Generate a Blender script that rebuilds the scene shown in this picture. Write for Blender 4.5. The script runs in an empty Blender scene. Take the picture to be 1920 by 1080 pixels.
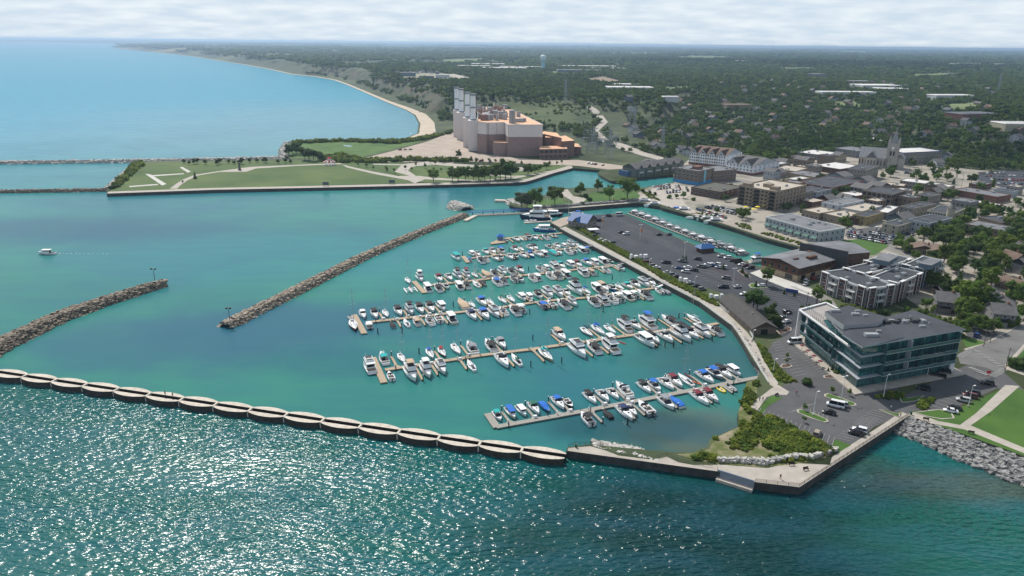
import bpy, bmesh, math, random
import numpy as np
from mathutils import Vector, Matrix
from mathutils.geometry import delaunay_2d_cdt
random.seed(7); rng = np.random.default_rng(7)
SC = bpy.context.scene; COL = SC.collection
# ---------------------------------------------------------------- camera
FPX, CAMH = 1350.0, 120.0
ROLL = math.atan2(21, 1920); PITCH = math.atan2(459, FPX)
cam = bpy.data.cameras.new("camera"); camo = bpy.data.objects.new("camera", cam); COL.objects.link(camo)
cam.sensor_width = 36; cam.lens = FPX / 1920 * 36; cam.clip_start = 1; cam.clip_end = 120000
camo.location = (0, 0, CAMH)
camo.rotation_euler = (Matrix.Rotation(math.pi/2 - PITCH, 3, 'X') @ Matrix.Rotation(ROLL, 3, 'Z')).to_euler()
SC.camera = camo
# ---------------------------------------------------------------- sun, sky, exposure
SUN_EL = math.radians(50); SUN_AZ = math.atan2(-0.47, 0.88)          # azimuth from +Y towards +X
sdir = Vector((math.sin(SUN_AZ)*math.cos(SUN_EL), math.cos(SUN_AZ)*math.cos(SUN_EL), math.sin(SUN_EL)))
sl = bpy.data.lights.new("sun", 'SUN'); sl.energy = 4.2; sl.angle = math.radians(0.53); sl.color = (1.0, 0.95, 0.87)
so = bpy.data.objects.new("sun", sl); COL.objects.link(so); so.rotation_euler = sdir.to_track_quat('Z', 'Y').to_euler()
SC.view_settings.view_transform = 'Standard'; SC.view_settings.look = 'None'; SC.view_settings.gamma = 1
SC.view_settings.exposure = 0.0
SC.cycles.volume_bounces = 0; SC.cycles.max_bounces = 5; SC.cycles.transparent_max_bounces = 12
SC.cycles.use_denoising = True; SC.cycles.sample_clamp_indirect = 4
wd = bpy.data.worlds.new("World"); SC.world = wd; wd.use_nodes = True
def sky():
    nt = wd.node_tree; N = nt.nodes; L = nt.links
    bg = N['Background']
    st = N.new('ShaderNodeTexSky'); st.sky_type = 'NISHITA'; st.sun_disc = False
    st.sun_elevation = SUN_EL; st.sun_rotation = SUN_AZ; st.altitude = 120; st.air_density = 1.0; st.dust_density = 1.5; st.ozone_density = 1.2
    tc = N.new('ShaderNodeTexCoord'); sep = N.new('ShaderNodeSeparateXYZ'); L.new(tc.outputs['Generated'], sep.inputs[0])
    # cloud deck: the view ray meets a plane overhead, so clouds flatten towards the horizon
    mx = N.new('ShaderNodeMath'); mx.operation = 'MAXIMUM'; L.new(sep.outputs['Z'], mx.inputs[0]); mx.inputs[1].default_value = 0.0
    ad = N.new('ShaderNodeMath'); ad.operation = 'ADD'; L.new(mx.outputs[0], ad.inputs[0]); ad.inputs[1].default_value = 0.16
    dx = N.new('ShaderNodeMath'); dx.operation = 'DIVIDE'; L.new(sep.outputs['X'], dx.inputs[0]); L.new(ad.outputs[0], dx.inputs[1])
    dy = N.new('ShaderNodeMath'); dy.operation = 'DIVIDE'; L.new(sep.outputs['Y'], dy.inputs[0]); L.new(ad.outputs[0], dy.inputs[1])
    cb = N.new('ShaderNodeCombineXYZ'); L.new(dx.outputs[0], cb.inputs[0]); L.new(dy.outputs[0], cb.inputs[1])
    n1 = N.new('ShaderNodeTexNoise'); n1.inputs['Scale'].default_value = 1.5; n1.inputs['Detail'].default_value = 9; n1.inputs['Roughness'].default_value = 0.6; n1.inputs['Distortion'].default_value = 0.3
    L.new(cb.outputs[0], n1.inputs['Vector'])
    cr = N.new('ShaderNodeValToRGB'); cr.color_ramp.elements[0].position = 0.36; cr.color_ramp.elements[1].position = 0.66
    cr.color_ramp.elements[0].color = (.10, .10, .10, 1); cr.color_ramp.elements[1].color = (.72, .72, .72, 1)
    L.new(n1.outputs['Fac'], cr.inputs[0])
    n2 = N.new('ShaderNodeTexNoise'); n2.inputs['Scale'].default_value = 3.6; n2.inputs['Detail'].default_value = 8; L.new(cb.outputs[0], n2.inputs['Vector'])
    c2 = N.new('ShaderNodeValToRGB'); c2.color_ramp.elements[0].position = 0.35; c2.color_ramp.elements[1].position = 0.7
    c2.color_ramp.elements[0].color = (6.4, 7.6, 8.8, 1); c2.color_ramp.elements[1].color = (8.6, 9.3, 9.8, 1)
    L.new(n2.outputs['Fac'], c2.inputs[0])
    lo = N.new('ShaderNodeMapRange'); lo.interpolation_type = 'SMOOTHSTEP'; lo.inputs[1].default_value = .10; lo.inputs[2].default_value = .34; lo.inputs[3].default_value = .97; lo.inputs[4].default_value = 0; L.new(sep.outputs['Z'], lo.inputs[0])
    cf = N.new('ShaderNodeMath'); cf.operation = 'MAXIMUM'; L.new(cr.outputs[0], cf.inputs[0]); L.new(lo.outputs[0], cf.inputs[1])
    mix = N.new('ShaderNodeMix'); mix.data_type = 'RGBA'; L.new(cf.outputs[0], mix.inputs[0]); L.new(st.outputs[0], mix.inputs[6]); L.new(c2.outputs[0], mix.inputs[7])
    L.new(mix.outputs[2], bg.inputs['Color']); bg.inputs['Strength'].default_value = 0.10
sky()
# ---------------------------------------------------------------- where the photograph's points lie in the place
cR, sR, cP, sP = math.cos(ROLL), math.sin(ROLL), math.cos(PITCH), math.sin(PITCH)
def ray(px, py):
    u = (px - 960)/FPX; v = -(py - 540)/FPX
    a = u*cR - v*sR; b = v*cR + u*sR
    return np.array([a, cP + b*sP, -sP + b*cP])
G = 2.5                                                               # quay and town level above the lake
def P(px, py, z=G):
    d = ray(px, py); t = (z - CAMH)/d[2]
    return Vector((d[0]*t, d[1]*t, z))
def P2(px, py, z=G):
    p = P(px, py, z); return (p.x, p.y)
def inpoly(x, y, poly):
    x = np.asarray(x, float); y = np.asarray(y, float); r = np.zeros(x.shape, bool); n = len(poly); j = n-1
    for i in range(n):
        xi, yi = poly[i]; xj, yj = poly[j]
        if yi != yj:
            r ^= ((yi > y) != (yj > y)) & (x < (xj-xi)*(y-yi)/(yj-yi) + xi)
        j = i
    return r
def segdist(x, y, line, vals=None):
    x = np.asarray(x, float); y = np.asarray(y, float); best = np.full(x.shape, 1e12); bv = np.zeros(x.shape)
    for i in range(len(line)-1):
        ax, ay = line[i]; bx, by = line[i+1]; dx, dy = bx-ax, by-ay; l2 = dx*dx+dy*dy
        t = np.clip(((x-ax)*dx + (y-ay)*dy)/l2, 0, 1); d = (x-ax-t*dx)**2 + (y-ay-t*dy)**2
        m = d < best; best = np.where(m, d, best)
        if vals is not None: bv = np.where(m, vals[i] + t*(vals[i+1]-vals[i]), bv)
    return np.sqrt(best), bv
BEACH = [P2(a, b, .3) for a, b in [(752,262),(782,250),(785,232),(777,216),(760,206),(720,190),(680,172),(650,159),(625,150),(590,144),(545,139),(495,128),(450,120),(400,112),(370,107),(330,102),(290,98),(250,94),(212,90)]]
TOEPX = [(212,89,300),(290,97,250),(370,105,170),(450,118,110),(545,136,80),(650,153,75),(720,181,75),(775,205,80),(812,222,90),(850,226,120),(930,232,200),(1010,243,260),(1090,250,320),(1130,268,420),(1200,284,700),(1290,262,900),(1440,262,900),(1560,285,500),(1650,292,300),(1750,306,220),(1920,322,260),(2300,350,300)]
TOE = [P2(a, b, G) for a, b, w in TOEPX]; TOEW = [w for a, b, w in TOEPX]
FAR = [(-8500,20000),(-14000,23500),(-40000,26500),(-40000,36000),(42000,36000),(42000,TOE[-1][1]-4000)]
PLAT = list(reversed(TOE)) + FAR
def vnoise(x, y, s, seed=0):
    x = np.asarray(x, float)/s + seed*17.3; y = np.asarray(y, float)/s + seed*9.1
    xi = np.floor(x).astype(np.int64); yi = np.floor(y).astype(np.int64); fx = x-xi; fy = y-yi
    fx = fx*fx*(3-2*fx); fy = fy*fy*(3-2*fy)
    def h(a, b):
        n = (a*374761393 + b*668265263 + seed*1442695) & 0x7fffffff; n = ((n ^ (n >> 13))*1274126177) & 0x7fffffff
        return ((n ^ (n >> 16)) & 0xffff)/65535.0
    return (h(xi,yi)*(1-fx)+h(xi+1,yi)*fx)*(1-fy) + (h(xi,yi+1)*(1-fx)+h(xi+1,yi+1)*fx)*fy
def terrain(x, y):
    x = np.atleast_1d(np.asarray(x, float)); y = np.atleast_1d(np.asarray(y, float))
    d, w = segdist(x, y, TOE, TOEW); ins = inpoly(x, y, PLAT)
    w = w*(0.75 + 0.5*vnoise(x, y, 130, 3)) ; t = np.clip(np.where(ins, d/np.maximum(w,1), 0), 0, 1)
    sm = t*t*(3-2*t)
    rr = np.hypot(x, y); deep = np.where(ins, np.clip(d/1500, 0, 1), 0)
    h = G + 31*sm + deep*(8*(vnoise(x,y,1100,5)-.5) + np.clip((rr-4000)/12000,0,1)*26*(vnoise(x,y,3800,6)-.35))
    bd, _ = segdist(x, y, BEACH)
    return np.where(bd < 60, np.minimum(h, 0.3 + bd*0.075), h)
def th(x, y): return float(terrain(x, y)[0])
_ts = np.geomspace(60, 45000, 700)
def PT(px, py):
    """the point of the terrain seen at this pixel"""
    d = ray(px, py); hl = math.hypot(d[0], d[1]); ts = _ts/hl
    z = CAMH + d[2]*ts; h = terrain(d[0]*ts, d[1]*ts); k = np.nonzero(z < h)[0]
    if len(k) == 0: t = ts[-1]
    else:
        i = k[0]; a = ts[max(i-1, 0)]; b = ts[i]
        for _ in range(14):
            m = (a+b)/2
            if CAMH + d[2]*m < th(d[0]*m, d[1]*m): b = m
            else: a = m
        t = (a+b)/2
    return Vector((d[0]*t, d[1]*t, th(d[0]*t, d[1]*t)))
# ---------------------------------------------------------------- materials
M = {}
def mat(name, col, rough=.8, var=.12, scale=1.5, metal=0, spec=.5, col2=None, bump=0, rnd=0, coord='Object', det=4, lo=.35, hi=.65, bdist=.1):
    if name in M: return M[name]
    m = bpy.data.materials.new(name); m.use_nodes = True; nt = m.node_tree; N = nt.nodes; L = nt.links; b = N['Principled BSDF']
    b.inputs['Roughness'].default_value = rough; b.inputs['Metallic'].default_value = metal; b.inputs['Specular IOR Level'].default_value = spec
    if col2 is None: c1 = tuple(c*(1-var) for c in col); c2 = tuple(min(1, c*(1+var)) for c in col)
    else: c1, c2 = col, col2
    if coord == 'World':
        g = N.new('ShaderNodeNewGeometry'); vec = g.outputs['Position']
    else:
        g = N.new('ShaderNodeTexCoord'); vec = g.outputs['Object']
    n = N.new('ShaderNodeTexNoise'); n.inputs['Scale'].default_value = scale; n.inputs['Detail'].default_value = det; n.inputs['Roughness'].default_value = .6; L.new(vec, n.inputs['Vector'])
    r = N.new('ShaderNodeValToRGB'); r.color_ramp.elements[0].position = lo; r.color_ramp.elements[1].position = hi
    r.color_ramp.elements[0].color = (*c1, 1); r.color_ramp.elements[1].color = (*c2, 1); L.new(n.outputs['Fac'], r.inputs[0])
    out = r.outputs[0]
    if rnd:
        oi = N.new('ShaderNodeObjectInfo'); hs = N.new('ShaderNodeHueSaturation')
        m1 = N.new('ShaderNodeMapRange'); m1.inputs[3].default_value = 1-rnd; m1.inputs[4].default_value = 1+rnd; L.new(oi.outputs['Random'], m1.inputs[0]); L.new(m1.outputs[0], hs.inputs['Value'])
        m3 = N.new('ShaderNodeMath'); m3.operation = 'FRACT'; m4 = N.new('ShaderNodeMath'); m4.operation = 'MULTIPLY'; m4.inputs[1].default_value = 7.31; L.new(oi.outputs['Random'], m4.inputs[0]); L.new(m4.outputs[0], m3.inputs[0])
        m2 = N.new('ShaderNodeMapRange'); m2.inputs[3].default_value = .5-rnd*.06; m2.inputs[4].default_value = .5+rnd*.06; L.new(m3.outputs[0], m2.inputs[0]); L.new(m2.outputs[0], hs.inputs['Hue'])
        L.new(out, hs.inputs['Color']); out = hs.outputs[0]
    L.new(out, b.inputs['Base Color'])
    if bump:
        bp = N.new('ShaderNodeBump'); bp.inputs['Strength'].default_value = bump; bp.inputs['Distance'].default_value = bdist; L.new(n.outputs['Fac'], bp.inputs['Height']); L.new(bp.outputs[0], b.inputs['Normal'])
    M[name] = m; return m
# ---------------------------------------------------------------- mesh building
class MB:
    def __init__(s): s.v = []; s.f = []; s.m = []; s.sm = []
    def add(s, vs, fs, m=0, smooth=False):
        o = len(s.v); s.v += [tuple(v) for v in vs]
        for f in fs: s.f.append(tuple(i+o for i in f)); s.m.append(m); s.sm.append(smooth)
    def box(s, x0, x1, y0, y1, z0, z1, m=0, taper=0, T=None):
        t = taper; v = [(x0,y0,z0),(x1,y0,z0),(x1,y1,z0),(x0,y1,z0),(x0+t,y0+t,z1),(x1-t,y0+t,z1),(x1-t,y1-t,z1),(x0+t,y1-t,z1)]
        if T is not None: v = [T @ Vector(p) for p in v]
        s.add(v, [(3,2,1,0),(4,5,6,7),(0,1,5,4),(1,2,6,5),(2,3,7,6),(3,0,4,7)], m)
    def bar(s, a, b, w, h=None, m=0):
        a = Vector(a); b = Vector(b); d = (b-a); L = d.length; h = h or w
        if L < 1e-6: return
        d /= L; up = Vector((0,0,1)) if abs(d.z) < .95 else Vector((1,0,0)); sx = d.cross(up).normalized(); sz = sx.cross(d)
        v = []
        for p in (a, b):
            for q, r in ((-1,-1),(1,-1),(1,1),(-1,1)): v.append(p + sx*q*w/2 + sz*r*h/2)
        s.add(v, [(0,1,2,3),(7,6,5,4),(0,4,5,1),(1,5,6,2),(2,6,7,3),(3,7,4,0)], m)
    def tube(s, a, b, r, r2=None, n=8, m=0, caps=True):
        a = Vector(a); b = Vector(b); d = (b-a).normalized(); r2 = r if r2 is None else r2
        up = Vector((0,0,1)) if abs(d.z) < .95 else Vector((1,0,0)); sx = d.cross(up).normalized(); sz = sx.cross(d); v = []
        for p, q in ((a, r), (b, r2)):
            for i in range(n): an = 2*math.pi*i/n; v.append(p + sx*math.cos(an)*q + sz*math.sin(an)*q)
        s.add(v, [(i, (i+1) % n, n+(i+1) % n, n+i) for i in range(n)], m, True)
        if caps: s.add(v, [tuple(range(n-1,-1,-1)), tuple(range(n, 2*n))], m)
    def loft(s, rings, m=0, smooth=False, cap0=True, cap1=True, closed=True):
        n = len(rings[0]); v = [p for r in rings for p in r]; fs = []
        for k in range(len(rings)-1):
            for i in range(n if closed else n-1):
                j = (i+1) % n; fs.append((k*n+i, k*n+j, (k+1)*n+j, (k+1)*n+i))
        s.add(v, fs, m, smooth)
        if cap0: s.add(rings[0], [tuple(range(n-1,-1,-1))], m)
        if cap1: s.add(rings[-1], [tuple(range(n))], m)
    def prism(s, poly, z0, z1, m=0, mt=None):
        """upright prism over a ground outline (list of (x, y)), any winding"""
        a = sum(poly[i-1][0]*poly[i][1]-poly[i][0]*poly[i-1][1] for i in range(len(poly)))
        if a < 0: poly = list(reversed(poly))
        n = len(poly); s.add([(x,y,z0) for x,y in poly]+[(x,y,z1) for x,y in poly], [(i,(i+1)%n,n+(i+1)%n,n+i) for i in range(n)], m)
        s.add([(x,y,z1) for x,y in poly], [tuple(range(n))], m if mt is None else mt); s.add([(x,y,z0) for x,y in poly], [tuple(range(n-1,-1,-1))], m)
    def mesh(s, name, mats):
        me = bpy.data.meshes.new(name); me.from_pydata(s.v, [], s.f)
        mats = mats if isinstance(mats, (list, tuple)) else [mats]
        for q in mats: me.materials.append(q)
        me.polygons.foreach_set('material_index', s.m); me.polygons.foreach_set('use_smooth', s.sm); me.update(); return me
    def build(s, name, mats, parent=None, loc=None, rz=0):
        return place(s.mesh(name, mats), name, parent, loc, rz)
def place(me, name, parent=None, loc=None, rz=0):
    o = bpy.data.objects.new(name, me); COL.objects.link(o)
    if parent is not None: o.parent = parent
    if loc is not None: o.location = loc
    if rz: o.rotation_euler = (0, 0, rz)
    return o
def tag(o, label=None, cat=None, group=None, kind=None):
    if label: o['label'] = label
    if cat: o['category'] = cat
    if group: o['group'] = group
    if kind: o['kind'] = kind
    return o
def thing(name, label, cat, loc=(0,0,0), rz=0, group=None):
    o = bpy.data.objects.new(name, None); COL.objects.link(o); o.location = loc; o.rotation_euler = (0,0,rz); o.empty_display_size = .5
    return tag(o, label, cat, group)
def tree_of(o):
    ch = {}
    for q in bpy.data.objects:
        if q.parent is not None: ch.setdefault(q.parent, []).append(q)
    def rec(x): return (x, [rec(c) for c in ch.get(x, ())])
    return rec(o)
def copy_tree(t, parent=None):
    c = t[0].copy(); COL.objects.link(c)
    if parent is not None: c.parent = parent
    for k in t[1]: copy_tree(k, c)
    return c
def sheet(name, poly, dz, m, label=None, cat=None, kind='structure', px=True, drape=False, step=12):
    """a thin ground covering laid over the terrain"""
    if px: pts = [PT(a, b) for a, b in poly] if drape else [P(a, b, G) for a, b in poly]; poly = [(p.x, p.y) for p in pts]
    vs = [Vector(p) for p in poly]; n = len(vs)
    if drape:
        per = []
        for i in range(n):
            a, b = vs[i], vs[(i+1) % n]; k = max(1, int((b-a).length/step))
            for j in range(k): per.append(a.lerp(b, j/k))
        vs = per; n = len(vs); xs = [v.x for v in vs]; ys = [v.y for v in vs]
        gx, gy = np.meshgrid(np.arange(min(xs), max(xs), step), np.arange(min(ys), max(ys), step)); gx = gx.ravel(); gy = gy.ravel()
        m_ = inpoly(gx, gy, [(v.x, v.y) for v in per]); inner = [Vector((a, b)) for a, b in zip(gx[m_], gy[m_])]
        vs = vs + inner
    v2, _, f2, *_ = delaunay_2d_cdt(vs, [(i, (i+1) % n) for i in range(n)], [], 1, 1e-4)
    xy = np.array([[v.x, v.y] for v in v2]); z = terrain(xy[:,0], xy[:,1]) + dz if drape else np.full(len(xy), G+dz)
    me = bpy.data.meshes.new(name); me.from_pydata([(a, b, c) for (a, b), c in zip(xy, z)], [], [tuple(f) for f in f2])
    me.materials.append(m); me.update()
    bm = bmesh.new(); bm.from_mesh(me); bmesh.ops.recalc_face_normals(bm, faces=bm.faces)
    for f in bm.faces:
        if f.normal.z < 0: f.normal_flip()
    bm.to_mesh(me); bm.free()
    return tag(place(me, name), label, cat, kind=kind)
# ---------------------------------------------------------------- land and water
LANDPX = [(2300,1000),(1920,857),(1800,812),(1706,779),(1499,914),(1415,904),(1345,884),(1062,845),(1064,838),(1107,833),(1135,836),(1175,840),(1200,842),(1240,846),(1265,848),(1300,847),(1327,838),(1330,824),(1350,815),(1368,807),(1390,799),(1385,787),(1383,775),(1390,755),(1400,735),(1415,715),(1424,702),
 (1425,693),(1410,672),(1395,645),(1382,625),(1372,611),(1312,567),(1252,536),(1172,493),(1110,461),(1050,429),(1042,423),(1032,418),(1053,409),(1062,406),(1120,403),(1160,400),(1175,402),(1200,414),(1245,435),(1300,458),(1331,469),(1376,482),(1419,498),(1436,504),(1500,467),
 (1496,464),(1435,448),(1381,430),(1350,421),(1290,403),(1243,390),(1237,387),(1198,381),(1140,385),(1070,391),(1000,396),(985,392),(968,389),(955,384),(957,377),(965,372),(1015,368),(1050,357),(1054,353),(1100,352),(1190,353),(1215,350),(1263,342),(1300,336),(1300,321),(1262,327),(1200,333),(1171,338),(1150,340),(1143,338),(1124,328),(1121,323),(1127,319),(1074,315),(1040,324),(1000,337),(985,341),(960,343),(780,348),(640,351),(400,356),(200,363),
 (200,356),(215,341),(232,328),(250,312),(262,303),(300,302),(400,301),(528,298),(545,298),(534,292),(532,277),(540,265),(560,264),(640,262),(700,262)]
LAND = [P2(a, b) for a, b in LANDPX] + BEACH + FAR + [(3000, 60)]
M_ground = mat('ground_scrub', (.03,.048,.018), .95, col2=(.075,.095,.035), scale=.02, coord='World', det=8)
def land():
    global M_ground
    nt = M_ground.node_tree; N = nt.nodes; L = nt.links; b = N['Principled BSDF']
    ramp = [n for n in N if n.type == 'VALTORGB'][0]
    g = [n for n in N if n.type == 'NEW_GEOMETRY'][0]
    # farmland patches far out
    vo = N.new('ShaderNodeTexVoronoi'); vo.inputs['Scale'].default_value = .0022; L.new(g.outputs['Position'], vo.inputs['Vector'])
    vr = N.new('ShaderNodeValToRGB'); e = vr.color_ramp.elements; vr.color_ramp.interpolation = 'CONSTANT'
    e[0].position = 0; e[0].color = (.03,.05,.02,1); e[1].position = .45; e[1].color = (.07,.10,.035,1)
    for p, c in ((.6,(.12,.13,.05,1)),(.72,(.045,.07,.03,1)),(.86,(.2,.17,.11,1)),(.9,(.05,.075,.03,1))):
        q = e.new(p); q.color = c
    sepc = N.new('ShaderNodeSeparateColor'); L.new(vo.outputs['Color'], sepc.inputs[0]); L.new(sepc.outputs[0], vr.inputs[0])
    ln = N.new('ShaderNodeVectorMath'); ln.operation = 'LENGTH'; L.new(g.outputs['Position'], ln.inputs[0])
    mr = N.new('ShaderNodeMapRange'); mr.inputs[1].default_value = 1700; mr.inputs[2].default_value = 3200; L.new(ln.outputs['Value'], mr.inputs[0])
    mx = N.new('ShaderNodeMix'); mx.data_type = 'RGBA'; L.new(mr.outputs[0], mx.inputs[0]); L.new(ramp.outputs[0], mx.inputs[6]); L.new(vr.outputs[0], mx.inputs[7]); 
    sn = N.new('ShaderNodeSeparateXYZ'); L.new(g.outputs['True Normal'], sn.inputs[0]); sm = N.new('ShaderNodeMapRange'); sm.inputs[1].default_value = .985; sm.inputs[2].default_value = .90; L.new(sn.outputs['Z'], sm.inputs[0])
    en = N.new('ShaderNodeTexNoise'); en.inputs['Scale'].default_value = .03; en.inputs['Detail'].default_value = 8; L.new(g.outputs['Position'], en.inputs['Vector'])
    er = N.new('ShaderNodeValToRGB'); er.color_ramp.elements[0].position = .42; er.color_ramp.elements[0].color = (.03,.05,.018,1); er.color_ramp.elements[1].position = .68; er.color_ramp.elements[1].color = (.10,.088,.055,1); L.new(en.outputs['Fac'], er.inputs[0])
    m2 = N.new('ShaderNodeMix'); m2.data_type = 'RGBA'; L.new(sm.outputs[0], m2.inputs[0]); L.new(mx.outputs[2], m2.inputs[6]); L.new(er.outputs[0], m2.inputs[7]); L.new(m2.outputs[2], b.inputs['Base Color'])
    pts = [Vector(p) for p in LAND]; n = len(pts); edges = [(i, (i+1) % n) for i in range(n)]
    inner = []
    for r0, r1, st in ((150,1300,22),(1300,2600,38),(2600,5500,110),(5500,12000,330),(12000,45000,1000)):
        gx, gy = np.meshgrid(np.arange(-r1, r1, st), np.arange(max(-500,-r1), r1, st)); gx = gx.ravel()+rng.uniform(-.2,.2,gx.size)*st; gy = gy.ravel()+rng.uniform(-.2,.2,gy.size)*st
        rr = np.hypot(gx, gy); an = np.abs(np.arctan2(gx, gy))
        m = (rr >= r0) & (rr < r1) & (an < 1.05) & inpoly(gx, gy, LAND); gx = gx[m]; gy = gy[m]
        if r1 <= 2600:      # the flat quays need no inner points
            d, _ = segdist(gx, gy, TOE); k = inpoly(gx, gy, PLAT) | (d < 60) | (segdist(gx, gy, BEACH)[0] < 90); gx = gx[k]; gy = gy[k]
        de, _ = segdist(gx, gy, LAND+[LAND[0]]); k = de > st*.25
        inner += [Vector((a, b)) for a, b in zip(gx[k], gy[k])]
    bx = []
    for i in range(len(BEACH)-1):                                       # rows of points up the beach
        a, c = Vector(BEACH[i]), Vector(BEACH[i+1]); nn = Vector(((c-a).y, -(c-a).x)).normalized(); k = max(2, int((c-a).length/40))
        for j in range(k):
            for o in (14, 30, 48): bx.append(a.lerp(c, (j+.5)/k)+nn*o)
    ok = inpoly([b.x for b in bx], [b.y for b in bx], LAND)
    inner += [b for b, q in zip(bx, ok) if q and segdist([b.x],[b.y],LAND+[LAND[0]])[0][0] > 6]
    v2, e2, f2, ov, oe, of = delaunay_2d_cdt(pts+inner, edges, [list(range(n))], 1, 1e-3)
    xy = np.array([[v.x, v.y] for v in v2]); z = terrain(xy[:,0], xy[:,1])
    V = [(a, b, c) for (a, b), c in zip(xy, z)]; Fs = [tuple(f) for f in f2]
    me = bpy.data.meshes.new('ground'); me.from_pydata(V, [], Fs); me.update()
    bm = bmesh.new(); bm.from_mesh(me)
    for f in bm.faces:
        f.normal_update()
        if f.normal.z < 0: f.normal_flip()
        f.smooth = True; f.material_index = 0
    be = [e for e in bm.edges if e.is_boundary]
    r = bmesh.ops.extrude_edge_only(bm, edges=be)
    for v in [q for q in r['geom'] if isinstance(q, bmesh.types.BMVert)]: v.co.z = -4
    for f in bm.faces:
        f.normal_update()
        if abs(f.normal.z) < .1: f.material_index = 1; f.smooth = False
    bm.to_mesh(me); bm.free()
    me.materials.append(M_ground); me.materials.append(mat('seawall_steel', (.05,.05,.048), .8, .35, .5, coord='World'))
    tag(place(me, 'ground'), 'green land with the town and hills', kind='structure')
land()
def water():
    m = bpy.data.materials.new('lake_water'); m.use_nodes = True; nt = m.node_tree; N = nt.nodes; L = nt.links; b = N['Principled BSDF']; M['water'] = m
    b.inputs['Roughness'].default_value = .07; b.inputs['IOR'].default_value = 1.33
    g = N.new('ShaderNodeNewGeometry'); pos = g.outputs['Position']
    def noise(s, d=4, st=None):
        n = N.new('ShaderNodeTexNoise'); n.inputs['Scale'].default_value = s; n.inputs['Detail'].default_value = d
        if st:
            mp = N.new('ShaderNodeMapping'); mp.inputs['Scale'].default_value = st; mp.inputs['Rotation'].default_value = (0,0,.35); L.new(pos, mp.inputs[0]); L.new(mp.outputs[0], n.inputs['Vector'])
        else: L.new(pos, n.inputs['Vector'])
        return n.outputs['Fac']
    def rng_(v, a, c, d=0, e=1, smooth=True):
        r = N.new('ShaderNodeMapRange'); r.inputs[1].default_value = a; r.inputs[2].default_value = c; r.inputs[3].default_value = d; r.inputs[4].default_value = e
        if smooth: r.interpolation_type = 'SMOOTHSTEP'
        L.new(v, r.inputs[0]); return r.outputs[0]
    def mixc(f, a, c):
        x = N.new('ShaderNodeMix'); x.data_type = 'RGBA'
        for s, q in ((0, f), (6, a), (7, c)):
            if isinstance(q, (tuple, float)): x.inputs[s].default_value = q if isinstance(q, float) else (*q, 1)
            else: L.new(q, x.inputs[s])
        return x.outputs[2]
    def math_(op, a, c):
        x = N.new('ShaderNodeMath'); x.operation = op
        for i, q in enumerate((a, c)):
            if isinstance(q, (int, float)): x.inputs[i].default_value = q
            else: L.new(q, x.inputs[i])
        return x.outputs[0]
    # open lake side of the long breakwater
    A = P(0, 700, 0); B = P(1062, 848, 0); dr = (B-A).normalized(); nr = Vector((dr.y, -dr.x, 0))
    dp = N.new('ShaderNodeVectorMath'); dp.operation = 'DOT_PRODUCT'; L.new(pos, dp.inputs[0]); dp.inputs[1].default_value = nr
    side = rng_(math_('SUBTRACT', dp.outputs['Value'], nr.dot(A)), -1.5, 1.5)
    A2 = P(1499, 914, 0); B2 = P(1706, 778, 0); d2 = (B2-A2).normalized(); n2 = Vector((d2.y, -d2.x, 0))
    dp2 = N.new('ShaderNodeVectorMath'); dp2.operation = 'DOT_PRODUCT'; L.new(pos, dp2.inputs[0]); dp2.inputs[1].default_value = n2
    side = math_('MAXIMUM', side, rng_(math_('SUBTRACT', dp2.outputs['Value'], n2.dot(A2)), -1.5, 1.5))
    ln = N.new('ShaderNodeVectorMath'); ln.operation = 'LENGTH'; L.new(pos, ln.inputs[0]); dist = ln.outputs['Value']
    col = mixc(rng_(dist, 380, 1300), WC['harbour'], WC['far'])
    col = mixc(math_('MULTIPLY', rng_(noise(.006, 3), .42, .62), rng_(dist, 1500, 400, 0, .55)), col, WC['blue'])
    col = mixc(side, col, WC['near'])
    for px, py, r, c, s in WPATCH:
        p = P(px, py, 0); vd = N.new('ShaderNodeVectorMath'); vd.operation = 'SUBTRACT'; L.new(pos, vd.inputs[0]); vd.inputs[1].default_value = p
        sc = N.new('ShaderNodeVectorMath'); sc.operation = 'MULTIPLY'; L.new(vd.outputs[0], sc.inputs[0]); sc.inputs[1].default_value = (1/r[0], 1/r[1], 0)
        l2 = N.new('ShaderNodeVectorMath'); l2.operation = 'LENGTH'; L.new(sc.outputs[0], l2.inputs[0])
        w = math_('ADD', l2.outputs['Value'], rng_(noise(3/max(r), 4), 0, 1, -.35, .35, False))
        col = mixc(rng_(w, 1.15, .35, 0, s), col, c)
    col = mixc(math_('MULTIPLY', rng_(noise(.035, 5, (1, 3.2, 1)), .35, .65), .22), col, WC['blue'])
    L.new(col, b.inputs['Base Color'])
    # waves: chop on the open lake, ripples inside
    mid = noise(.48, 1.5, (.7, 1.6, 1)); sml = noise(1.5, 2, (.8, 1.4, 1)); gust = rng_(noise(.018, 2, (1, 2, 1)), .3, .7, .5, 1.3)
    hgt = math_('MULTIPLY', gust, math_('ADD', math_('MULTIPLY', mid, 1.15), math_('MULTIPLY', sml, .10)))
    calm = math_('ADD', math_('MULTIPLY', noise(.7, 3, (1, 2.2, 1)), .085), math_('MULTIPLY', noise(.12, 2), .06))
    bp = N.new('ShaderNodeBump'); bp.inputs['Distance'].default_value = 1; bp.inputs['Strength'].default_value = 1
    x = N.new('ShaderNodeMix'); L.new(side, x.inputs[0]); L.new(calm, x.inputs[2]); L.new(math_('MULTIPLY', hgt, WAVE), x.inputs[3]); L.new(x.outputs[0], bp.inputs['Height'])
    L.new(bp.outputs[0], b.inputs['Normal'])
    L.new(rng_(side, 0, 1, .12, .20, False), b.inputs['Roughness']); L.new(rng_(side, 0, 1, .24, .45, False), b.inputs['Specular IOR Level'])
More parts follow.
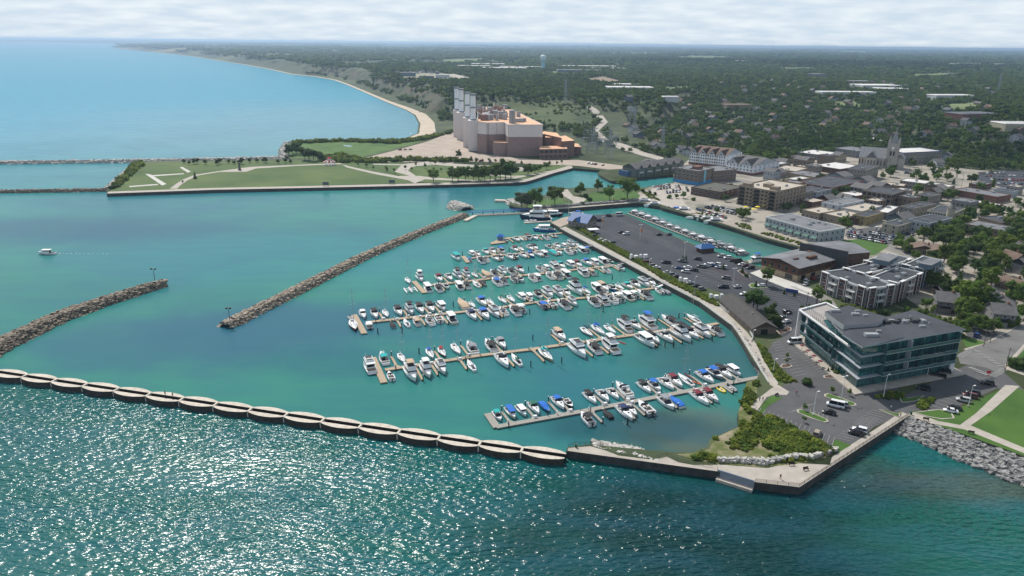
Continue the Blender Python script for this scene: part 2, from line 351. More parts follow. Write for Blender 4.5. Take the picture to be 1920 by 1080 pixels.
    df = N.new('ShaderNodeBsdfDiffuse'); L.new(col, df.inputs['Color']); ms = N.new('ShaderNodeMixShader'); inv = rng_(side, 0, 1, 1, 0, False)
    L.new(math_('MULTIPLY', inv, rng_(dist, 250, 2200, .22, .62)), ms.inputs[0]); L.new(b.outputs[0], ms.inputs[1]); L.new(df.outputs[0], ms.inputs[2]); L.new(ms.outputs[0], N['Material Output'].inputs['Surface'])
    mb = MB(); R = 45000
    mb.add([(-R,-300,0),(R,-300,0),(R,R,0),(-R,R,0)], [(0,1,2,3)]); mb.build('water', m)
    tag(bpy.data.objects['water'], 'turquoise lake and harbour water', kind='structure')
WAVE = 1.0
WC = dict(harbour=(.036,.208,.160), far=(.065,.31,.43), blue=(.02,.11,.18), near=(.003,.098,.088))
WPATCH = [(1400,440,(70,60),(.06,.14,.115),.75),(1560,460,(60,50),(.06,.14,.115),.7),(1310,640,(30,45),(.03,.11,.115),.75),(1200,600,(60,25),(.03,.14,.14),.5),(120,430,(130,45),(.02,.09,.15),.7),(540,610,(75,42),(.03,.115,.17),.85),(300,640,(75,40),(.03,.12,.17),.75),(640,680,(50,18),(.02,.12,.15),.6),
  (1300,815,(34,22),(.11,.12,.085),.8),(1180,800,(45,14),(.012,.06,.075),.7),(1330,680,(40,30),(.03,.10,.11),.7),
  (1600,890,(26,16),(.035,.07,.055),.7),(1830,915,(46,11),(.07,.08,.055),.7),(700,230,(500,500),(.22,.33,.34),.35),(1350,1000,(80,42),(.001,.026,.026),.9),(520,480,(160,70),(.03,.22,.24),.5),(1800,1010,(40,22),(.010,.095,.065),.6)]
water()
def haze():
    mb = MB(); mb.box(-47000, 47000, -480, 47000, -6, 130)
    m = bpy.data.materials.new('haze'); m.use_nodes = True; nt = m.node_tree; nt.nodes.clear()
    o = nt.nodes.new('ShaderNodeOutputMaterial'); v = nt.nodes.new('ShaderNodeVolumePrincipled')
    v.inputs['Color'].default_value = (.55,.76,1,1); v.inputs['Density'].default_value = HAZE; v.inputs['Anisotropy'].default_value = .5
    nt.links.new(v.outputs[0], o.inputs['Volume'])
    tag(mb.build('haze', m), 'pale summer haze over lake and town', kind='stuff')
HAZE = 8e-5
haze()
# ---------------------------------------------------------------- words for labels
ORD = 'first second third fourth fifth sixth seventh eighth ninth tenth eleventh twelfth thirteenth fourteenth fifteenth sixteenth seventeenth eighteenth nineteenth twentieth'.split()
TENS = {20:'twenty',30:'thirty',40:'forty',50:'fifty',60:'sixty',70:'seventy',80:'eighty',90:'ninety'}
def ordw(n):
    if n <= 20: return ORD[n-1]
    if n >= 100: return ('hundredth' if n == 100 else 'hundred-and-'+ordw(n-100))
    t, u = n//10*10, n % 10
    return TENS[t][:-1]+'ieth' if u == 0 else TENS[t]+'-'+ORD[u-1]
# ---------------------------------------------------------------- boats
HULLC = dict(white=(.80,.80,.79), navy=(.02,.035,.09), red=(.22,.02,.02), black=(.02,.02,.022), grey=(.3,.31,.33), blue=(.03,.16,.42), cream=(.62,.56,.44), tan=(.5,.38,.24), teal=(.03,.30,.28))
CANC = dict(blue=(.01,.13,.5), teal=(.01,.36,.36), black=(.018,.018,.022), maroon=(.16,.015,.03), tan=(.48,.36,.25), green=(.01,.13,.09), grey=(.25,.26,.28), white=(.8,.8,.8), red=(.45,.02,.03), navy=(.015,.03,.10), orange=(.6,.12,.02), yellow=(.7,.55,.05))
def hm(c): return mat('gelcoat_'+c, HULLC[c], .22, .03, 2)
def cm(c): return mat('canvas_'+c, CANC[c], .85, .15, 3)
M_glass = mat('tinted_glass', (.012,.016,.022), .08, .2, 1)
M_teak = mat('teak', (.34,.25,.16), .7, .2, 6)
M_alu = mat('aluminium', (.55,.56,.58), .35, .05, 4, metal=.8)
M_dark = mat('dark_upholstery', (.05,.05,.055), .8, .3, 3)
M_seat = mat('pale_upholstery', (.55,.52,.47), .7, .15, 3)
M_engine = mat('outboard_black', (.02,.02,.02), .3, .1, 3)
def hullrings(L, B, fb, rise, fine=1.0, transom=.86, n=12, z0=0, shrink=0.0, y0=0, y1=1):
    out = []
    for i in range(n+1):
        t = y0+(y1-y0)*i/n
        w = (transom + (1-transom)*min(1, t/.35)) * (1-max(0, (t-.38)/.62)**(2.1*fine))
        w = max(w*B/2 - shrink, .015); y = -L/2 + L*t; s = fb + rise*max(0, (t-.2)/.8)**2
        out.append((y, w, s))
    return out
def hull(L, B, fb, rise, fine=1.0, transom=.86, stripe=1):
    mb = MB(); st = hullrings(L, B, fb, rise, fine, transom); rings = []
    for y, w, s in st:
        k = (y+L/2)/L; kz = -.35+.45*max(0, (k-.7)/.3)**2
        lo = w*(.82-.30*max(0,(k-.5)/.5)); yb = y-(.06*L)*max(0, (k-.75)/.25)
        rings.append([(-w,y,s),(-w*.985,y-.0,s*.45),(-lo,yb,.02),(0,yb,kz),(lo,yb,.02),(w*.985,y,s*.45),(w,y,s)])
    mb.loft(rings, 0, True, cap0=True, cap1=True, closed=False)
    v = [p for r in rings for p in (r[0], r[-1])]; f = []       # deck
    for i in range(len(rings)-1): f.append((2*i, 2*i+1, 2*i+3, 2*i+2))
    mb.add(v, f, 1)
    for i in range(0):
        for sg in (-1, 1):
            a, b = st[i], st[i+1]; mb.bar((sg*a[1], a[0], a[2]), (sg*b[1], b[0], b[2]), .09, .09, 2)
    return mb, st
def mound(mb, pts, m=0, smooth=True):
    """raised trunk: pts = [(y, halfwidth, z0, z1)]"""
    rings = [[(-w,y,a),(-w*.93,y,b-.12*(b-a)),(-w*.6,y,b),(w*.6,y,b),(w*.93,y,b-.12*(b-a)),(w,y,a)] for y, w, a, b in pts]
    mb.loft(rings, m, smooth)
def canopy(mb, y0, y1, w, z, m=0, arc=.25, t=.07):
    rings = []
    for i in range(5):
        y = y0+(y1-y0)*i/4; dz = -.1*abs(i-2)/2
        rings.append([(-w,y,z-arc+dz),(-w*.6,y,z+dz),(w*.6,y,z+dz),(w,y,z-arc+dz),(w*.97,y,z-arc-t+dz),(w*.6,y,z-t+dz),(-w*.6,y,z-t+dz),(-w*.97,y,z-arc-t+dz)])
    mb.loft(rings, m, True)
def posts(mb, pts, z0, z1, m=0, r=.035):
    for x, y in pts: mb.tube((x,y,z0), (x,y,z1), r, n=5, m=m)
def outboard(root, x, y, s=1):
    mb = MB(); mb.box(x-.2*s, x+.2*s, y-.55*s, y, .75*s, 1.25*s, 0, taper=.05); mb.box(x-.09, x+.09, y-.35*s, y-.1, -.3, .8*s, 0); mb.build('outboard_motor', M_engine, root)
PROTO = {}
def boat_proto(kind, can, hc):
    key = (kind, can, hc)
    if key in PROTO: return PROTO[key]
    H = hm(hc); W = hm('white'); r = bpy.data.objects.new('boat', None); COL.objects.link(r)
    def B(mb, name, mats, par=None): return mb.build(name, mats, par or r)
    if kind == 'C':      # express cruiser, length 10
        mb, st = hull(10, 3.3, .95, .65, .95); B(mb, 'hull', [H, W, W])
        d = MB(); mound(d, [(4.2,.35,1.45,1.5),(3.0,.85,1.3,1.72),(1.6,1.15,1.15,1.95),(.35,1.3,1.05,2.0)]); mound(d, [(2.9,.25,1.7,1.78),(1.9,.45,1.9,2.02)]); dk = B(d, 'foredeck', W)
        hb = MB(); hb.box(-.25,.25,1.9,2.35,1.98,2.06); B(hb, 'hatch', M_glass, dk)
        g = MB(); g.loft([[(-1.3,.0,1.7),(1.3,.0,1.7),(1.3,.45,1.7),(.7,1.25,1.85),(-.7,1.25,1.85),(-1.3,.45,1.7)],[(-1.2,-.35,2.5),(1.2,-.35,2.5),(1.15,-.2,2.5),(.6,.35,2.52),(-.6,.35,2.52),(-1.15,-.2,2.5)]], 0); B(g, 'windscreen', M_glass)
        c = MB(); c.box(-1.25,1.25,-4.3,.2,.97,1.02,0); c.box(-1.45,-1.25,-4.4,.1,.9,1.5,1); c.box(1.25,1.45,-4.4,.1,.9,1.5,1); c.box(-1.1,1.1,-4.3,-3.75,1,1.45,2); c.box(-1.15,-.5,-1.0,-.3,1,1.75,2); c.box(.4,1.15,-2.6,-.3,1,1.45,2); c.box(-1.3,1.3,-5.5,-4.9,.3,.42,1); B(c, 'cockpit', [M_dark, W, M_seat])
        a = MB(); a.bar((-1.45,-2.0,1.4),(-1.2,-1.5,2.65),.22,.1); a.bar((1.45,-2.0,1.4),(1.2,-1.5,2.65),.22,.1); a.bar((-1.25,-1.5,2.65),(1.25,-1.5,2.65),.3,.1); B(a, 'radar_arch', W)
        if can: k = MB(); canopy(k, -4.0 if can in ('black','tan') else -2.9, .1, 1.35, 2.85); posts(k, [(-1.3,-2.8),(1.3,-2.8)], 1.4, 2.6, 1); B(k, 'canopy', [cm(can), M_alu])
        p = MB(); 
        for sg in (-1,1):
            for i in range(6): 
                y, w, s = st[5+i]; p.tube((sg*w*.95,y,s),(sg*w*.93,y,s+.5),.025,n=4)
                y2, w2, s2 = st[6+i]; p.tube((sg*w*.93,y,s+.5),(sg*w2*.93,y2,s2+.5),.03,n=4)
        zz = st[-1][2]+.5; p.tube((-.12,5.0,zz),(.12,5.0,zz),.04,n=4); B(p, 'bow_rail', M_alu)
    elif kind == 'Y':    # flybridge motor yacht
        mb, st = hull(10, 3.3, 1.05, .8, .9, .92); B(mb, 'hull', [H, W, W])
        d = MB(); mound(d, [(4.1,.3,1.6,1.65),(2.9,.85,1.45,1.95),(1.7,1.15,1.3,2.15)]); dk = B(d, 'foredeck', W)
        c = MB(); c.box(-1.35,1.35,-3.1,1.9,1.05,2.75,0,taper=.18); cb = B(c, 'cabin', W)
        g = MB(); g.box(-1.27,1.27,-2.7,1.82,1.95,2.5,0,taper=.04); g.box(-1.05,1.05,-3.05,1.0,1.5,2.4,0); B(g, 'cabin_window', M_glass, cb)
        f = MB(); f.box(-1.35,1.35,-3.9,1.2,2.75,2.9,0); f.box(-1.25,1.25,-2.4,.9,2.9,3.45,0,taper=.12); f.box(-.95,.95,-2.2,.55,3.3,3.47,1); f.box(-.9,.9,-2.0,-1.4,3.4,3.75,2); fb = B(f, 'flybridge', [W, M_dark, M_seat])
        s = MB(); s.bar((-1.0,.75,3.42),(1.0,.75,3.42),.06,.35); B(s, 'flybridge_screen', M_glass, fb)
        if can: k = MB(); canopy(k, -2.2, .7, 1.15, 4.75, arc=.18); posts(k, [(-1.1,-2),(1.1,-2),(-1.1,.5),(1.1,.5)], 3.2, 4.6, 1); B(k, 'canopy', [cm(can), M_alu])
        t = MB(); t.box(-1.3,1.3,-4.7,-3.1,1.07,1.1,0); t.box(-1.2,1.2,-5.6,-5,.3,.42,1); B(t, 'cockpit', [M_teak, W])
        p = MB()
        for sg in (-1,1):
            for i in range(6):
                y, w, s = st[5+i]; p.tube((sg*w*.95,y,s),(sg*w*.93,y,s+.5),.025,n=4); y2, w2, s2 = st[6+i]; p.tube((sg*w*.93,y,s+.5),(sg*w2*.93,y2,s2+.5),.03,n=4)
        zz = st[-1][2]+.5; p.tube((-.12,5.0,zz),(.12,5.0,zz),.04,n=4); B(p, 'bow_rail', M_alu)
    elif kind == 'T':    # trawler / hardtop cabin boat
        mb, st = hull(10, 3.2, 1.0, .7, .9, .9); B(mb, 'hull', [H, W, W])
        c = MB(); c.box(-1.2,1.2,-1.9,2.3,1,2.7,0,taper=.15); mound(c, [(4.0,.4,1.45,1.5),(3.1,.8,1.3,1.7),(2.2,1.05,1.2,1.85)]); cb = B(c, 'cabin', W)
        g = MB()
        for sg in (-1,1):
            for y in (-1.6,-.5,.6): g.box(sg*1.12-.05, sg*1.12+.05, y, y+.85, 1.85, 2.4)
        g.box(-1.0,1.0,2.05,2.28,1.85,2.45); g.box(-.95,.95,-1.95,-1.8,1.2,2.4); B(g, 'cabin_window', M_glass, cb)
        k = MB(); k.box(-1.35,1.35,-3.6 if can != 'white' else -2.6,2.5,2.72,2.84,0,taper=.04); posts(k, [(-1.25,-3.4),(1.25,-3.4)], 1.0, 2.72, 1) if can != 'white' else None; B(k, 'hardtop', [cm(can) if can else W, M_alu])
        t = MB(); t.box(-1.25,1.25,-4.7,-1.9,1.02,1.06); B(t, 'cockpit', [M_dark])
        q = MB(); q.tube((0,0,2.84),(0,-.2,4.6),.04,n=5); q.tube((-.4,-.1,3.6),(.4,-.1,3.6),.025,n=4); B(q, 'antenna_mast', M_alu)
    elif kind == 'S':    # sailboat
        mb, st = hull(10, 2.9, .9, .35, .78, .55); B(mb, 'hull', [H, W, mat('boot_stripe_'+(can or 'blue'), CANC.get(can or 'blue'), .4, .1, 3)])
        d = MB(); mound(d, [(3.0,.3,1.05,1.1),(2.0,.65,1.0,1.35),(.2,.95,.92,1.5),(-1.2,1.0,.9,1.5)]); dk = B(d, 'cabin', W)
        g = MB()
        for sg in (-1,1): g.box(sg*.93-.03, sg*.93+.03, -.9, 1.2, 1.15, 1.33)
        B(g, 'cabin_window', M_glass, dk)
        c = MB(); c.box(-.6,.6,-4.2,-1.4,.9,.96,0); c.box(-.85,-.6,-4.2,-1.4,.9,1.2,1); c.box(.6,.85,-4.2,-1.4,.9,1.2,1); B(c, 'cockpit', [M_dark, W])
        q = MB(); q.tube((0,.9,1.4),(0,.9,14.2),.085,.06,n=6); q.bar((-1.2,.9,8.6),(1.2,.9,8.6),.06,.05); q.bar((-.8,.9,11.6),(.8,.9,11.6),.05,.05); ms = B(q, 'mast', M_alu if hc != 'navy' else mat('black_mast',(.03,.03,.035),.4))
        q = MB()
        for a, b in (((0,4.9,1.3),(0,.9,14.1)),((0,-4.8,1.1),(0,.9,14.1)),((-1.35,.7,1),(-1.2,.9,8.6)),((1.35,.7,1),(1.2,.9,8.6)),((-1.2,.9,8.6),(0,.9,14)),((1.2,.9,8.6),(0,.9,14))): q.tube(a, b, .016, n=3)
        B(q, 'stay', M_alu, ms)
        q = MB(); q.tube((0,.8,2.5),(0,-3.3,2.6),.07,n=6); B(q, 'boom', M_alu)
        if can: q = MB(); mound(q, [(.9,.14,2.5,3.1),(-1.5,.2,2.55,2.95),(-3.2,.12,2.58,2.8)]); B(q, 'sail_cover', cm(can))
        if can in ('blue','teal','green','red'): q = MB(); canopy(q, -2.9, -1.2, .95, 2.35); B(q, 'spray_hood', cm(can))
    elif kind == 'R':    # small open boat with outboard, length 10 units scaled down
        mb, st = hull(10, 3.9, 1.35, .7, .95, .9); B(mb, 'hull', [H, W, W])
        c = MB(); c.box(-1.5,1.5,-4.6,1.0,1.36,1.40,0); c.box(-1.3,-.3,-1.2,0,1.4,2.1,1); c.box(.3,1.3,-1.2,0,1.4,2.1,1); c.box(-1.4,1.4,-4.4,-3.6,1.4,1.9,1); c.box(-1.9,-1.5,-4.8,1.2,1.3,1.75,2); c.box(1.5,1.9,-4.8,1.2,1.3,1.75,2); B(c, 'cockpit', [M_dark, M_seat, W])
        g = MB(); g.loft([[(-1.6,.7,1.6),(1.6,.7,1.6),(1.0,1.7,1.6),(-1.0,1.7,1.6)],[(-1.5,.3,2.5),(1.5,.3,2.5),(.9,1.1,2.5),(-.9,1.1,2.5)]]); B(g, 'windscreen', M_glass)
        if can: k = MB(); canopy(k, -3.2, .4, 1.75, 3.7); posts(k, [(-1.6,-2.5),(1.6,-2.5),(-1.6,.2),(1.6,.2)], 1.4, 3.5, 1, .05); B(k, 'canopy', [cm(can), M_alu])
        outboard(r, 0, -5.0, 1.7)
    elif kind == 'V':    # boat under a full cover
        mb, st = hull(10, 3.5, 1.1, .6, .95, .88); B(mb, 'hull', [H, W, W])
        k = MB(); mound(k, [(y, w*.99, s, s+.08+.75*math.sin(max(.05, min(1, (y+5.2)/6.5))*math.pi)**.6*(1 if y < 2 else .5)) for y, w, s in st[:-1]]); B(k, 'cover', cm(can))
    elif kind == 'U':    # pontoon boat
        p = MB()
        for sg in (-1,1): p.tube((sg*1.3,-4.8,.1),(sg*1.3,4.2,.1),.42,n=8); p.tube((sg*1.3,4.2,.1),(sg*1.3,5,.35),.42,.08,n=8)
        B(p, 'pontoon', M_alu)
        d = MB(); d.box(-1.8,1.8,-4.8,4.5,.5,.65,0)
        for a in ((-1.8,-1.72,-4.6,4.3),(1.72,1.8,-4.6,4.3),(-1.8,1.8,4.2,4.3),(-1.8,1.8,-4.6,-4.52)): d.box(*a,.65,1.35,1)
        d.box(-1.7,-1,.5,4,.65,1.2,2); d.box(1,1.7,.5,4,.65,1.2,2); d.box(-1.7,1.7,-4.4,-3.6,.65,1.2,2); B(d, 'deck', [M_dark, H, M_seat])
        k = MB(); canopy(k, -3.6, 1.2, 1.8, 3.2, arc=.2); posts(k, [(-1.7,-3),(1.7,-3),(-1.7,1),(1.7,1)], .65, 3.0, 1, .04); B(k, 'canopy', [cm(can or 'tan'), M_alu]); outboard(r, 0, -4.8, 1.4)
    elif kind == 'D':    # inflatable dinghy
        q = MB(); n = 10
        pts = [(-1.9,-4.8),(-2.1,-2),(-2.0,1.2),(-1.3,3.6),(0,4.9),(1.3,3.6),(2.0,1.2),(2.1,-2),(1.9,-4.8)]
        for a, b in zip(pts, pts[1:]): q.tube((a[0],a[1],.7),(b[0],b[1],.7+.1*(abs(b[0])<1)),.75,n=8)
        B(q, 'tube', mat('hypalon_'+(can or 'grey'), CANC[can or 'grey'], .6))
        q = MB(); q.box(-1.6,1.6,-4.2,3,.3,.5); q.box(-1.5,1.5,-1.5,-.6,.6,1.2); B(q, 'floor', M_seat); outboard(r, 0, -4.8, 2.0)
    elif kind == 'K':    # kayak
        q = MB(); rings = []
        for i in range(11):
            t = i/10; w = 1.1*math.sin(math.pi*min(.98,max(.02,t)))**.7; y = -5+10*t; rings.append([(-w,y,.3),(-w*.6,y,-.2),(w*.6,y,-.2),(w,y,.3),(w*.5,y,.75),(-w*.5,y,.75)])
        q.loft(rings, 0, True); B(q, 'hull', cm(can)); q = MB(); q.box(-.5,.5,-1.3,.8,.7,.82); B(q, 'seat', M_dark)
    elif kind == 'X':    # folded trimaran
        for sx, w, y0 in ((-3,1.0,-4.6),(3,1.0,-4.6),(0,1.9,-5)):
            q = MB(); rings = []
            for i in range(11):
                t = i/10; ww = w/2*(.55+.45*min(1,t/.3))*(1-max(0,(t-.45)/.55)**2); ww = max(ww,.03); y = y0+9.6*t; rings.append([(-ww+sx,y,.8+.3*t),(-ww*.6+sx,y,0),(ww*.6+sx,y,0),(ww+sx,y,.8+.3*t)])
            q.loft(rings, 0, True); B(q, 'hull' if sx == 0 else 'outer_hull', W)
        q = MB(); q.bar((-3,1.5,1.1),(3,1.5,1.1),.5,.2); q.bar((-3,-1.5,1.1),(3,-1.5,1.1),.5,.2); B(q, 'crossbeam', W)
        q = MB(); mound(q, [(2.4,.3,1,1.2),(.5,.8,1,1.7),(-2,.8,1,1.7)]); B(q, 'cabin', W)
        q = MB(); q.tube((0,1,1.4),(0,1,12),.08,n=6); B(q, 'mast', M_alu); q = MB(); mound(q, [(.9,.2,2.3,2.9),(-3,.15,2.3,2.6)]); B(q, 'sail_cover', cm(can))
    PROTO[key] = [r, tree_of(r), False]; return PROTO[key]
KINDN = dict(C=('cabin_cruiser','cabin cruiser'), Y=('motor_yacht','motor yacht'), T=('trawler_boat','hardtop cabin boat'), S=('sailboat','sailboat'), R=('motorboat','open motorboat'), V=('motorboat','covered motorboat'), U=('pontoon_boat','pontoon boat'), D=('dinghy','inflatable dinghy'), K=('kayak','kayak'), X=('trimaran','white trimaran'))
def boatdesc(kind, can, hc):
    hc2 = {'navy':'dark blue'}.get(hc, hc)
    s = '' if kind in 'KDX' else hc2+' '
    if kind == 'K': return can+' kayak'
    if kind == 'D': return (can or 'grey')+' inflatable dinghy'
    if kind == 'V': return f'{s}motorboat under {can} cover'
    if kind == 'S': return f'{s}sailboat' + (f' with {can} sail cover' if can else ' with bare boom')
    if kind == 'T': return f'{s}cabin boat with {can or "white"} top'
    if kind == 'X': return 'white trimaran'
    return s + KINDN[kind][1] + (f' with {can} canopy' if can else '')
def add_boat(kind, can, hc, x, y, hd, L, label, group, z=0):
    p = boat_proto(kind, can, hc); root = p[0]
    if p[2]: root = copy_tree(p[1])
    p[2] = True
    nm = KINDN[kind][0]; root.name = nm; root.location = (x, y, z); root.rotation_euler = (0, 0, hd - math.pi/2)
    s = L/10; root.scale = (s, s, s); tag(root, label, 'kayak' if kind == 'K' else 'sailboat' if kind == 'S' else 'dinghy' if kind == 'D' else 'boat', group); return root
DH = math.radians(20.9); FH = DH - math.pi/2                       # the docks and the fingers run square to each other
# side: f = far side, n = near side; b: D = bow pointing towards the camera side, U = away
DOCKS = {
 'nearest dock': dict(line=[(930,800),(1090,771),(1423,707)], head=(914,775,932,801), wood=0, gang=(1440,704), boats='''
932 779 R teal white D 6.5|958 775 T blue cream D 8.5|978 771 T white white D 8|1002 766 C green white D 9|1020 762 V blue blue D 7.5|1046 755 C blue white D 9.5|1063 754 R - black D 6.5|1107 747 C black white D 9|1131 743 C - white D 9|1148 738 C - white D 8.5|1168 732 C - white U 11.5|1208 727 C black white D 9|1226 724 R blue white D 8|1249 721 C - white D 10|1265 716 C maroon white D 10.5|1285 713 S maroon white U 10.5|1323 709 C blue white D 10.5|1341 703 R blue grey D 9|1356 700 C black white D 10.5|1374 696 T white white D 9.5
1096 783 R black white U 8.5|1137 775 V black black U 6.5|1162 766 C navy white D 10.5|1177 765 C - white D 8.5|1204 762 R - grey U 9.5|1243 752 R grey white D 9|1262 750 V blue white U 8.5|1302 740 C maroon white D 10.5|1325 739 C maroon white D 10|1350 728 D yellow white D 4|1364 722 D grey white D 5'''),
 'second nearest dock': dict(line=[(722,693),(900,666),(991,655),(1048,647),(1097,640),(1154,632),(1255,618),(1323,610),(1345,606)], head=(699,670,720,717), wood=1, gang=None, boats='''
692 687 Y - white U 13|719 673 C teal white U 11|752 670 S - white D 9.5|806 663 S blue white D 10|829 661 S red red D 9.5|854 654 S - white D 11|884 654 C grey white U 12|919 650 C black white U 12|938 643 C grey white D 10.5|1044 625 C tan white D 11.5|1098 622 S navy grey D 11|1122 620 S blue white D 12|1143 618 S - white D 10|1169 613 Y black white U 13|1189 611 C - white D 11|1211 607 Y blue white U 14|1254 603 C black white U 12.5|1299 598 S - cream U 11
732 706 R - white U 7|768 697 Y tan white D 13|797 693 Y white white D 12|827 691 Y - white D 11|884 687 S - white U 10|942 677 C - white D 13.5|969 677 S green white U 11|1024 667 S teal tan D 12.5|1080 656 Y - white D 14.5|1109 651 C black white U 12|1137 647 Y white white U 14|1201 634 T white white D 14|1224 636 C black white D 11|1247 633 C - white D 12|1270 626 Y black white D 14|1293 626 C black white D 12|1311 622 Y - white D 12.5|1334 618 C black white U 11'''),
 'third nearest dock': dict(line=[(687,604),(798,592),(897,581),(951,574),(1000,567),(1053,561),(1097,558),(1175,547),(1232,539)], head=(664,590,683,625), wood=1, gang=(1252,530), boats='''
657 595 D - white D 4.5|663 611 S - red D 13|681 591 C white white D 9.5|703 590 C black white D 10|723 588 S - white D 9.5|747 584 C black white D 10.5|767 580 Y black white D 10.5|787 579 C black white D 11|806 576 C black white D 11|827 575 T white white D 11|867 572 V tan white U 13|883 569 S - white D 8.5|902 565 C blue white D 11.5|918 565 S - cream D 9|941 562 S green white D 10|956 559 S - white D 10|979 559 T white white D 10|993 558 T white white D 9|1009 555 R black white D 9|1028 552 Y - white D 12|1047 551 Y - white D 12|1062 550 C - white D 10|1080 546 Y black white D 15|1096 544 S blue white D 10|1114 540 T white white U 12.5|1129 539 C tan white D 12|1148 542 R - blue D 9|1162 539 S - cream D 9.5|1178 538 C teal cream D 10|1192 535 C black white D 10.5|1207 533 Y - white D 11.5|1220 531 C - white D 10.5
692 611 U white white U 7.5|736 610 V black grey U 7|762 606 S - white U 9.5|780 603 C tan cream U 9.5|802 598 C - white U 11|821 598 R - white U 9|843 595 T white cream U 12|882 589 C navy white D 11|902 585 C blue white D 12.5|923 584 Y - white D 12|940 582 C - white U 10|960 580 C black white U 12|975 580 R white white U 9.5|1017 574 U blue grey U 9|1034 572 R - cream U 9|1052 570 C black white U 12.5|1070 566 Y - white D 10|1106 564 C black white U 12|1122 561 Y black white U 12|1140 560 C - white U 12|1155 558 R white white U 10.5|1171 555 T white cream U 11.5|1185 554 R white white U 9.5|1202 551 C black white U 13|1235 547 R - white U 7.5|1247 547 V grey grey U 8'''),
 'fourth nearest dock': dict(line=[(807,534),(849,530),(919,522),(980,516),(1021,512),(1061,507),(1109,502),(1158,497)], head=(776,527,796,549), wood=1, gang=(1178,492), boats='''
765 527 S - white D 9.5|770 544 X red white D 9|788 523 Y white white D 11|822 521 C maroon white D 10.5|842 521 C - white D 10.5|857 517 Y black white D 11.5|875 517 Y maroon white D 10.5|889 515 S tan cream D 9|910 514 V tan cream U 11|926 514 C black white U 11|943 511 Y - white D 10.5|957 510 C black white U 11|975 507 C maroon white D 10.5|1011 505 C - white U 10|1024 503 T white white D 8.5|1038 501 Y - white U 12|1052 499 C teal white D 10.5|1070 498 T white white D 11|1083 497 C maroon white D 11|1101 494 C blue white D 11|1115 494 T white white D 11|1130 492 T white white U 12|1142 490 R - teal D 7.5
801 541 T - white U 11.5|820 540 C black white U 11|837 538 R - white D 7.5|858 535 T - white U 11|873 535 C black white U 10.5|892 533 S - white U 10.5|907 533 V black grey D 8.5|927 527 C blue white U 12|942 527 C black white U 10.5|962 525 R black white U 8.5|975 525 R - white D 9|995 521 C - white U 11|1007 521 T - white U 9.5|1029 518 C - white U 10|1041 517 C black cream U 12|1057 514 T - white U 12|1090 512 Y - white U 12|1107 511 C tan cream U 10|1135 507 C - white U 10|1164 504 R - white D 8.5'''),
 'fifth nearest dock': dict(line=[(881,484),(919,480),(970,475),(1033,469),(1088,464)], head=(868,480,878,492), wood=1, gang=(1111,461), boats='''
856 484 T teal white D 12|885 477 T white white D 9|896 477 C - white D 9|911 473 C teal white D 10|924 472 C grey white D 10|941 472 R blue white D 9.5|964 467 C maroon white D 9.5|977 467 S maroon white D 9|993 465 C grey white D 9.5|1003 465 C black white D 9.5|1030 464 R - white D 8|1045 462 C - white D 10|1058 462 T white white D 8|1071 459 Y - white D 10|1081 459 C - white D 8
880 488 R blue white U 6|898 487 C black white U 11|910 487 C - white U 9.5|928 484 C tan white D 10|938 484 R - white D 9|954 481 C - white D 10|966 482 R - grey D 9|981 480 C - white D 10|995 479 C blue blue D 10|1009 477 C - white D 10|1020 477 T - white U 10|1036 474 V teal white D 10.5|1047 474 C - white D 10|1063 472 C - white U 11|1073 471 R - white U 9|1089 470 T - white U 11|1099 470 R blue white U 8'''),
 'farthest dock': dict(line=[(935,448),(983,443),(1025,440),(1058,436)], head=None, wood=1, gang=None, boats='''
948 452 R - black D 7|966 448 C - cream D 10|975 447 S - white D 9|988 445 R maroon white D 9|1000 445 C - white D 10|1016 442 C - white U 11|1041 443 D - white D 6'''),
}
M_wood = mat('dock_boards', (.40,.31,.215), .85, .16, 2.5, coord='World'); M_woodg = mat('grey_dock_boards', (.30,.285,.25), .85, .16, 2.5, coord='World')
M_pile = mat('wet_piling', (.035,.03,.028), .7, .3, 2); M_white = mat('white_paint', (.78,.78,.77), .5, .06, 2); M_float = mat('dock_float', (.05,.05,.05), .8)
def strip(mb, a, b, w, z0, z1, m=0):
    a = Vector((a[0],a[1])); b = Vector((b[0],b[1])); n = (b-a).normalized(); n = Vector((-n.y, n.x))*w/2
    mb.prism([tuple(a-n), tuple(b-n), tuple(b+n), tuple(a+n)], z0, z1, m)
dockbox_me = None
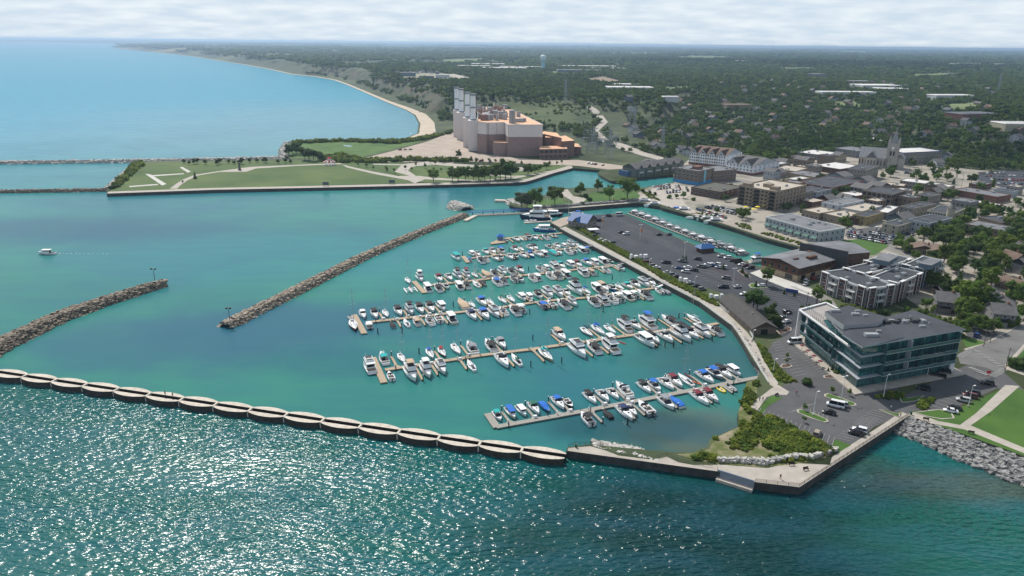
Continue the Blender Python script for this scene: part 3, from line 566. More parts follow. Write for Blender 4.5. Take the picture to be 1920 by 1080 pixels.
def docks():
    global dockbox_me
    b = MB(); b.box(-.6,.6,-.4,.4,0,.75,0,taper=.04); b.box(-.64,.64,-.44,.44,.75,.85,0,taper=.05); dockbox_me = b.mesh('dock_box', M_white)
    ped = MB(); ped.box(-.15,.15,-.15,.15,0,1.0,0); ped.box(-.2,.2,-.2,.2,1.0,1.35,0,taper=.04); pedm = ped.mesh('power_pedestal', M_white)
    nb = 0
    for dn, (dname, D) in enumerate(DOCKS.items()):
        wood = M_wood if D['wood'] else M_woodg
        root = thing('floating_dock', f'{dname}, {"tan" if D["wood"] else "grey"} boards with boats moored along both sides', 'dock', P(*D['line'][0], 0), group='marina docks')
        org = Vector(root.location)
        L = [P(a, b, .55) for a, b in D['line']]; base = L[0]
        u = Vector((math.cos(DH), math.sin(DH), 0)); v = Vector((math.cos(FH), math.sin(FH), 0))
        lend = max((q-base).dot(u) for q in L); mw = MB()
        def off(s): # walk centre line, keeps its slight bends
            ps = [((q-base).dot(u), (q-base).dot(v)) for q in L]
            return float(np.interp(s, [p[0] for p in ps], [p[1] for p in ps]))
        def W(s, t, z=.55): q = base + u*s + v*t; return Vector((q.x, q.y, z)) - org
        for i in range(len(L)-1): strip(mw, L[i]-org, L[i+1]-org+u*.4, 2.2, .15, .6)
        mw.build('walkway', [wood], root)
        if D['head']:
            h = D['head']; mb = MB(); a = P(h[0],h[1],.55)-org; c = P(h[2],h[3],.55)-org; strip(mb, a, c, 2.6, .15, .604); mb.build('head_pontoon', [wood], root)
        if D['gang']:
            mb = MB(); a = L[-1]-org; c = P(*D['gang'], G)-org
            n = Vector((-(c-a).y, (c-a).x, 0)).normalized()
            mb.bar((a.x,a.y,.7),(c.x,c.y,G+.1),1.5,.12,0)
            for sg in (-.75,.75):
                mb.bar(Vector((a.x,a.y,1.75))+n*sg, Vector((c.x,c.y,G+1.15))+n*sg, .07, .07, 0)
                for k in range(7): q = a.lerp(c, k/6); zz = .7+(G-.6)*k/6; mb.bar(Vector((q.x,q.y,zz))+n*sg, Vector((q.x,q.y,zz+1.05))+n*sg, .06, .06, 0)
            mb.build('gangway', [M_alu], root)
        rows = D['boats'].strip().split('\n'); allb = []
        for si, row in enumerate(rows):
            lst = []
            for e in row.split('|'):
                px, py, kd, cn, hc, bd, ln = e.split(); p = P(float(px), float(py), .5)
                lst.append([float((p-base).dot(u)), kd, None if cn == '-' else cn, hc, bd, float(ln), p, e])
            if len(rows) == 1: lst2 = [(1 if 1 else 0, b_) for b_ in lst]
            lst.sort(key=lambda q: q[0]); side = -1 if (si == 0 and len(rows) > 1) else 1; cnt = 0
            merged = []
            for b_ in lst:
                s, kd, cn, hc, bd, ln, p, e = b_; cnt += 1; nb += 1
                t = (p-base).dot(v); tt = t
                o = off(s)
                if s > 1.5:     # berthed beside a finger: keep the end a metre clear of the walkway
                    need = 1.5 + ln/2
                    tt = o + side*max(need, min(abs(t-o), need+1.6))
                q = base + u*s + v*tt
                hd = FH if bd == 'D' else FH + math.pi
                hd += random.uniform(-.03, .03)
                sd = 'far' if side < 0 else 'near'
                lab = f'{boatdesc(kd,cn,hc)}, {ordw(cnt)} on the {sd} side, {dname}'
                add_boat(kd, cn, hc, q.x, q.y, hd, ln, lab, f'boats moored along the {dname}')
                merged.append((s, ln, kd))
            # fingers: one between every second pair of berths
            prev = None; k = 0; ms = [m_ for m_ in merged if m_[0] > 1.0]; i = 0
            while i < len(ms):
                nxt = ms[i+1] if i+1 < len(ms) else None
                if nxt and nxt[0]-ms[i][0] < 8.5: sfin = (ms[i][0]+nxt[0])/2; fl = max(6, max(ms[i][1], nxt[1])*.95); i += 2
                else: sfin = ms[i][0]-ms[i][1]*.17-.75; fl = max(6, ms[i][1]*.95); i += 1
                o = off(sfin); mb = MB(); a = W(sfin, o+side*1.1); c = W(sfin, o+side*(1.1+fl)); strip(mb, a, c, .95, .2, .595, 0)
                if True:
                    w0 = W(sfin-1.4, o+side*1.1); w1 = W(sfin+1.4, o+side*1.1); w2 = W(sfin+.4, o+side*2.6); w3 = W(sfin-.4, o+side*2.6)
                    mb.prism([(w0.x,w0.y),(w1.x,w1.y),(w2.x,w2.y),(w3.x,w3.y)], .2, .59, 0)
                mb.build('finger', [wood], root)
                pm = MB(); e_ = W(sfin+.1, o+side*(1.4+fl)); pm.tube((e_.x,e_.y,-2),(e_.x,e_.y,2.5),.19,n=8); pm.tube((e_.x,e_.y,2.5),(e_.x,e_.y,2.62),.22,n=8,m=1); pm.build('piling', [M_pile, M_white], root)
                if random.random() < .55:
                    q = base+u*(sfin+.2)+v*(o+side*1.2); tag(place(dockbox_me, 'dock_box', None, (q.x,q.y,.6), DH), f'white dock box at the {ordw(k+1)} finger, {sd} side, {dname}', 'dock box', 'white dock boxes')
                if k % 2 == 0 and dn < 4:
                    q = base+u*(sfin-.9)+v*(o+side*.8); place(pedm, 'power_pedestal', root, Vector((q.x,q.y,.6))-org)
                k += 1
        s = 4
        while s < lend:
            o = off(s); 
            for sg in ((-1,) if int(s) % 2 else (1,)):
                e_ = W(s, o+sg*1.3); pm = MB(); pm.tube((e_.x,e_.y,-2),(e_.x,e_.y,2.4),.17,n=8); pm.build('piling', [M_pile], root)
            s += 15
docks()
# free-standing mooring piles between the berths
pm = MB(); pm.tube((0,0,-2),(.1,0,2.6),.2,n=8); pm.tube((.3,.2,-2),(.05,.1,2.5),.18,n=8); pileme = pm.mesh('mooring_pile', M_pile)
for i, (a, b) in enumerate([(786,660),(999,635),(995,685),(1053,678),(1177,797-3),(1231,604),(1273,594),(850,572),(708,622),(991,505),(1131,588-6),(1148,521),(1121,515),(874,683-6),(1263,648),(1247,648),(1335,637),(993,586),(867,477),(955,469),(754,622)]):
    tag(place(pileme, 'mooring_pile', None, P(a, b+3, 0), random.uniform(0,3)), f'dark mooring pile standing in open water, {ordw(i+1)} of the loose piles', 'mooring pile', 'loose mooring piles between the berths')
# boats elsewhere
OTHER = [(1206,382,'Y','-','white',14,178),(1224,388,'Y','-','white',14,178),(1254,393,'C','-','white',12,176),(1264,395,'C','blue','white',12.5,176),(1279,398,'Y','-','white',14,176),(1297,405,'C','tan','white',11,178),(1300,410,'C','-','white',11.5,178),(1313,411,'C','-','white',14,178),(1323,414,'Y','-','white',13,178),(1338,419,'Y','-','white',14.5,179)]
for i, (a, b, k, c, h, l, hd) in enumerate(OTHER):
    p = P(a, b, .5); add_boat(k, None if c == '-' else c, h, p.x, p.y, math.radians(hd), l, f'{boatdesc(k,None if c=="-" else c,h)}, {ordw(i+1)} from left at river promenade', 'boats along the river promenade')
kk = ['R grey grey','R black grey','R - white','U grey grey','R navy grey','C grey grey','R - grey','U white grey','R white white','R black blue','C navy white']
a0, a1 = P(1180,400,0), P(1336,462,0); du = (a1-a0).normalized(); dv = Vector((-du.y, du.x, 0)); dv = dv if dv.x > 0 else -dv; nst = 34
for i in range(nst+7):
    if i < nst: s = i/(nst-1); q = a0.lerp(a1, s) + dv*3.4
    else: q = P(1348,462,0).lerp(P(1388,478,0), (i-nst)/6) + dv*1.6
    k, c, h = kk[(i*7+i//3) % len(kk)].split(); c = None if c == '-' else c; l = random.uniform(7.2, 9.2)
    add_boat(k, c, h, q.x, q.y, math.atan2(dv.y, dv.x)+(math.pi if i % 3 == 0 else 0)+random.uniform(-.05,.05), l, f'{boatdesc(k,c,h)}, {ordw(i+1)} from left behind the pier car park', 'small boats behind the pier car park')
mb = MB(); a = P(1176,401,0); c = P(1345,466,0)
st = thing('floating_dock', 'narrow grey dock carrying the row of small boats behind the car park', 'dock', a, group='marina docks'); o0 = Vector(a)
strip(mb, (0,0), c-o0, 1.5, .2, .62); mb.build('walkway', [M_woodg], st)
for i in range(18):
    mb = MB(); q = (c-o0)*((i+.5)/18); strip(mb, q, q+dv*6.5, .7, .2, .6); mb.build('finger', [M_woodg], st)
def single(a, b, k, c, h, l, hd, lab, z=.5): p = P(a, b, z); return add_boat(k, c, h, p.x, p.y, math.radians(hd), l, lab, None)
single(1421,490,'Y','blue','white',12,20,'white motor yacht with blue canopy moored beside the brown timber building')
single(1080,402,'C','blue','white',12,182,'white speedboat with blue canopy on the channel side of the pier')
single(1003,410,'Y','white','navy',22,178,'large dark-hulled white charter yacht at the end of the pier')
single(1037,404,'T','white','black',15,2,'dark hulled charter fishing boat moored behind the big yacht')
single(1020,432,'T','white','blue',15,183,'light blue workboat moored beside the farthest dock')
single(994,415.5,'R',None,'white',9,182,'small white boat moored in front of the big charter yacht')
single(88,475,'T','white','white',10,182,'lone white motorboat under way on the open lake')
single(1167,641,'K','red','white',4.2,-50,'red kayak lying on a finger of the second nearest dock',.55)
single(1306,717,'K','orange','white',4.5,-50,'orange kayak beside the nearest dock',.3)
# ---------------------------------------------------------------- ground coverings
M_asph = mat('asphalt_dark', (.036,.040,.050), .9, .16, .09, coord='World', det=8, bump=.0)
M_asph2 = mat('asphalt_grey', (.085,.085,.088), .9, .14, .12, coord='World', det=8)
M_road = mat('road_grey', (.22,.21,.19), .9, .12, .15, coord='World', det=8)
M_conc = mat('concrete_pale', (.40,.36,.31), .85, .12, .3, coord='World', det=8)
M_conc2 = mat('concrete_white', (.52,.50,.46), .85, .08, .4, coord='World', det=6)
M_gravel = mat('gravel_yard', (.40,.33,.27), .95, .12, .06, coord='World', det=10)
M_sand = mat('beach_sand', (.50,.42,.32), .95, .1, .05, coord='World', det=8)
M_lawn = mat('lawn', (.035,.095,.010), .95, col2=(.062,.135,.016), scale=.06, coord='World', det=8)
M_lawn2 = mat('dry_lawn', (.048,.095,.018), .95, col2=(.095,.14,.034), scale=.02, coord='World', det=8)
M_meadow = mat('meadow', (.04,.10,.015), .95, col2=(.09,.16,.03), scale=.04, coord='World', det=9)
M_mulch = mat('mulch', (.08,.045,.03), .95, .2, 1, coord='World')
M_town = mat('town_ground', (.075,.085,.055), .9, col2=(.33,.295,.245), lo=.30, hi=.50, scale=.045, coord='World', det=6)
M_line = mat('road_paint', (.30,.30,.285), .7, .1, 2); M_redline = mat('red_paint', (.22,.08,.05), .7, .15, 2)
_lv = [0]
COVERS = []
def cover(name, poly, m, lv, label=None, **k):
    _lv[0] += 1; o = sheet(name, poly, .010*lv+.0012*_lv[0], m, label, **k)
    COVERS.append((name, [(PT(a, b) if k.get('drape') else P(a, b)).to_2d() for a, b in poly])); return o
# town
cover('pavement', [(1190,379),(1240,383),(1290,400),(1352,418),(1436,445),(1500,462),(1560,470),(1640,500),(1700,560),(1830,640),(1925,700),(1925,330),(1850,320),(1760,312),(1660,296),(1560,292),(1450,308),(1380,300),(1290,300),(1262,328),(1264,343),(1215,352),(1195,362)], M_town, 1, 'mixed pale paving and asphalt of the town centre')
cover('parking_lot', [(1068,406),(1165,401),(1176,404),(1245,437),(1300,460),(1331,471),(1376,484),(1419,500),(1448,520),(1500,545),(1552,572),(1530,600),(1505,650),(1478,650),(1455,610),(1400,575),(1350,548),(1290,528),(1200,490),(1130,455),(1080,428)], M_asph, 2, 'dark asphalt car park covering the pier')
cover('boat_ramp', [(1033,417),(1054,408.5),(1070,405),(1078,410),(1064,420),(1050,426),(1042,422)], M_gravel, 3, 'tan paved ramp at the end of the pier')
cover('promenade_path', [(1050,428.5),(1110,460.5),(1172,492.5),(1252,535.5),(1312,566),(1372,610),(1383,624),(1410,668),(1425,692),(1434,706),(1444,722),(1455,728),(1459,718),(1448,702),(1430,672),(1418,645),(1400,622),(1375,598),(1345,570),(1322,560),(1260,528),(1180,488),(1118,455),(1060,425)], M_conc, 4, 'pale promenade along the marina edge')
cover('condo_parking', [(1436,660),(1452,640),(1478,628),(1500,600),(1530,585),(1560,600),(1640,700),(1700,740),(1800,690),(1850,670),(1890,705),(1925,735),(1905,742),(1870,728),(1800,760),(1760,775),(1715,772),(1700,776),(1640,800),(1585,845),(1560,835),(1545,830),(1405,770),(1425,745),(1470,722),(1492,714)], M_asph2, 2, 'grey asphalt car park round the glass building')
cover('lakefront_walk', [(1499,914),(1706,778.5),(1690,772),(1664,790),(1560,857),(1556,872),(1480,868),(1440,878),(1345,871),(1346,883),(1415,904)], M_conc, 5, 'pale concrete fishing promenade beside the lake')
cover('breakwater_path', [(1064,845.5),(1345,884),(1345,872),(1300,872),(1272,867),(1250,856.5),(1225,862.5),(1160,854.5),(1135,845),(1107,837),(1066,840)], M_conc, 5, 'pale concrete path on the seawall')
cover('shore_path', [(1405,770),(1412,752),(1425,745),(1447,728),(1459,722),(1480,735),(1475,741),(1452,740),(1437,745),(1420,770),(1408,778)], M_conc, 6, 'pale footpath above the shrubs')
cover('grass_verge', [(1422,768),(1434,752),(1447,742),(1468,745),(1440,762),(1428,777)], M_lawn, 7, 'green grass triangle beside the path')
cover('grass_verge', [(1447,700),(1430,668),(1420,640),(1428,642),(1450,680),(1480,708),(1494,716),(1460,717)], M_lawn, 6, 'strip of planting along the promenade')
cover('grass_verge', [(1552,850),(1566,824),(1596,835),(1572,848)], M_lawn, 6, 'green grass corner by the lakeside car park')
# right-hand park
cover('park_lawn', [(1706,779),(1925,856),(2250,980),(2200,700),(1925,735),(1895,722),(1800,765),(1760,772),(1712,771)], M_lawn, 3, 'green lawn with footpaths right of the lake walk')
cover('park_path', [(1700,776),(1712,773),(1760,790),(1800,797),(1830,775),(1885,722),(1912,724),(1860,770),(1820,798),(1925,842),(1925,852),(1810,806),(1790,802),(1745,794),(1706,780)], M_conc, 5, 'pale footpath crossing the park lawn')
cover('road', [(1795,665),(1812,656),(1858,640),(1925,604),(2100,520),(2100,660),(1925,640),(1884,684),(1880,705),(1850,690),(1800,682)], mat('street_asphalt', (.15,.147,.14), .9, .14, .12, coord='World', det=8), 6, 'grey street meeting the crossing')
cover('road', [(1448,522),(1470,515),(1560,560),(1570,575),(1552,571)], M_road, 6, 'grey street beside the brown timber building')
cover('plaza', [(1406,512),(1425,506),(1500,535),(1537,548),(1520,556),(1480,543),(1425,521)], M_conc2, 8, 'bright white concrete apron beside the timber building')
cover('green_square', [(1570,452),(1625,447),(1668,461),(1640,478),(1610,482),(1600,470)], M_lawn, 6, 'green lawn square behind the timber building')
cover('parking_lot', [(1585,440),(1590,432),(1640,425),(1720,440),(1700,452),(1666,459),(1622,445),(1590,448)], M_asph2, 6, 'town car park full of cars beside the green square')
cover('parking_lot', [(1840,322),(1925,318),(1925,355),(1880,352),(1825,335)], M_asph, 6, 'car park right of the church')
cover('parking_lot', [(1196,372),(1230,350),(1262,345),(1300,352),(1302,362),(1280,375),(1292,392),(1350,405),(1378,412),(1352,416),(1290,399),(1243,385)], M_conc, 5, 'sunlit pale car park by the river')
for pl, lb in (([(1460,395),(1505,402),(1560,420),(1620,440),(1700,470),(1760,520),(1800,560),(1925,590),(1925,600),(1790,572),(1740,525),(1690,478),(1610,450),(1550,432),(1500,412),(1455,402)],'main street through the town'),
  ([(1560,470),(1640,440),(1700,420),(1780,380),(1925,335),(1925,345),(1790,388),(1712,426),(1655,450),(1575,480)],'side street rising past the shops'),
  ([(1300,318),(1380,335),(1440,345),(1530,330),(1600,325),(1700,350),(1790,350),(1925,400),(1925,410),(1785,360),(1700,358),(1600,335),(1530,340),(1440,355),(1375,345),(1300,327)],'street below the church')):
    cover('road', pl, M_road, 4, lb)
cover('parking_lot', [(1806,618),(1848,612),(1872,628),(1850,640),(1815,632)], M_asph2, 7, 'small paved yard right of the glass building')
cover('grass_verge', [(1802,636),(1815,633),(1848,642),(1836,648),(1812,652)], M_lawn, 8, 'grass corner right of the glass building')
cover('pavement', [(1806,655),(1812,653),(1850,643),(1925,600),(1925,604),(1858,640),(1812,657)], M_conc, 9, 'pale pavement beside the right street')
cover('pavement', [(1884,684),(1925,640),(1925,646),(1893,686),(1925,700),(1925,706),(1884,692)], M_conc, 9, 'pale pavement at the far street corner')
cover('grass_verge', [(1893,686),(1925,650),(1925,698)], M_lawn, 8, 'grass behind the far street corner')
cover('grass_verge', [(1850,590),(1900,575),(1925,585),(1900,602),(1870,612)], M_lawn, 7, 'bright green garden behind the glass building')
# park island
cover('park_lawn', [(985,388),(1020,374),(1050,372),(1060,378),(1080,380),(1070,386),(1005,392)], M_lawn, 2, 'left green lawn of the island park')
cover('park_lawn', [(1090,372),(1115,360),(1150,357),(1190,358),(1200,366),(1197,374),(1150,380),(1100,382)], M_lawn, 2, 'right green lawn of the island park')
cover('park_path', [(1000,396),(1070,390),(1198,379.5),(1198,374),(1140,381),(1090,383),(1070,386),(1000,393)], M_conc, 3, 'pale walk along the island park')
cover('park_path', [(1050,357),(1064,355),(1075,368),(1100,372),(1092,382),(1078,384),(1072,376),(1054,366)], M_conc, 4, 'curving pale path between the two island lawns')
# peninsula
cover('park_lawn', [(206,360),(222,340),(240,328),(262,307),(540,301),(640,298),(665,303),(740,327),(778,343),(640,347),(400,353)], M_lawn2, 2, 'broad dry green lawn of the peninsula park')
cover('park_lawn', [(660,302),(760,305),(985,318),(1060,305),(1075,312),(1040,321),(985,338),(850,344),(790,342),(740,326)], M_lawn2, 2, 'green beds of the eastern peninsula park')
cover('promenade_path', [(200,363),(400,356),(640,351),(780,348),(960,343),(985,341),(1000,337),(1040,324),(1074,315),(1071,311),(1036,320),(990,335),(950,340),(780,344),(640,347.5),(400,352.5),(204,359.5)], M_conc, 4, 'pale promenade on the peninsula seawall')
cover('park_path', [(318,354),(330,345),(345,336),(365,328),(410,321),(470,313),(560,309),(640,306),(640,308),(560,311),(480,316),(462,322),(412,322.5),(372,329),(352,338),(338,348),(332,354)], M_conc, 5, 'pale curving path across the peninsula lawn')
for pl in ([(272,326),(282,327),(312,345),(304,348)], [(337,314),(342,313),(358,322),(352,324)], [(242,349),(296,345),(296,347),(243,351)], [(280,329),(345,325),(345,326.5),(284,331)]):
    cover('park_path', pl, M_conc2, 5, 'short white path in the meadow at the tip of the peninsula')
cover('park_path', [(640,308),(655,312),(700,322),(745,330),(790,330),(800,335),(778,344),(765,338),(700,326),(650,314)], M_conc, 5, 'pale path down to the peninsula entrance')
cover('park_path', [(740,322),(755,308),(800,303),(850,307),(940,312),(1000,315),(1000,318),(930,316),(840,311),(800,308),(770,314),(765,320),(780,330),(840,335),(900,338),(900,341),(790,336)], M_conc, 4, 'looping pale drive of the peninsula park')
for pl in ([(860,318),(930,314),(1000,320),(1000,322),(930,316.5),(862,320)], [(850,311),(905,326),(960,330),(985,329),(984,331),(955,332),(900,328),(846,313)], [(700,307),(790,309),(850,305),(850,306.5),(790,311),(700,309)], [(900,338),(960,333),(1040,319),(1066,311),(1069,312),(1042,321),(962,335.5),(905,340)]):
    cover('park_path', pl, M_conc, 6, 'pale path through the eastern park beds')
cover('yard', [(680,297),(730,285),(800,266),(840,250),(862,248),(880,285),(940,293),(1010,300),(1085,300),(1200,315),(1140,318),(1085,311),(1010,308),(900,303),(760,304),(690,303)], M_gravel, 3, 'sunlit pink gravel yard of the power plant')
cover('meadow', [(545,296),(540,275),(570,266),(640,263),(750,263),(800,256),(845,247),(770,272),(690,292),(672,298),(600,298)], M_meadow, 2, 'bright green wild meadow behind the peninsula')
cover('pond', [(642,272),(655,272.5),(662,274),(655,275.2),(646,274)], mat('pond_water', (.2,.33,.36), .15), 4, 'small pale pond in the meadow')
cover('shore_thicket', [(1400,716),(1418,712),(1420,740),(1408,762),(1400,775),(1470,800),(1545,838),(1560,852),(1540,862),(1480,872),(1420,876),(1345,870),(1300,862),(1268,852),(1300,850),(1330,842),(1340,822),(1370,808),(1392,798),(1386,786),(1384,772),(1392,755)], mat('sandy_scrub', (.10,.12,.03), .95, col2=(.30,.25,.17), scale=.12, coord='World', det=8, lo=.45, hi=.62), 2, 'sandy scrub ground above the little beach')
# hill roads and fields, laid over the slopes
cover('road', [(1095,199),(1110,200),(1128,213),(1140,229),(1128,240),(1122,246),(1140,262),(1175,272),(1215,288),(1245,296),(1240,302),(1205,293),(1160,279),(1120,262),(1112,248),(1116,239),(1127,229),(1115,216)], M_conc, 30, 'pale curving road climbing from the river', drape=True)
cover('meadow', [(900,190),(930,184),(1040,190),(1095,200),(1118,222),(1110,238),(1060,240),(1000,236),(960,215)], mat('hill_meadow', (.035,.065,.018), .95, col2=(.10,.12,.04), scale=.02, coord='World', det=9), 22, 'grassy slope with terraces behind the power plant', drape=True)
cover('field', [(1100,148),(1130,144),(1165,152),(1160,158),(1110,156)], mat('bare_field', (.26,.19,.13), .95), 30, 'bare brown field beyond the river', drape=True, step=30)
cover('building_site', [(735,138),(790,134),(850,140),(880,150),(830,152),(760,150)], mat('site_soil', (.2,.2,.12), .95, col2=(.34,.31,.22), scale=.02, coord='World'), 30, 'new housing estate ground on the bluff top', drape=True, step=30)
cover('road', [(830,140),(850,139),(930,156),(935,159),(900,153)], M_conc, 40, 'pale road across the bluff top', drape=True, step=30)
cover('road', [(948,167),(960,166),(1005,179),(1000,182)], M_road, 40, 'grey road leading down the hill', drape=True, step=30)
for pl in ([(1240,107),(1330,105),(1400,108),(1320,111)], [(1120,100),(1220,99),(1240,102),(1140,103)], [(820,112),(900,110),(930,114),(850,117)], [(480,103),(560,101),(580,105),(500,107)], [(1450,128),(1520,126),(1540,131),(1470,133)], [(1700,140),(1790,137),(1810,143),(1720,147)], [(1240,165),(1290,162),(1300,170),(1250,172)], [(1560,192),(1600,190),(1620,200),(1575,203)], [(1500,96.5),(1600,95.5),(1700,97),(1600,99)], [(1760,118),(1900,119),(1925,124),(1780,123)], [(640,118),(700,117),(720,121),(650,122)], [(1760,200),(1830,192),(1850,197),(1790,210)], [(1000,136),(1060,133),(1100,140),(1040,142)]):
    cover('field', pl, mat('far_field', (.10,.15,.05), .95, col2=(.17,.2,.08), scale=.01, coord='World'), 60, 'pale green field among the far trees', drape=True, step=60)
# beach
bm_ = MB(); bl = [Vector(p) for p in BEACH]
vs = []
for i, p in enumerate(bl):
    a = bl[max(0,i-1)]; c = bl[min(len(bl)-1,i+1)]; n = Vector(((c-a).y, -(c-a).x)).normalized(); wdt = (26,26,24,20,15,11,9)[i] if i < 7 else 9
    for o in (0, wdt*.33, wdt*.66, wdt): q = p+n*o; vs.append((q.x, q.y, th(q.x, q.y)+.18 if o else .2))
bm_.add(vs, [(4*i+j, 4*i+4+j, 4*i+5+j, 4*i+1+j) for i in range(len(bl)-1) for j in range(3)], 0, True)
tag(bm_.build('beach', M_sand), 'narrow sandy beach under the bluff', kind='structure')
# foam along the beach
fo = MB()
for i in range(8):
    a, c = bl[i], bl[i+1]; n = Vector(((c-a).y, -(c-a).x)).normalized(); k = max(2, int((c-a).length/45))
    for j in range(k):
        if random.random() < .4:
            q = a.lerp(c, (j+random.random())/k) - n*random.choice((2,5,9,14)); d = (c-a).normalized(); l = random.uniform(3,8); w = random.uniform(.3,.6)
            fo.add([(q.x-d.x*l,q.y-d.y*l,.05),(q.x-n.x*w,q.y-n.y*w,.05),(q.x+d.x*l,q.y+d.y*l,.05),(q.x+n.x*w,q.y+n.y*w,.05)], [(0,1,2,3)])
tag(fo.build('surf_foam', mat('foam', (.75,.8,.8), .8)), 'white breaking wavelets off the beach', kind='stuff')
# ---------------------------------------------------------------- kerbs, islands, parking lines
def island(pts, label, mats=(M_conc, M_lawn), z=.13):
    w = [P2(a, b) for a, b in pts]; c = Vector((sum(p[0] for p in w)/len(w), sum(p[1] for p in w)/len(w)))
    mb = MB(); mb.prism([tuple(p) for p in w], G, G+z+.08, 0); inn = [tuple(Vector(p)+(c-Vector(p)).normalized()*min(.6,(c-Vector(p)).length*.4)) for p in w]; mb.prism(inn, G+z, G+z+.12, 1)
    return tag(mb.build('kerbed_island', list(mats)), label, 'planting island')
island([(1494,769),(1500,768),(1525,775),(1551,787),(1554,791),(1546,793),(1515,783),(1495,774)], 'long kerbed grass island with a lamp, nearer the lake')
island([(1545,740),(1552,738),(1580,747),(1604,757),(1606,761),(1598,762),(1565,751),(1546,744)], 'long kerbed grass island with a lamp, nearer the glass building')
island([(1462,688),(1466,683),(1480,683),(1486,687),(1480,690),(1466,690)], 'small oval kerbed island in the glass building car park', (M_conc, M_mulch))
island([(1543,705),(1560,702),(1572,709),(1565,711),(1545,709)], 'small kerbed island by the terrace of the glass building', (M_conc, M_mulch))
island([(1467,618),(1455,620),(1462,628),(1470,625),(1484,620),(1484,615),(1475,613)], 'kerbed mulch bed with a white lamp by the marina building', (M_conc, M_mulch))
island([(1684,744),(1700,747),(1733,742),(1722,752),(1700,755),(1690,755)], 'kerbed lawn island in front of the glass building')
island([(1647,768),(1655,769),(1680,776),(1690,778),(1684,783),(1665,776)], 'kerbed grass strip by the lake walk')
island([(1714,774),(1740,770),(1762,768),(1785,775),(1790,785),(1765,787),(1735,781)], 'broad kerbed lawn right of the lake walk')
island([(1403,535),(1410,531),(1430,533),(1440,540),(1425,541),(1408,540)], 'kerbed shrub island in the pier car park')
island([(1382,508),(1392,505),(1404,516),(1408,521),(1396,519)], 'shrub island with a dark cone in the pier car park', (M_conc, M_mulch))
def lines(name, rows, w=.075, m=None, lab=''):
    """painted bay lines: each row = start px, end px of the bay heads, number, bay depth vector in metres (angle)"""
    mb = MB()
    for (a, c, n, ang, ln) in rows:
        A = P(*a); C = P(*c); d = Vector((math.cos(math.radians(ang)), math.sin(math.radians(ang)), 0))*ln
        for i in range(n+1):
            q = A.lerp(C, i/n); e = q+d; s = (e-q).normalized(); nn = Vector((-s.y, s.x, 0))*w; z = G+.18
            mb.add([(q.x-nn.x,q.y-nn.y,z),(e.x-nn.x,e.y-nn.y,z),(e.x+nn.x,e.y+nn.y,z),(q.x+nn.x,q.y+nn.y,z)], [(0,1,2,3)])
    return tag(mb.build(name, m or M_line), lab, kind='structure')
lines('parking_lines', [((1120,430),(1182,462),17,21,9),((1160,424),(1270,473),24,21,9),((1155,414),(1215,437),15,21,5),((1300,505),(1370,535),12,21,9),((1380,530),(1300,500),1,0,.1),((1255,497),(1340,535),15,21,5),
  ((1420,545),(1500,590),15,21,9),((1445,535),(1528,580),15,21,5)], lab='white painted bays of the pier car park')
lines('parking_lines', [((1330,505),(1385,530),9,21,9)], m=M_redline, lab='faded red painted bays of the pier car park')
lines('parking_lines', [((1440,640),(1490,706),13,23,5.5),((1497,652),(1560,697),12,23,-5.5),((1412,775),(1560,836),17,60,5.5),((1500,773),(1548,792),6,60,5),((1500,770),(1530,757),5,20,-4.5),((1630,800),(1664,776),7,150,5),((1595,828),(1655,790),11,150,5),((1740,700),(1785,680),7,110,5),((1775,770),(1860,715),12,130,5)], lab='white painted bays round the glass building')
# zebra crossings
z = MB()
for A, C, n in (((1800,670),(1822,655),9),((1829,658),(1875,686),11),((1862,706),(1882,693),9),((1820,690),(1850,703),7)):
    a, c = P(*A), P(*C); d = (c-a).normalized(); nn = Vector((-d.y, d.x, 0))*1.3
    for i in range(n):
        q = a.lerp(c, i/(n-1)); s = d*.3; zz = G+.20
        z.add([(q+nn*t+s*u).to_tuple()[:2]+(zz,) for t, u in ((-1,-1),(1,-1),(1,1),(-1,1))], [(0,1,2,3)])
a, c = P(1486,538), P(1520,552); d = (c-a).normalized(); nn = Vector((-d.y, d.x, 0))*1.2
for i in range(9):
    q = a.lerp(c, i/8); s = d*.3; z.add([(q+nn*t+s*u).to_tuple()[:2]+(G+.20,) for t, u in ((-1,-1),(1,-1),(1,1),(-1,1))], [(0,1,2,3)])
tag(z.build('crossing_stripes', M_line), 'white zebra stripes at the street corners', kind='structure')
# ---------------------------------------------------------------- rock work
M_rock = mat('armour_stone', (.12,.095,.07), .9, col2=(.44,.37,.29), scale=.9, coord='World', det=3)
M_rockd = mat('dark_armour_stone', (.06,.05,.04), .9, col2=(.34,.28,.21), scale=.8, coord='World', det=3)
M_rockw = mat('pale_limestone', (.27,.26,.24), .9, col2=(.60,.57,.52), scale=.8, coord='World', det=3)
M_rockg = mat('grey_limestone', (.085,.085,.082), .9, col2=(.36,.355,.34), scale=.8, coord='World', det=3)
ICO = None
def rocks(mb, pts, size, zfn, jit=.35, m=0):
    for x, y in pts:
        s = size*random.uniform(.6,1.35); T = Matrix.Rotation(random.uniform(0,6.3),3,'Z') @ Matrix.Rotation(random.uniform(-.5,.5),3,'X'); c = Vector((x, y, zfn(x,y)))
        v = []
        for a, b, q in ((-1,-1,-1),(1,-1,-1),(1,1,-1),(-1,1,-1),(-1,-1,1),(1,-1,1),(1,1,1),(-1,1,1)):
            v.append(c + T @ Vector((a*s*.62*random.uniform(.6,1.1), b*s*.45*random.uniform(.6,1.1), q*s*.36*random.uniform(.6,1.1))))
        mb.add(v, [(3,2,1,0),(4,5,6,7),(0,1,5,4),(1,2,6,5),(2,3,7,6),(3,0,4,7)], m)
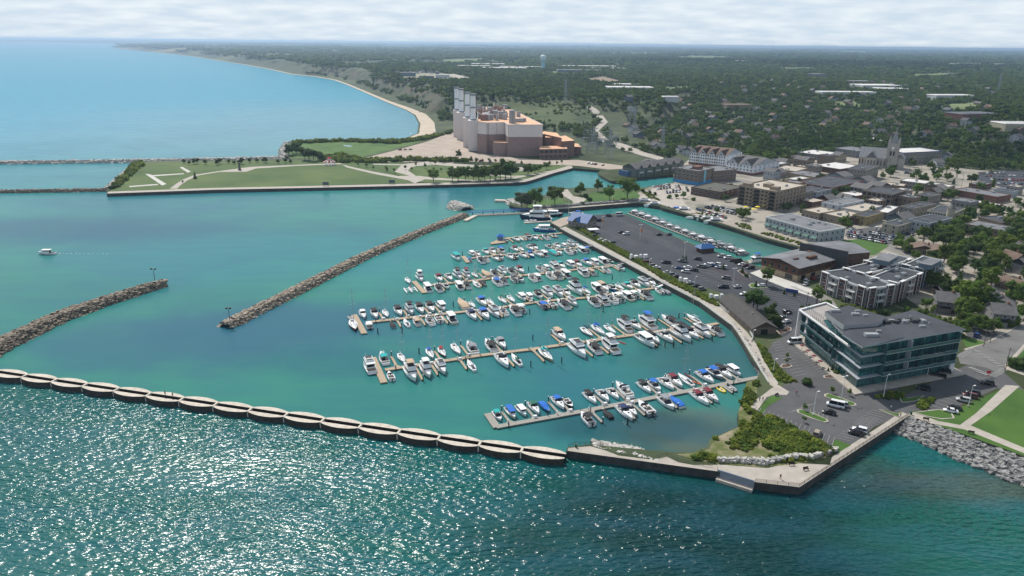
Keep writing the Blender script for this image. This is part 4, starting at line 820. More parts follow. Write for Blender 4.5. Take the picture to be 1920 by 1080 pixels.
def mound_rocks(name, line, half, top, size, m, label, cat='breakwater', dens=1.0, core=.02):
    """heap of armour stones along a centre line [(px,py)] given at the waterline"""
    L = [P(a, b, 0) for a, b in line]; mb = MB(); tot = 0
    half = half if isinstance(half, list) else [half]*len(L)
    LL = [(p.x, p.y) for p in L]
    def zf(x, y):
        d, w = segdist([x], [y], LL, half); k = 1-min(1, d[0]/w[0]); return -.5 + (top+.3)*min(1, k*1.7)
    for i in range(len(L)-1):
        a, c = L[i], L[i+1]; ln = (c-a).length; w = (half[i]+half[i+1])/2; n = int(ln*2*w/(size*size*.42)*dens); d = (c-a)/ln; nn = Vector((-d.y, d.x, 0)); pts = []
        for k in range(n):
            t = random.random(); o = random.uniform(-1,1); ww = half[i]+(half[i+1]-half[i])*t; q = a+d*ln*t+nn*o*ww; pts.append((q.x, q.y))
        rocks(mb, pts, size, zf)
        # rubble core so no water shows through
        v = []
        for t in (0,1):
            q = (a, c)[t]; ww = half[i+t]
            for o, z in ((-1,-1),(-.5,top*.55),(0,top*.8),(.5,top*.55),(1,-1)): p = q+nn*o*ww; v.append((p.x,p.y,z))
        mb.add(v, [(j,j+1,j+6,j+5) for j in range(4)], 0)
    return tag(mb.build(name, m), label, cat)
mound_rocks('rubble_breakwater', [(-160,745),(0,651),(110,598),(200,567),(270,545),(310,534)], [6.5,6.5,6.2,5.5,5,3.2], 2.6, 1.45, M_rockd, 'long dark stone breakwater reaching in from the left with a light at its tip')
mound_rocks('rubble_breakwater', [(424,614),(450,600),(560,545),(680,484),(780,441),(872,405)], [4,4.6,4.6,4.4,4.2,4], 2.3, 1.3, M_rock, 'long tan stone breakwater sheltering the docks')
mound_rocks('rubble_breakwater', [(850,383),(862,389),(874,394)], [5,11,7], 2.6, 1.5, M_rockw, 'round pale stone head at the end of the footbridge')
mound_rocks('rubble_breakwater', [(-200,309),(0,307),(250,304),(420,301),(535,298)], [5,5,5,6,7], 2.2, 2.4, M_rockw, 'far pale stone breakwater behind the peninsula')
mound_rocks('rubble_breakwater', [(-200,362),(0,361),(120,359.5),(200,358)], 3.2, 1.8, 1.8, M_rockd, 'thin dark stone breakwater left of the peninsula tip')
mound_rocks('rock_revetment', [(205,356),(222,341),(236,328),(256,310)], [5,5,5,4], 2.2, 2.0, M_rockw, 'pale rocks edging the tip of the peninsula', 'rocks')
mound_rocks('rock_revetment', [(533,296),(531,283),(538,270)], [5,5,4], 2.5, 2.2, M_rockw, 'pale rocks on the corner of the meadow', 'rocks')
mound_rocks('rock_revetment', [(957,378),(964,385),(976,391)], [5,5,4], 2.2, 1.7, M_rockw, 'pale rocks at the tip of the island park', 'rocks')
def bank(name, top, bot, m, size, label, zt=G-.2, zb=.1, cat='rocks', dens=1.0):
    mb = MB(); T_ = [P(a, b, G) for a, b in top]; B_ = [P(a, b, 0) for a, b in bot]
    v = []; 
    for a, c in zip(T_, B_): v += [(a.x,a.y,zt),(c.x,c.y,-.6)]
    mb.add(v, [(2*i,2*i+1,2*i+3,2*i+2) for i in range(len(T_)-1)], 0)
    for i in range(len(T_)-1):
        ar = ((T_[i+1]-T_[i]).length)*((T_[i]-B_[i]).length+(T_[i+1]-B_[i+1]).length)/2; n = int(ar/(size*size*.40)*dens)
        for k in range(n):
            u, w = random.random(), random.random(); a = T_[i].lerp(T_[i+1], u); c = B_[i].lerp(B_[i+1], u); z = zt+(zb-zt)*w
            rocks(mb, [((a.x+(c.x-a.x)*w), (a.y+(c.y-a.y)*w))], size, lambda x, y: z)
    return tag(mb.build(name, m), label, cat)
bank('rock_revetment', [(1704,781),(1760,800),(1830,827),(1925,862),(2050,915),(2300,1020)], [(1676,812),(1740,838),(1800,866),(1925,915),(2050,970),(2300,1090)], M_rockg, 1.3, 'broad grey stone revetment below the park lawn', dens=1.1)
bank('rock_revetment', [(1378,608),(1392,626),(1413,655),(1428,685),(1436,702)], [(1374,612),(1383,630),(1398,655),(1411,680),(1422,702)], M_rockg, 1.0, 'low grey stones under the curved promenade')
bank('rock_revetment', [(1112,837),(1150,846),(1190,853),(1240,866)], [(1112,829),(1150,836),(1190,842),(1240,858)], M_rockw, 1.0, 'pale rocks beside the seawall path', zb=.6)
bank('rock_revetment', [(1345,866),(1380,864),(1440,866),(1480,862),(1490,860),(1520,861),(1566,848)], [(1345,879),(1385,881),(1430,886),(1470,872),(1492,862),(1515,875),(1570,853)], M_rockw, 1.15, 'row of big pale limestone blocks behind the fishing deck', zt=G+1.1, zb=G+.3, dens=.9)
bank('rock_revetment', [(1000,392),(1070,387),(1140,382),(1196,377)], [(1000,394.5),(1070,389.5),(1140,384),(1196,379)], M_rockg, 1.3, 'line of grey stones along the island park walk', zt=G+.8, zb=G+.3)
# ---------------------------------------------------------------- the cellular steel breakwater
M_cellrim = mat('weathered_concrete', (.56,.50,.42), .9, .16, .6, coord='World', det=8); M_steel = mat('rusty_sheet_pile', (.045,.038,.033), .8, .35, .8, coord='World')
def cells():
    A0 = P(45, 702, 2.6); B = P(1060, 852, 2.6); A = A0-(B-A0)/15*3; d = (B-A); L = d.length; d = d.normalized(); n = Vector((-d.y, d.x, 0)); 
    # rhythm read off the photograph's joints: about 14.5 m
    N_ = 18; c = L/N_
    root = thing('cellular_breakwater', 'long scalloped concrete and steel breakwater closing the harbour', 'breakwater', (A.x, A.y, 0))
    mbw = MB(); 
    prof = lambda t: 1.6 + 1.6*math.sin(math.pi*t)**.75
    for k in range(N_):
        mb = MB(); a0 = k*c; S = 12
        for sg in (-1, 1):
            top = 2.05+.04*(k % 3); inner = .95
            for i in range(S):
                t0, t1 = i/S, (i+1)/S
                q = [d*(a0+c*t0)+n*sg*prof(t0), d*(a0+c*t1)+n*sg*prof(t1), d*(a0+c*t1)+n*sg*inner, d*(a0+c*t0)+n*sg*inner]
                v = [(p.x,p.y,top) for p in q]+[(q[0].x,q[0].y,-3),(q[1].x,q[1].y,-3),(q[2].x,q[2].y,.9),(q[3].x,q[3].y,.9)]
                mb.add(v, [(0,1,2,3) if sg < 0 else (3,2,1,0)], 0); mb.add(v, [(1,0,4,5) if sg < 0 else (0,1,5,4)], 1); mb.add(v, [(3,2,6,7)], 1)
        # recessed dark trench floor and the cross wall at each joint
        q = [d*a0+n*1.0, d*(a0+c)+n*1.0, d*(a0+c)-n*1.0, d*a0-n*1.0]; mb.add([(p.x,p.y,1.25) for p in q], [(0,1,2,3),(3,2,1,0)], 1)
        T = Matrix.Translation(d*a0) @ Matrix.Rotation(math.atan2(d.y, d.x), 4, 'Z'); mb.box(-.35,.35,-1.7,1.7,-3,2.18,0,T=T)
        mb.build('cell', [M_cellrim, M_steel], root)
cells()
# curb and railings on the walks
def railing(name, pts, z, label, h=1.05, m=None, step=2.2, rails=3, post=.07, cat='railing', slats=False):
    L = [P(a, b, z) for a, b in pts]; mb = MB(); m = m or M_white
    for i in range(len(L)-1):
        a, c = L[i], L[i+1]; ln = (c-a).length; n = max(1, int(ln/step))
        for k in range(n+1): q = a.lerp(c, k/n); mb.bar((q.x,q.y,z-.1),(q.x,q.y,z+h),post,post)
        for r in range(rails): zz = z+h*(r+1)/rails; mb.bar((a.x,a.y,zz),(c.x,c.y,zz),.05,.06)
    return tag(mb.build(name, m), label, cat)
M_rail = mat('dark_railing', (.04,.035,.03), .5, .2, 2, metal=.5)
railing('railing', [(1416,903.5),(1499,912.5),(1704,778.5)], G, 'dark metal railing along the fishing promenade', m=M_rail, step=2.4, rails=4)
railing('railing', [(1066,838),(1078,834),(1107,834),(1116,829),(1125,832),(1136,842)], G, 'dark railing at the start of the seawall path', m=M_rail, step=1.5)
railing('railing', [(1230,860),(1250,855),(1270,865),(1335,876)], G, 'thin dark railing along the seawall path', m=M_rail, step=2.5, rails=2, post=.05)
railing('white_fence', [(1051,428.5),(1110,460.7),(1172,492.7),(1252,535.7),(1312,566.2),(1371,610)], G, 'long white fence on the marina edge of the pier', rails=5, step=2, h=1.2)
railing('white_fence', [(1372,610),(1385,624),(1411,668),(1424,692),(1440,718)], G, 'white fence following the curved promenade', rails=4, step=2)
railing('white_fence', [(1343,569),(1362,585),(1378,597),(1402,618),(1412,634),(1408,640)], G, 'white lattice fence on the land side of the promenade', rails=6, step=1.2, h=1.2)
railing('railing', [(1240,386),(1290,401.5),(1352,419.5),(1436,447),(1496,463.5)], G, 'railing on the river promenade', m=M_rail, step=4, rails=2)
# grey lower platform in the seawall
mb = MB(); a, c = P(1346,884,G), P(1414,905,G); d = (c-a).normalized(); n = Vector((d.y,-d.x,0)); 
mb.prism([tuple((a+n*.0)[:2]),tuple((c+n*.0)[:2]),tuple((c+n*1.7)[:2]),tuple((a+n*1.7)[:2])], -2, .9, 0); tag(mb.build('lower_landing', M_conc), 'low concrete landing step below the fishing deck', 'landing')
mb = MB(); mb.prism([tuple((a-n*.3)[:2]),tuple((c-n*.3)[:2]),tuple((c+n*.05)[:2]),tuple((a+n*.05)[:2])], .9, G+.6, 0); tag(mb.build('parapet_wall', mat('blue_grey_panel', (.22,.25,.30), .6)), 'blue grey panel wall above the landing step', 'wall')
# low concrete quays and the blue footbridge at the harbour mouth
def quay(name, pts, w, z, m, label, cat='quay'):
    L = [P(a, b, z) for a, b in pts]; mb = MB()
    for i in range(len(L)-1): strip(mb, L[i], L[i+1]+(L[i+1]-L[i]).normalized()*.3, w, -2, z+.004*i)
    return tag(mb.build(name, m), label, cat)
quay('low_quay', [(872,413),(893,402.5),(960,399.5),(1003,397)], 3.2, 1.0, [M_cellrim], 'low concrete quay between the stone breakwater and the island')
quay('low_quay', [(928,374.5),(962,375.5)], 4.5, 1.6, [M_cellrim], 'short concrete jetty left of the island park')
quay('low_quay', [(1006,424),(1040,419.5)], 1.8, .8, [M_cellrim], 'narrow grey pier beside the boat ramp')
quay('low_quay', [(983,417),(1034,414)], 2.2, .8, [M_cellrim], 'narrow pier in front of the charter yacht')
quay('low_quay', [(1385,487),(1400,490),(1402,497)], 2.5, 1.8, [mat('rusty_barge', (.13,.12,.07), .8)], 'brownish green work float by the river bank')
root = thing('footbridge', 'long blue steel footbridge over the gap by the breakwater head', 'footbridge', P(878,402,0)); o0 = Vector(root.location)
a, c = P(876,398.5,2.6), P(992,393,2.6); mb = MB(); mb.bar(a-o0, c-o0, 1.6, .35, 0); mb.build('deck', [mat('blue_steel', (.02,.12,.42), .45, .1, 1)], root)
mb = MB(); n = (c-a).normalized().cross(Vector((0,0,1)))
for sg in (-.8,.8):
    mb.bar(a-o0+n*sg+Vector((0,0,1.1)), c-o0+n*sg+Vector((0,0,1.1)), .12, .12)
    for k in range(22): q = a.lerp(c,k/21)-o0+n*sg; mb.bar(q, q+Vector((0,0,1.1)), .1, .1)
mb.bar(a-o0-n*.8+Vector((0,0,1.1)), a-o0+n*.8+Vector((0,0,1.1)), .1, .1); mb.build('handrail', [M['blue_steel']], root)
for k in range(6): q = a.lerp(c,(k+.5)/6)-o0; mb = MB(); mb.tube((q.x,q.y,-2),(q.x,q.y,2.5),.35,n=8); mb.build('support_post', [M['blue_steel']], root)
# kiosk platform of the farthest dock
root = thing('dock_kiosk', 'small kiosk with blue roof on its wedge-shaped floating platform', 'kiosk', P(938,450,.4)); o0 = Vector(root.location)
mb = MB(); mb.prism([tuple((P(a,b,.5)-o0)[:2]) for a, b in ((919,456),(932,450),(952,450),(953,454),(921,458))], -.2, .25, 0); mb.build('platform', [M_wood], root)
mb = MB(); mb.box(-1.8,1.8,-1.5,1.5,.25,2.8); w = mb.build('wall', [mat('kiosk_blue_wall', (.12,.2,.33), .7)], root); mb = MB(); mb.loft([[(-2.3,-2,2.8),(2.3,-2,2.8),(2.3,2,2.8),(-2.3,2,2.8)],[(-.3,-.2,4.1),(.3,-.2,4.1),(.3,.2,4.1),(-.3,.2,4.1)]]); mb.build('roof', [cm('blue')], root)
# ---------------------------------------------------------------- buildings
M_roofd = mat('roof_membrane_dark', (.048,.053,.064), .9, .2, .12, coord='World', det=8); M_roofg = mat('roof_membrane_grey', (.165,.17,.18), .9, .2, .12, coord='World', det=8)
M_roofw = mat('roof_membrane_white', (.62,.60,.57), .8, .08, .15, coord='World', det=8); M_rooft = mat('roof_membrane_tan', (.44,.385,.315), .85, .1, .15, coord='World', det=8)
M_roofb = mat('shingles_brown', (.16,.11,.085), .95, .15, .5, coord='World'); M_roofs = mat('shingles_grey', (.13,.125,.125), .95, .15, .5, coord='World'); M_roofbl = mat('roof_blue', (.02,.10,.28), .6, .1, .5, coord='World')
M_hvac = mat('roof_machine_grey', (.32,.33,.34), .6, .1, 2); M_trim = mat('white_trim', (.70,.70,.68), .6, .06, 1); M_win = mat('window_glass', (.02,.026,.032), .12, .3, .6)
def wallm(name, c, v=.1): return mat('wall_'+name, c, .9, v, .35, coord='World', det=6)
WALLS = dict(bright=(.72,.76,.80), brick=(.20,.095,.07), brown=(.10,.055,.04), tan=(.26,.21,.155), cream=(.38,.35,.26), yellow=(.33,.25,.12), grey=(.20,.20,.205), white=(.50,.52,.54), stone=(.25,.23,.20), bluegrey=(.11,.16,.20), pale=(.34,.37,.40), lightbrown=(.19,.145,.115), dark=(.06,.06,.065), purple=(.24,.20,.19), pinkgrey=(.34,.30,.29), greensiding=(.16,.18,.15), blue=(.07,.17,.36))
_winme = {}
def winmesh(w, h, fr, bay=1):
    k = (round(w,1), round(h,1), fr, bay)
    if k not in _winme:
        mb = MB(); mb.box(-w/2,w/2,-.06,0,0,h,0)
        for i in range(bay):
            a = -w/2+.08+(w-.08)*i/bay; b = -w/2+(w-.08)*(i+1)/bay; mb.add([(a,-.09,.08),(b,-.09,.08),(b,-.09,h-.08),(a,-.09,h-.08)], [(0,1,2,3)], 1)
            mb.box(a, b, -.088, -.06, .08, h-.08, 1)
        _winme[k] = mb.mesh('window', [M_trim if fr == 'w' else wallm('frame_dark', (.05,.045,.04)) if fr == 'd' else wallm('frame_tan', (.34,.28,.2)), M_win])
    return _winme[k]
def frame_of(N, R, Lc, z):
    n = P(*N, z); r = P(*R, z); l = P(*Lc, z); e1 = r-n; e2 = l-n
    a1 = math.atan2(e1.y, e1.x); a2 = math.atan2(e2.y, e2.x) - math.pi/2; a2 = a1 + ((a2-a1+math.pi) % (2*math.pi) - math.pi)
    w1, w2 = e1.length, e2.length; a = (a1*w1+a2*w2)/(w1+w2)
    return n, a, w1, w2
def windows(root, W, D, H, floors, cols, wsz=(1.3,1.6), fr='w', z0=1.0, sides='xy', bay=1, skip0=False):
    fh = H/floors; nf, nr = cols; cnt = 0
    for k in range(1 if skip0 else 0, floors):
        z = fh*k + min(z0, fh-wsz[1]-.3)
        if 'x' in sides:
            for i in range(nr): 
                if cnt > 96: return
                o = place(winmesh(*wsz, fr, bay), 'window', root, (W*(i+.5)/nr, 0, z)); cnt += 1
        if 'y' in sides:
            for i in range(nf):
                if cnt > 96: return
                o = place(winmesh(*wsz, fr, bay), 'window', root, (0, D*(i+.5)/nf, z), -math.pi/2); cnt += 1
def flat(root, W, D, H, wm, rm, par=.5, trim=None):
    mb = MB(); mb.box(0,W,0,D,-.5,H,0); mb.build('wall', [wm], root)
    mb = MB(); mb.box(.3,W-.3,.3,D-.3,H-.02,H+.06,0)
    for a in ((-.12,W+.12,-.12,.3),(-.12,W+.12,D-.3,D+.12),(-.12,.3,.3,D-.3),(W-.3,W+.12,.3,D-.3)): mb.box(*a, H-.25, H+par, 1)
    return mb.build('roof', [rm, trim or wm], root)
def gable_roof(mb, x0, x1, y0, y1, z, rise, axis='x', ov=.5, m=0, t=.18):
    """gabled roof, ridge along the given axis; gable ends filled with material 1"""
    if axis == 'x':
        c = (y0+y1)/2; k = rise/((y1-y0)/2)*ov
        for s, e in ((y0-ov, c), (y1+ov, c)): mb.add([(x0-ov,s,z-k),(x1+ov,s,z-k),(x1+ov,e,z+rise),(x0-ov,e,z+rise),(x0-ov,s,z-k+t),(x1+ov,s,z-k+t),(x1+ov,e,z+rise+t),(x0-ov,e,z+rise+t)], [(0,1,2,3),(7,6,5,4),(0,4,5,1),(1,5,6,2),(3,7,4,0)], m)
        for x in (x0, x1): mb.add([(x,y0,z-.05),(x,y1,z-.05),(x,c,z+rise)], [(0,1,2),(2,1,0)], 1)
    else:
        c = (x0+x1)/2; k = rise/((x1-x0)/2)*ov
        for s, e in ((x0-ov, c), (x1+ov, c)): mb.add([(s,y0-ov,z-k),(s,y1+ov,z-k),(e,y1+ov,z+rise),(e,y0-ov,z+rise),(s,y0-ov,z-k+t),(s,y1+ov,z-k+t),(e,y1+ov,z+rise+t),(e,y0-ov,z+rise+t)], [(0,1,2,3),(7,6,5,4),(0,4,5,1),(1,5,6,2),(3,7,4,0)], m)
        for y in (y0, y1): mb.add([(x0,y,z-.05),(x1,y,z-.05),(c,y,z+rise)], [(0,1,2),(2,1,0)], 1)
def hvac(root, W, D, H, n, seed=0):
    r = random.Random(seed)
    for i in range(n):
        x = r.uniform(.12,.85)*W; y = r.uniform(.15,.85)*D; s = r.uniform(.7,1.5); mb = MB(); mb.box(x-s,x+s,y-s*.7,y+s*.7,H+.05,H+.1+s*.9,0,taper=.06); mb.tube((x,y,H+s*.9),(x,y,H+s*.9+.35),s*.5,n=8); mb.build('roof_unit', [M_hvac], root)
def bld(name, label, cat, N, R, L, h, wall, roof, floors=2, cols=(5,4), z=None, par=.5, fr='w', wsz=(1.3,1.6), nh=2, trim=None, group=None, kind='flat', rise=3, axis='x', base=None, bay=1, skip0=False, base_m=None):
    h = h*.82; n, a, W, D = frame_of(N, R, L, G+h)
    root = thing(name, label, cat, (n.x, n.y, G), a, group); wm = wallm(wall, WALLS[wall])
    if kind == 'flat': flat(root, W, D, h, wm, roof, par, trim)
    else:
        mb = MB(); mb.box(0,W,0,D,-.5,h,0); mb.build('wall', [wm], root)
        mb = MB(); gable_roof(mb, 0, W, 0, D, h, rise, axis); mb.build('roof', [roof, wm], root)
    if floors: windows(root, W, D, h, floors, cols, wsz, fr, bay=bay, skip0=skip0)
    if base_m:
        mb = MB(); mb.box(-.12,W+.12,-.12,0,-.4,h/max(floors,1)*.92,0); mb.box(-.12,0,0,D+.12,-.4,h/max(floors,1)*.92,0); mb.build('ground_floor_front', [base_m], root)
    hvac(root, W, D, h, nh if kind == 'flat' else 0, int(n.x))
    return root, W, D
B = bld
TG = 'downtown commercial buildings'
# 1 restaurant row with green awnings
r_, W_, D_ = B('restaurant_row', 'long pale blue two storey restaurant row with green awnings on the river promenade', 'building', (1537.5,435), (1579,426), (1441,407), 9, 'pale', M_roofg, 2, (14,5), nh=6, trim=M_trim)
mb = MB(); aw = []
for i in range(7):
    mb = MB(); y = D_*(i+.5)/7; mb.add([(-.1,y-1.9,4.0),(-.1,y+1.9,4.0),(-2.4,y+2.2,2.9),(-2.4,y-2.2,2.9),(-2.4,y-2.2,2.6),(-2.4,y+2.2,2.6)], [(0,3,2,1),(3,4,5,2),(0,1,2,3)], 0); mb.add([(-.1,y-1.9,4.0),(-.1,y-1.9,2.7),(-2.4,y-2.2,2.7),(-2.4,y-2.2,2.9)],[(0,1,2,3)],0); mb.build('awning', [mat('awning_green', (.20,.36,.31), .8)], r_)
# 2 brown timber and brick building
n, a, W, D = frame_of((1497.5,503), (1564,480), (1440,481), G+7.6)
r_ = thing('timber_building', 'brown timber and pale brick hall with low pitched grey roof beside the water', 'building', (n.x,n.y,G), a)
mb = MB(); mb.box(0,W,0,D,-.5,3.4,1); mb.box(-.05,W+.05,-.05,D+.05,3.4,7.6,0); mb.build('wall', [wallm('timber', (.10,.045,.028)), wallm('pale_brick', (.36,.28,.19))], r_)
mb = MB(); gable_roof(mb, 0, W, 0, D, 7.6, 2.2, 'x', .7); mb.build('roof', [M_roofg, wallm('timber', (.10,.045,.028))], r_)
for i in range(5): place(winmesh(2.0,2.2,'t',1), 'window', r_, (-.06, D*(i+.5)/5, 4.5), -math.pi/2)
for i in range(2): place(winmesh(4.5,2.6,'d',3), 'shop_window', r_, (-.01, D*(i+.45)/2, .5), -math.pi/2)
for i in range(16): place(winmesh(.8,2.3,'d',1), 'window', r_, (W*(i+.5)/16, -.06, 4.5))
for i in range(4): place(winmesh(3.6,2.8,'d',3), 'shop_window', r_, (W*(i+.6)/4.5, -.01, .4))
for x, y, s in ((.22,.35,1.2),(.5,.25,2.2),(.78,.55,2.5)):
    mb = MB(); mb.box(W*x-s*1.6,W*x+s*1.6,D*y-s*.5,D*y+s*.5,8.0,9.6+s*.2,0); mb.build('rooftop_well', [wallm('timber', (.10,.045,.028))], r_)
mb = MB(); mb.tube((W*.8,D*.5,9.5),(W*.8,D*.5,11.4),1.1,n=12); mb.tube((W*.8,D*.5,11.4),(W*.8,D*.5,12.2),1.3,.5,n=12); mb.build('exhaust_stack', [M_white], r_)
B('timber_annex', 'taller dark rear wing of the timber hall with grey pitched roof', 'building', (1571,478), (1607,466), (1541,456), 10, 'brown', M_roofg, 2, (3,8), kind='gable', rise=1.6, axis='x', fr='t', wsz=(1.2,2))
mb = MB(); n2 = P(1500,459,G+12); mb.box(0,26,0,.6,0,13.2); tag(mb.build('dark_screen_wall', [wallm('dark', WALLS['dark'])], None, (n2.x,n2.y,G), math.radians(-42)), 'tall dark blank wall rising behind the timber hall roof', 'wall')
# 3 craftsman apartment blocks
def apart(label, N, R, L, h_, floors=3, cf=4, cr=3, tone='grey'):
    h = h_*.83; n, a, W, D = frame_of(N, R, L, G+h); r = thing('apartment_block', label, 'building', (n.x,n.y,G), a, 'grey and white apartment blocks')
    flat(r, W, D, h, wallm(tone, WALLS[tone]), M_roofd, .7, M_trim)
    mb = MB()
    for k in range(floors):
        z = h/floors*k
    def bayunit(cx, face):
        mb = MB(); mm = MB()
        T = Matrix.Translation((cx,0,0)) if face == 'x' else Matrix.Translation((0,cx,0)) @ Matrix.Rotation(-math.pi/2,4,'Z')
        mb.box(-2,2,-.9,.02,.4,h+.9,0,T=T); mb.box(-2.3,2.3,-1.15,.3,h+.9,h+1.25,1,T=T)
        for s in (-2,2): mb.box(s-.14,s+.14,-1.0,-.85,.4,h+.9,1,T=T)
        o = mb.build('bay', [wallm('maroon_panel', (.10,.045,.045)) if tone != 'bluegrey' else wallm('slate_panel', (.07,.10,.13)), M_trim], r)
        for k in range(floors): q = place(winmesh(2.2,1.7,'w',2), 'window', o); q.matrix_local = T @ Matrix.Translation((0,-.92,h/floors*k+.7))
    def balc(cx, face, k):
        T = Matrix.Translation((cx,0,0)) if face == 'x' else Matrix.Translation((0,cx,0)) @ Matrix.Rotation(-math.pi/2,4,'Z')
        z = h/floors*k; mb = MB(); mb.box(-2.2,2.2,-1.7,0,z,z+.18,0,T=T)
        for s in (-2.1,2.1): mb.box(s-.08,s+.08,-1.65,-1.5,z-h/floors+.2 if k else 0,z+h/floors if k == floors-1 else z,0,T=T)
        for i in range(12): x = -2.1+4.2*i/11; mb.box(x-.03,x+.03,-1.64,-1.58,z+.18,z+1.1,0,T=T)
        mb.box(-2.1,2.1,-1.66,-1.56,z+1.1,z+1.2,0,T=T); mb.build('balcony', [M_trim], r)
        q = place(winmesh(2.8,2.2,'w',2), 'window', r); q.matrix_local = T @ Matrix.Translation((0,0,z+.25))
    for i in range(cf):
        c = D*(i+.5)/cf
        if i % 2 == 0: bayunit(c, 'y')
        else: [balc(c, 'y', k) for k in range(1, floors)]; place(winmesh(2.8,2.2,'w',2), 'window', r, (0,c,.3), -math.pi/2)
    for i in range(cr):
        c = W*(i+.5)/cr
        if (i+1) % 2: bayunit(c, 'x')
        else: [balc(c, 'x', k) for k in range(1, floors)]; place(winmesh(2.8,2.2,'w',2), 'window', r, (c,0,.3))
    hvac(r, W, D, h, 3, int(n.x)); return r
apart('grey and maroon craftsman block of flats nearest the glass building', (1626,544), (1672,535), (1545,511), 11.5, 3, 5, 3)
apart('grey craftsman block of flats behind left with white cornice', (1620,516), (1661,502), (1588,504), 11.5, 3, 3, 3)
apart('grey craftsman block of flats behind right, beside street trees', (1682,534), (1726,512), (1634,521), 11.5, 3, 3, 3, 'purple')
apart('slate blue terrace with dormered grey roof left, behind the craftsman blocks', (1665,502), (1702,485), (1624,490), 12, 3, 3, 3, 'pinkgrey')
apart('slate blue terrace with roof decks, right end of the block', (1731,507), (1770,490), (1692,499), 12, 3, 3, 4, 'bluegrey')
for nm, pts in (('left', [(1640,486),(1665,492),(1680,480)]), ('right', [(1725,494),(1745,499),(1762,488)])):
    n, a, W, D = frame_of(pts[1], pts[2], pts[0], G+14); mb = MB(); 
    for i in range(3): x = W*i/3; mb.box(x,x+W/3.2,0,D,0,2.2,1,taper=0); mb.box(x-.2,x+W/3.1,-.3,D+.3,2.2,2.45,0)
    tag(mb.build('roof_dormers', [M_roofg, wallm('bluegrey', WALLS['bluegrey'])], None, (n.x,n.y,G+12.02), a), f'row of three grey dormers on the {nm} slate blue terrace', 'dormers')
# 4-22 town
B('shop_building', 'cream two storey corner building with dark roof next to the town car park', 'building', (1684,425), (1710,416), (1656,419), 7, 'cream', M_roofd, 2, (2,4), group=TG)
B('shop_building', 'pale grey two storey building with dark flat roof beside the cream corner building', 'building', (1742,420), (1772,407), (1712,411), 9, 'pale', M_roofd, 2, (5,6), group=TG)
B('shop_building', 'small blue grey gabled house between the cream and yellow buildings', 'building', (1694,411), (1708,405), (1669,404), 7, 'bluegrey', M_roofs, 2, (3,2), kind='gable', group=TG)
r_, W_, D_ = B('corner_hotel', 'long cream building with corner turret and many windows', 'building', (1784,403), (1810,392), (1738,396), 10, 'cream', M_roofd, 3, (9,5), group=TG)
mb = MB(); mb.tube((1,1,0),(1,1,12.5),2.6,n=12); mb.build('turret', [wallm('cream', WALLS['cream'])], r_); mb = MB(); mb.tube((1,1,12.5),(1,1,16),2.9,.1,n=12); mb.build('turret_roof', [M_roofs], r_)
B('shop_building', 'low brown brick building with grey roof at the right street', 'building', (1884,434), (1900,426), (1812,420), 8, 'lightbrown', M_roofg, 2, (7,2), group=TG)
B('shop_building', 'yellow brick shop between white-roofed shops', 'building', (1625,408), (1646,397), (1606,402), 7, 'yellow', M_roofd, 2, (2,4), group=TG)
B('shop_building', 'small shop with bright white roof right of the yellow shop', 'building', (1665,400), (1685,388), (1645,397), 6, 'grey', M_roofw, 1, (3,3), group=TG)
B('shop_building', 'low shop with wide sunlit tan roof below the brown brick block', 'building', (1615,397), (1634,384), (1589,388), 6, 'white', M_rooft, 1, (4,3), group=TG)
B('shop_building', 'white two storey building with grey roof left of the tan roofed shop', 'building', (1571,386), (1601,373), (1557,379), 8, 'white', M_roofg, 2, (2,5), group=TG)
B('shop_building', 'small tan shop with pale roof near the restaurant row', 'building', (1536,401), (1560,393), (1512,393), 6, 'tan', M_rooft, 1, (4,3), group=TG)
B('shop_building', 'tan shop with long pale roof edge behind the restaurant row', 'building', (1580,409), (1613,401), (1548,400), 6, 'tan', M_rooft, 1, (3,4), group=TG)
B('shop_building', 'low dark-roofed shop under the tan roof row', 'building', (1607,411), (1632,400), (1590,406), 5, 'brown', M_roofd, 1, (2,4), group=TG)
B('brick_block', 'large brown brick three storey block with dark roof in the middle of town', 'building', (1672,366), (1709,359), (1614,359), 13, 'lightbrown', M_roofd, 3, (6,7), wsz=(2.4,2.2), fr='d', bay=2, group=TG, nh=1)
B('shop_building', 'small tan shop with pale roof behind the brown brick block', 'building', (1695,350), (1705,346), (1655,347), 6, 'lightbrown', M_rooft, 1, (4,1), group=TG)
B('shop_building', 'long row of brick shops with dark roof facing the main street', 'building', (1560,353), (1608,338), (1499,341), 9, 'brick', M_roofd, 2, (6,9), group=TG, nh=5)
B('shop_building', 'pale shop building with blue shopfront in front of the brick row', 'building', (1532,361), (1552,352), (1505,354), 8, 'pale', M_roofd, 2, (5,4), group=TG, base_m=wallm('blue', WALLS['blue']))
B('shop_building', 'white stone three storey building below the church', 'building', (1625,320), (1648,311), (1590,316), 13, 'stone', M_roofd, 3, (6,7), group=TG)
B('store', 'low store with bright white roof left of the stone building', 'building', (1575,318), (1602,310), (1534,309), 6, 'brown', M_roofw, 1, (5,3), group=TG)
B('store', 'pale building with large white roof below the church car park', 'building', (1735,345), (1745,340), (1688,339), 7, 'stone', M_roofw, 2, (8,2), group=TG)
B('store', 'small white-roofed annex right of the pale building', 'building', (1772,352), (1776,347), (1745,345), 6, 'stone', M_roofw, 1, (4,1), group=TG)
B('store', 'long low brick building with blue grey roof near the right edge of town', 'building', (1870,370), (1886,364), (1793,355), 6, 'brick', M_roofg, 1, (9,2), group=TG, nh=3)
B('shop_building', 'small grey and tan buildings row left of the white stone building', 'building', (1528,333), (1545,327), (1486,323), 6, 'tan', M_roofg, 1, (5,3), group=TG)
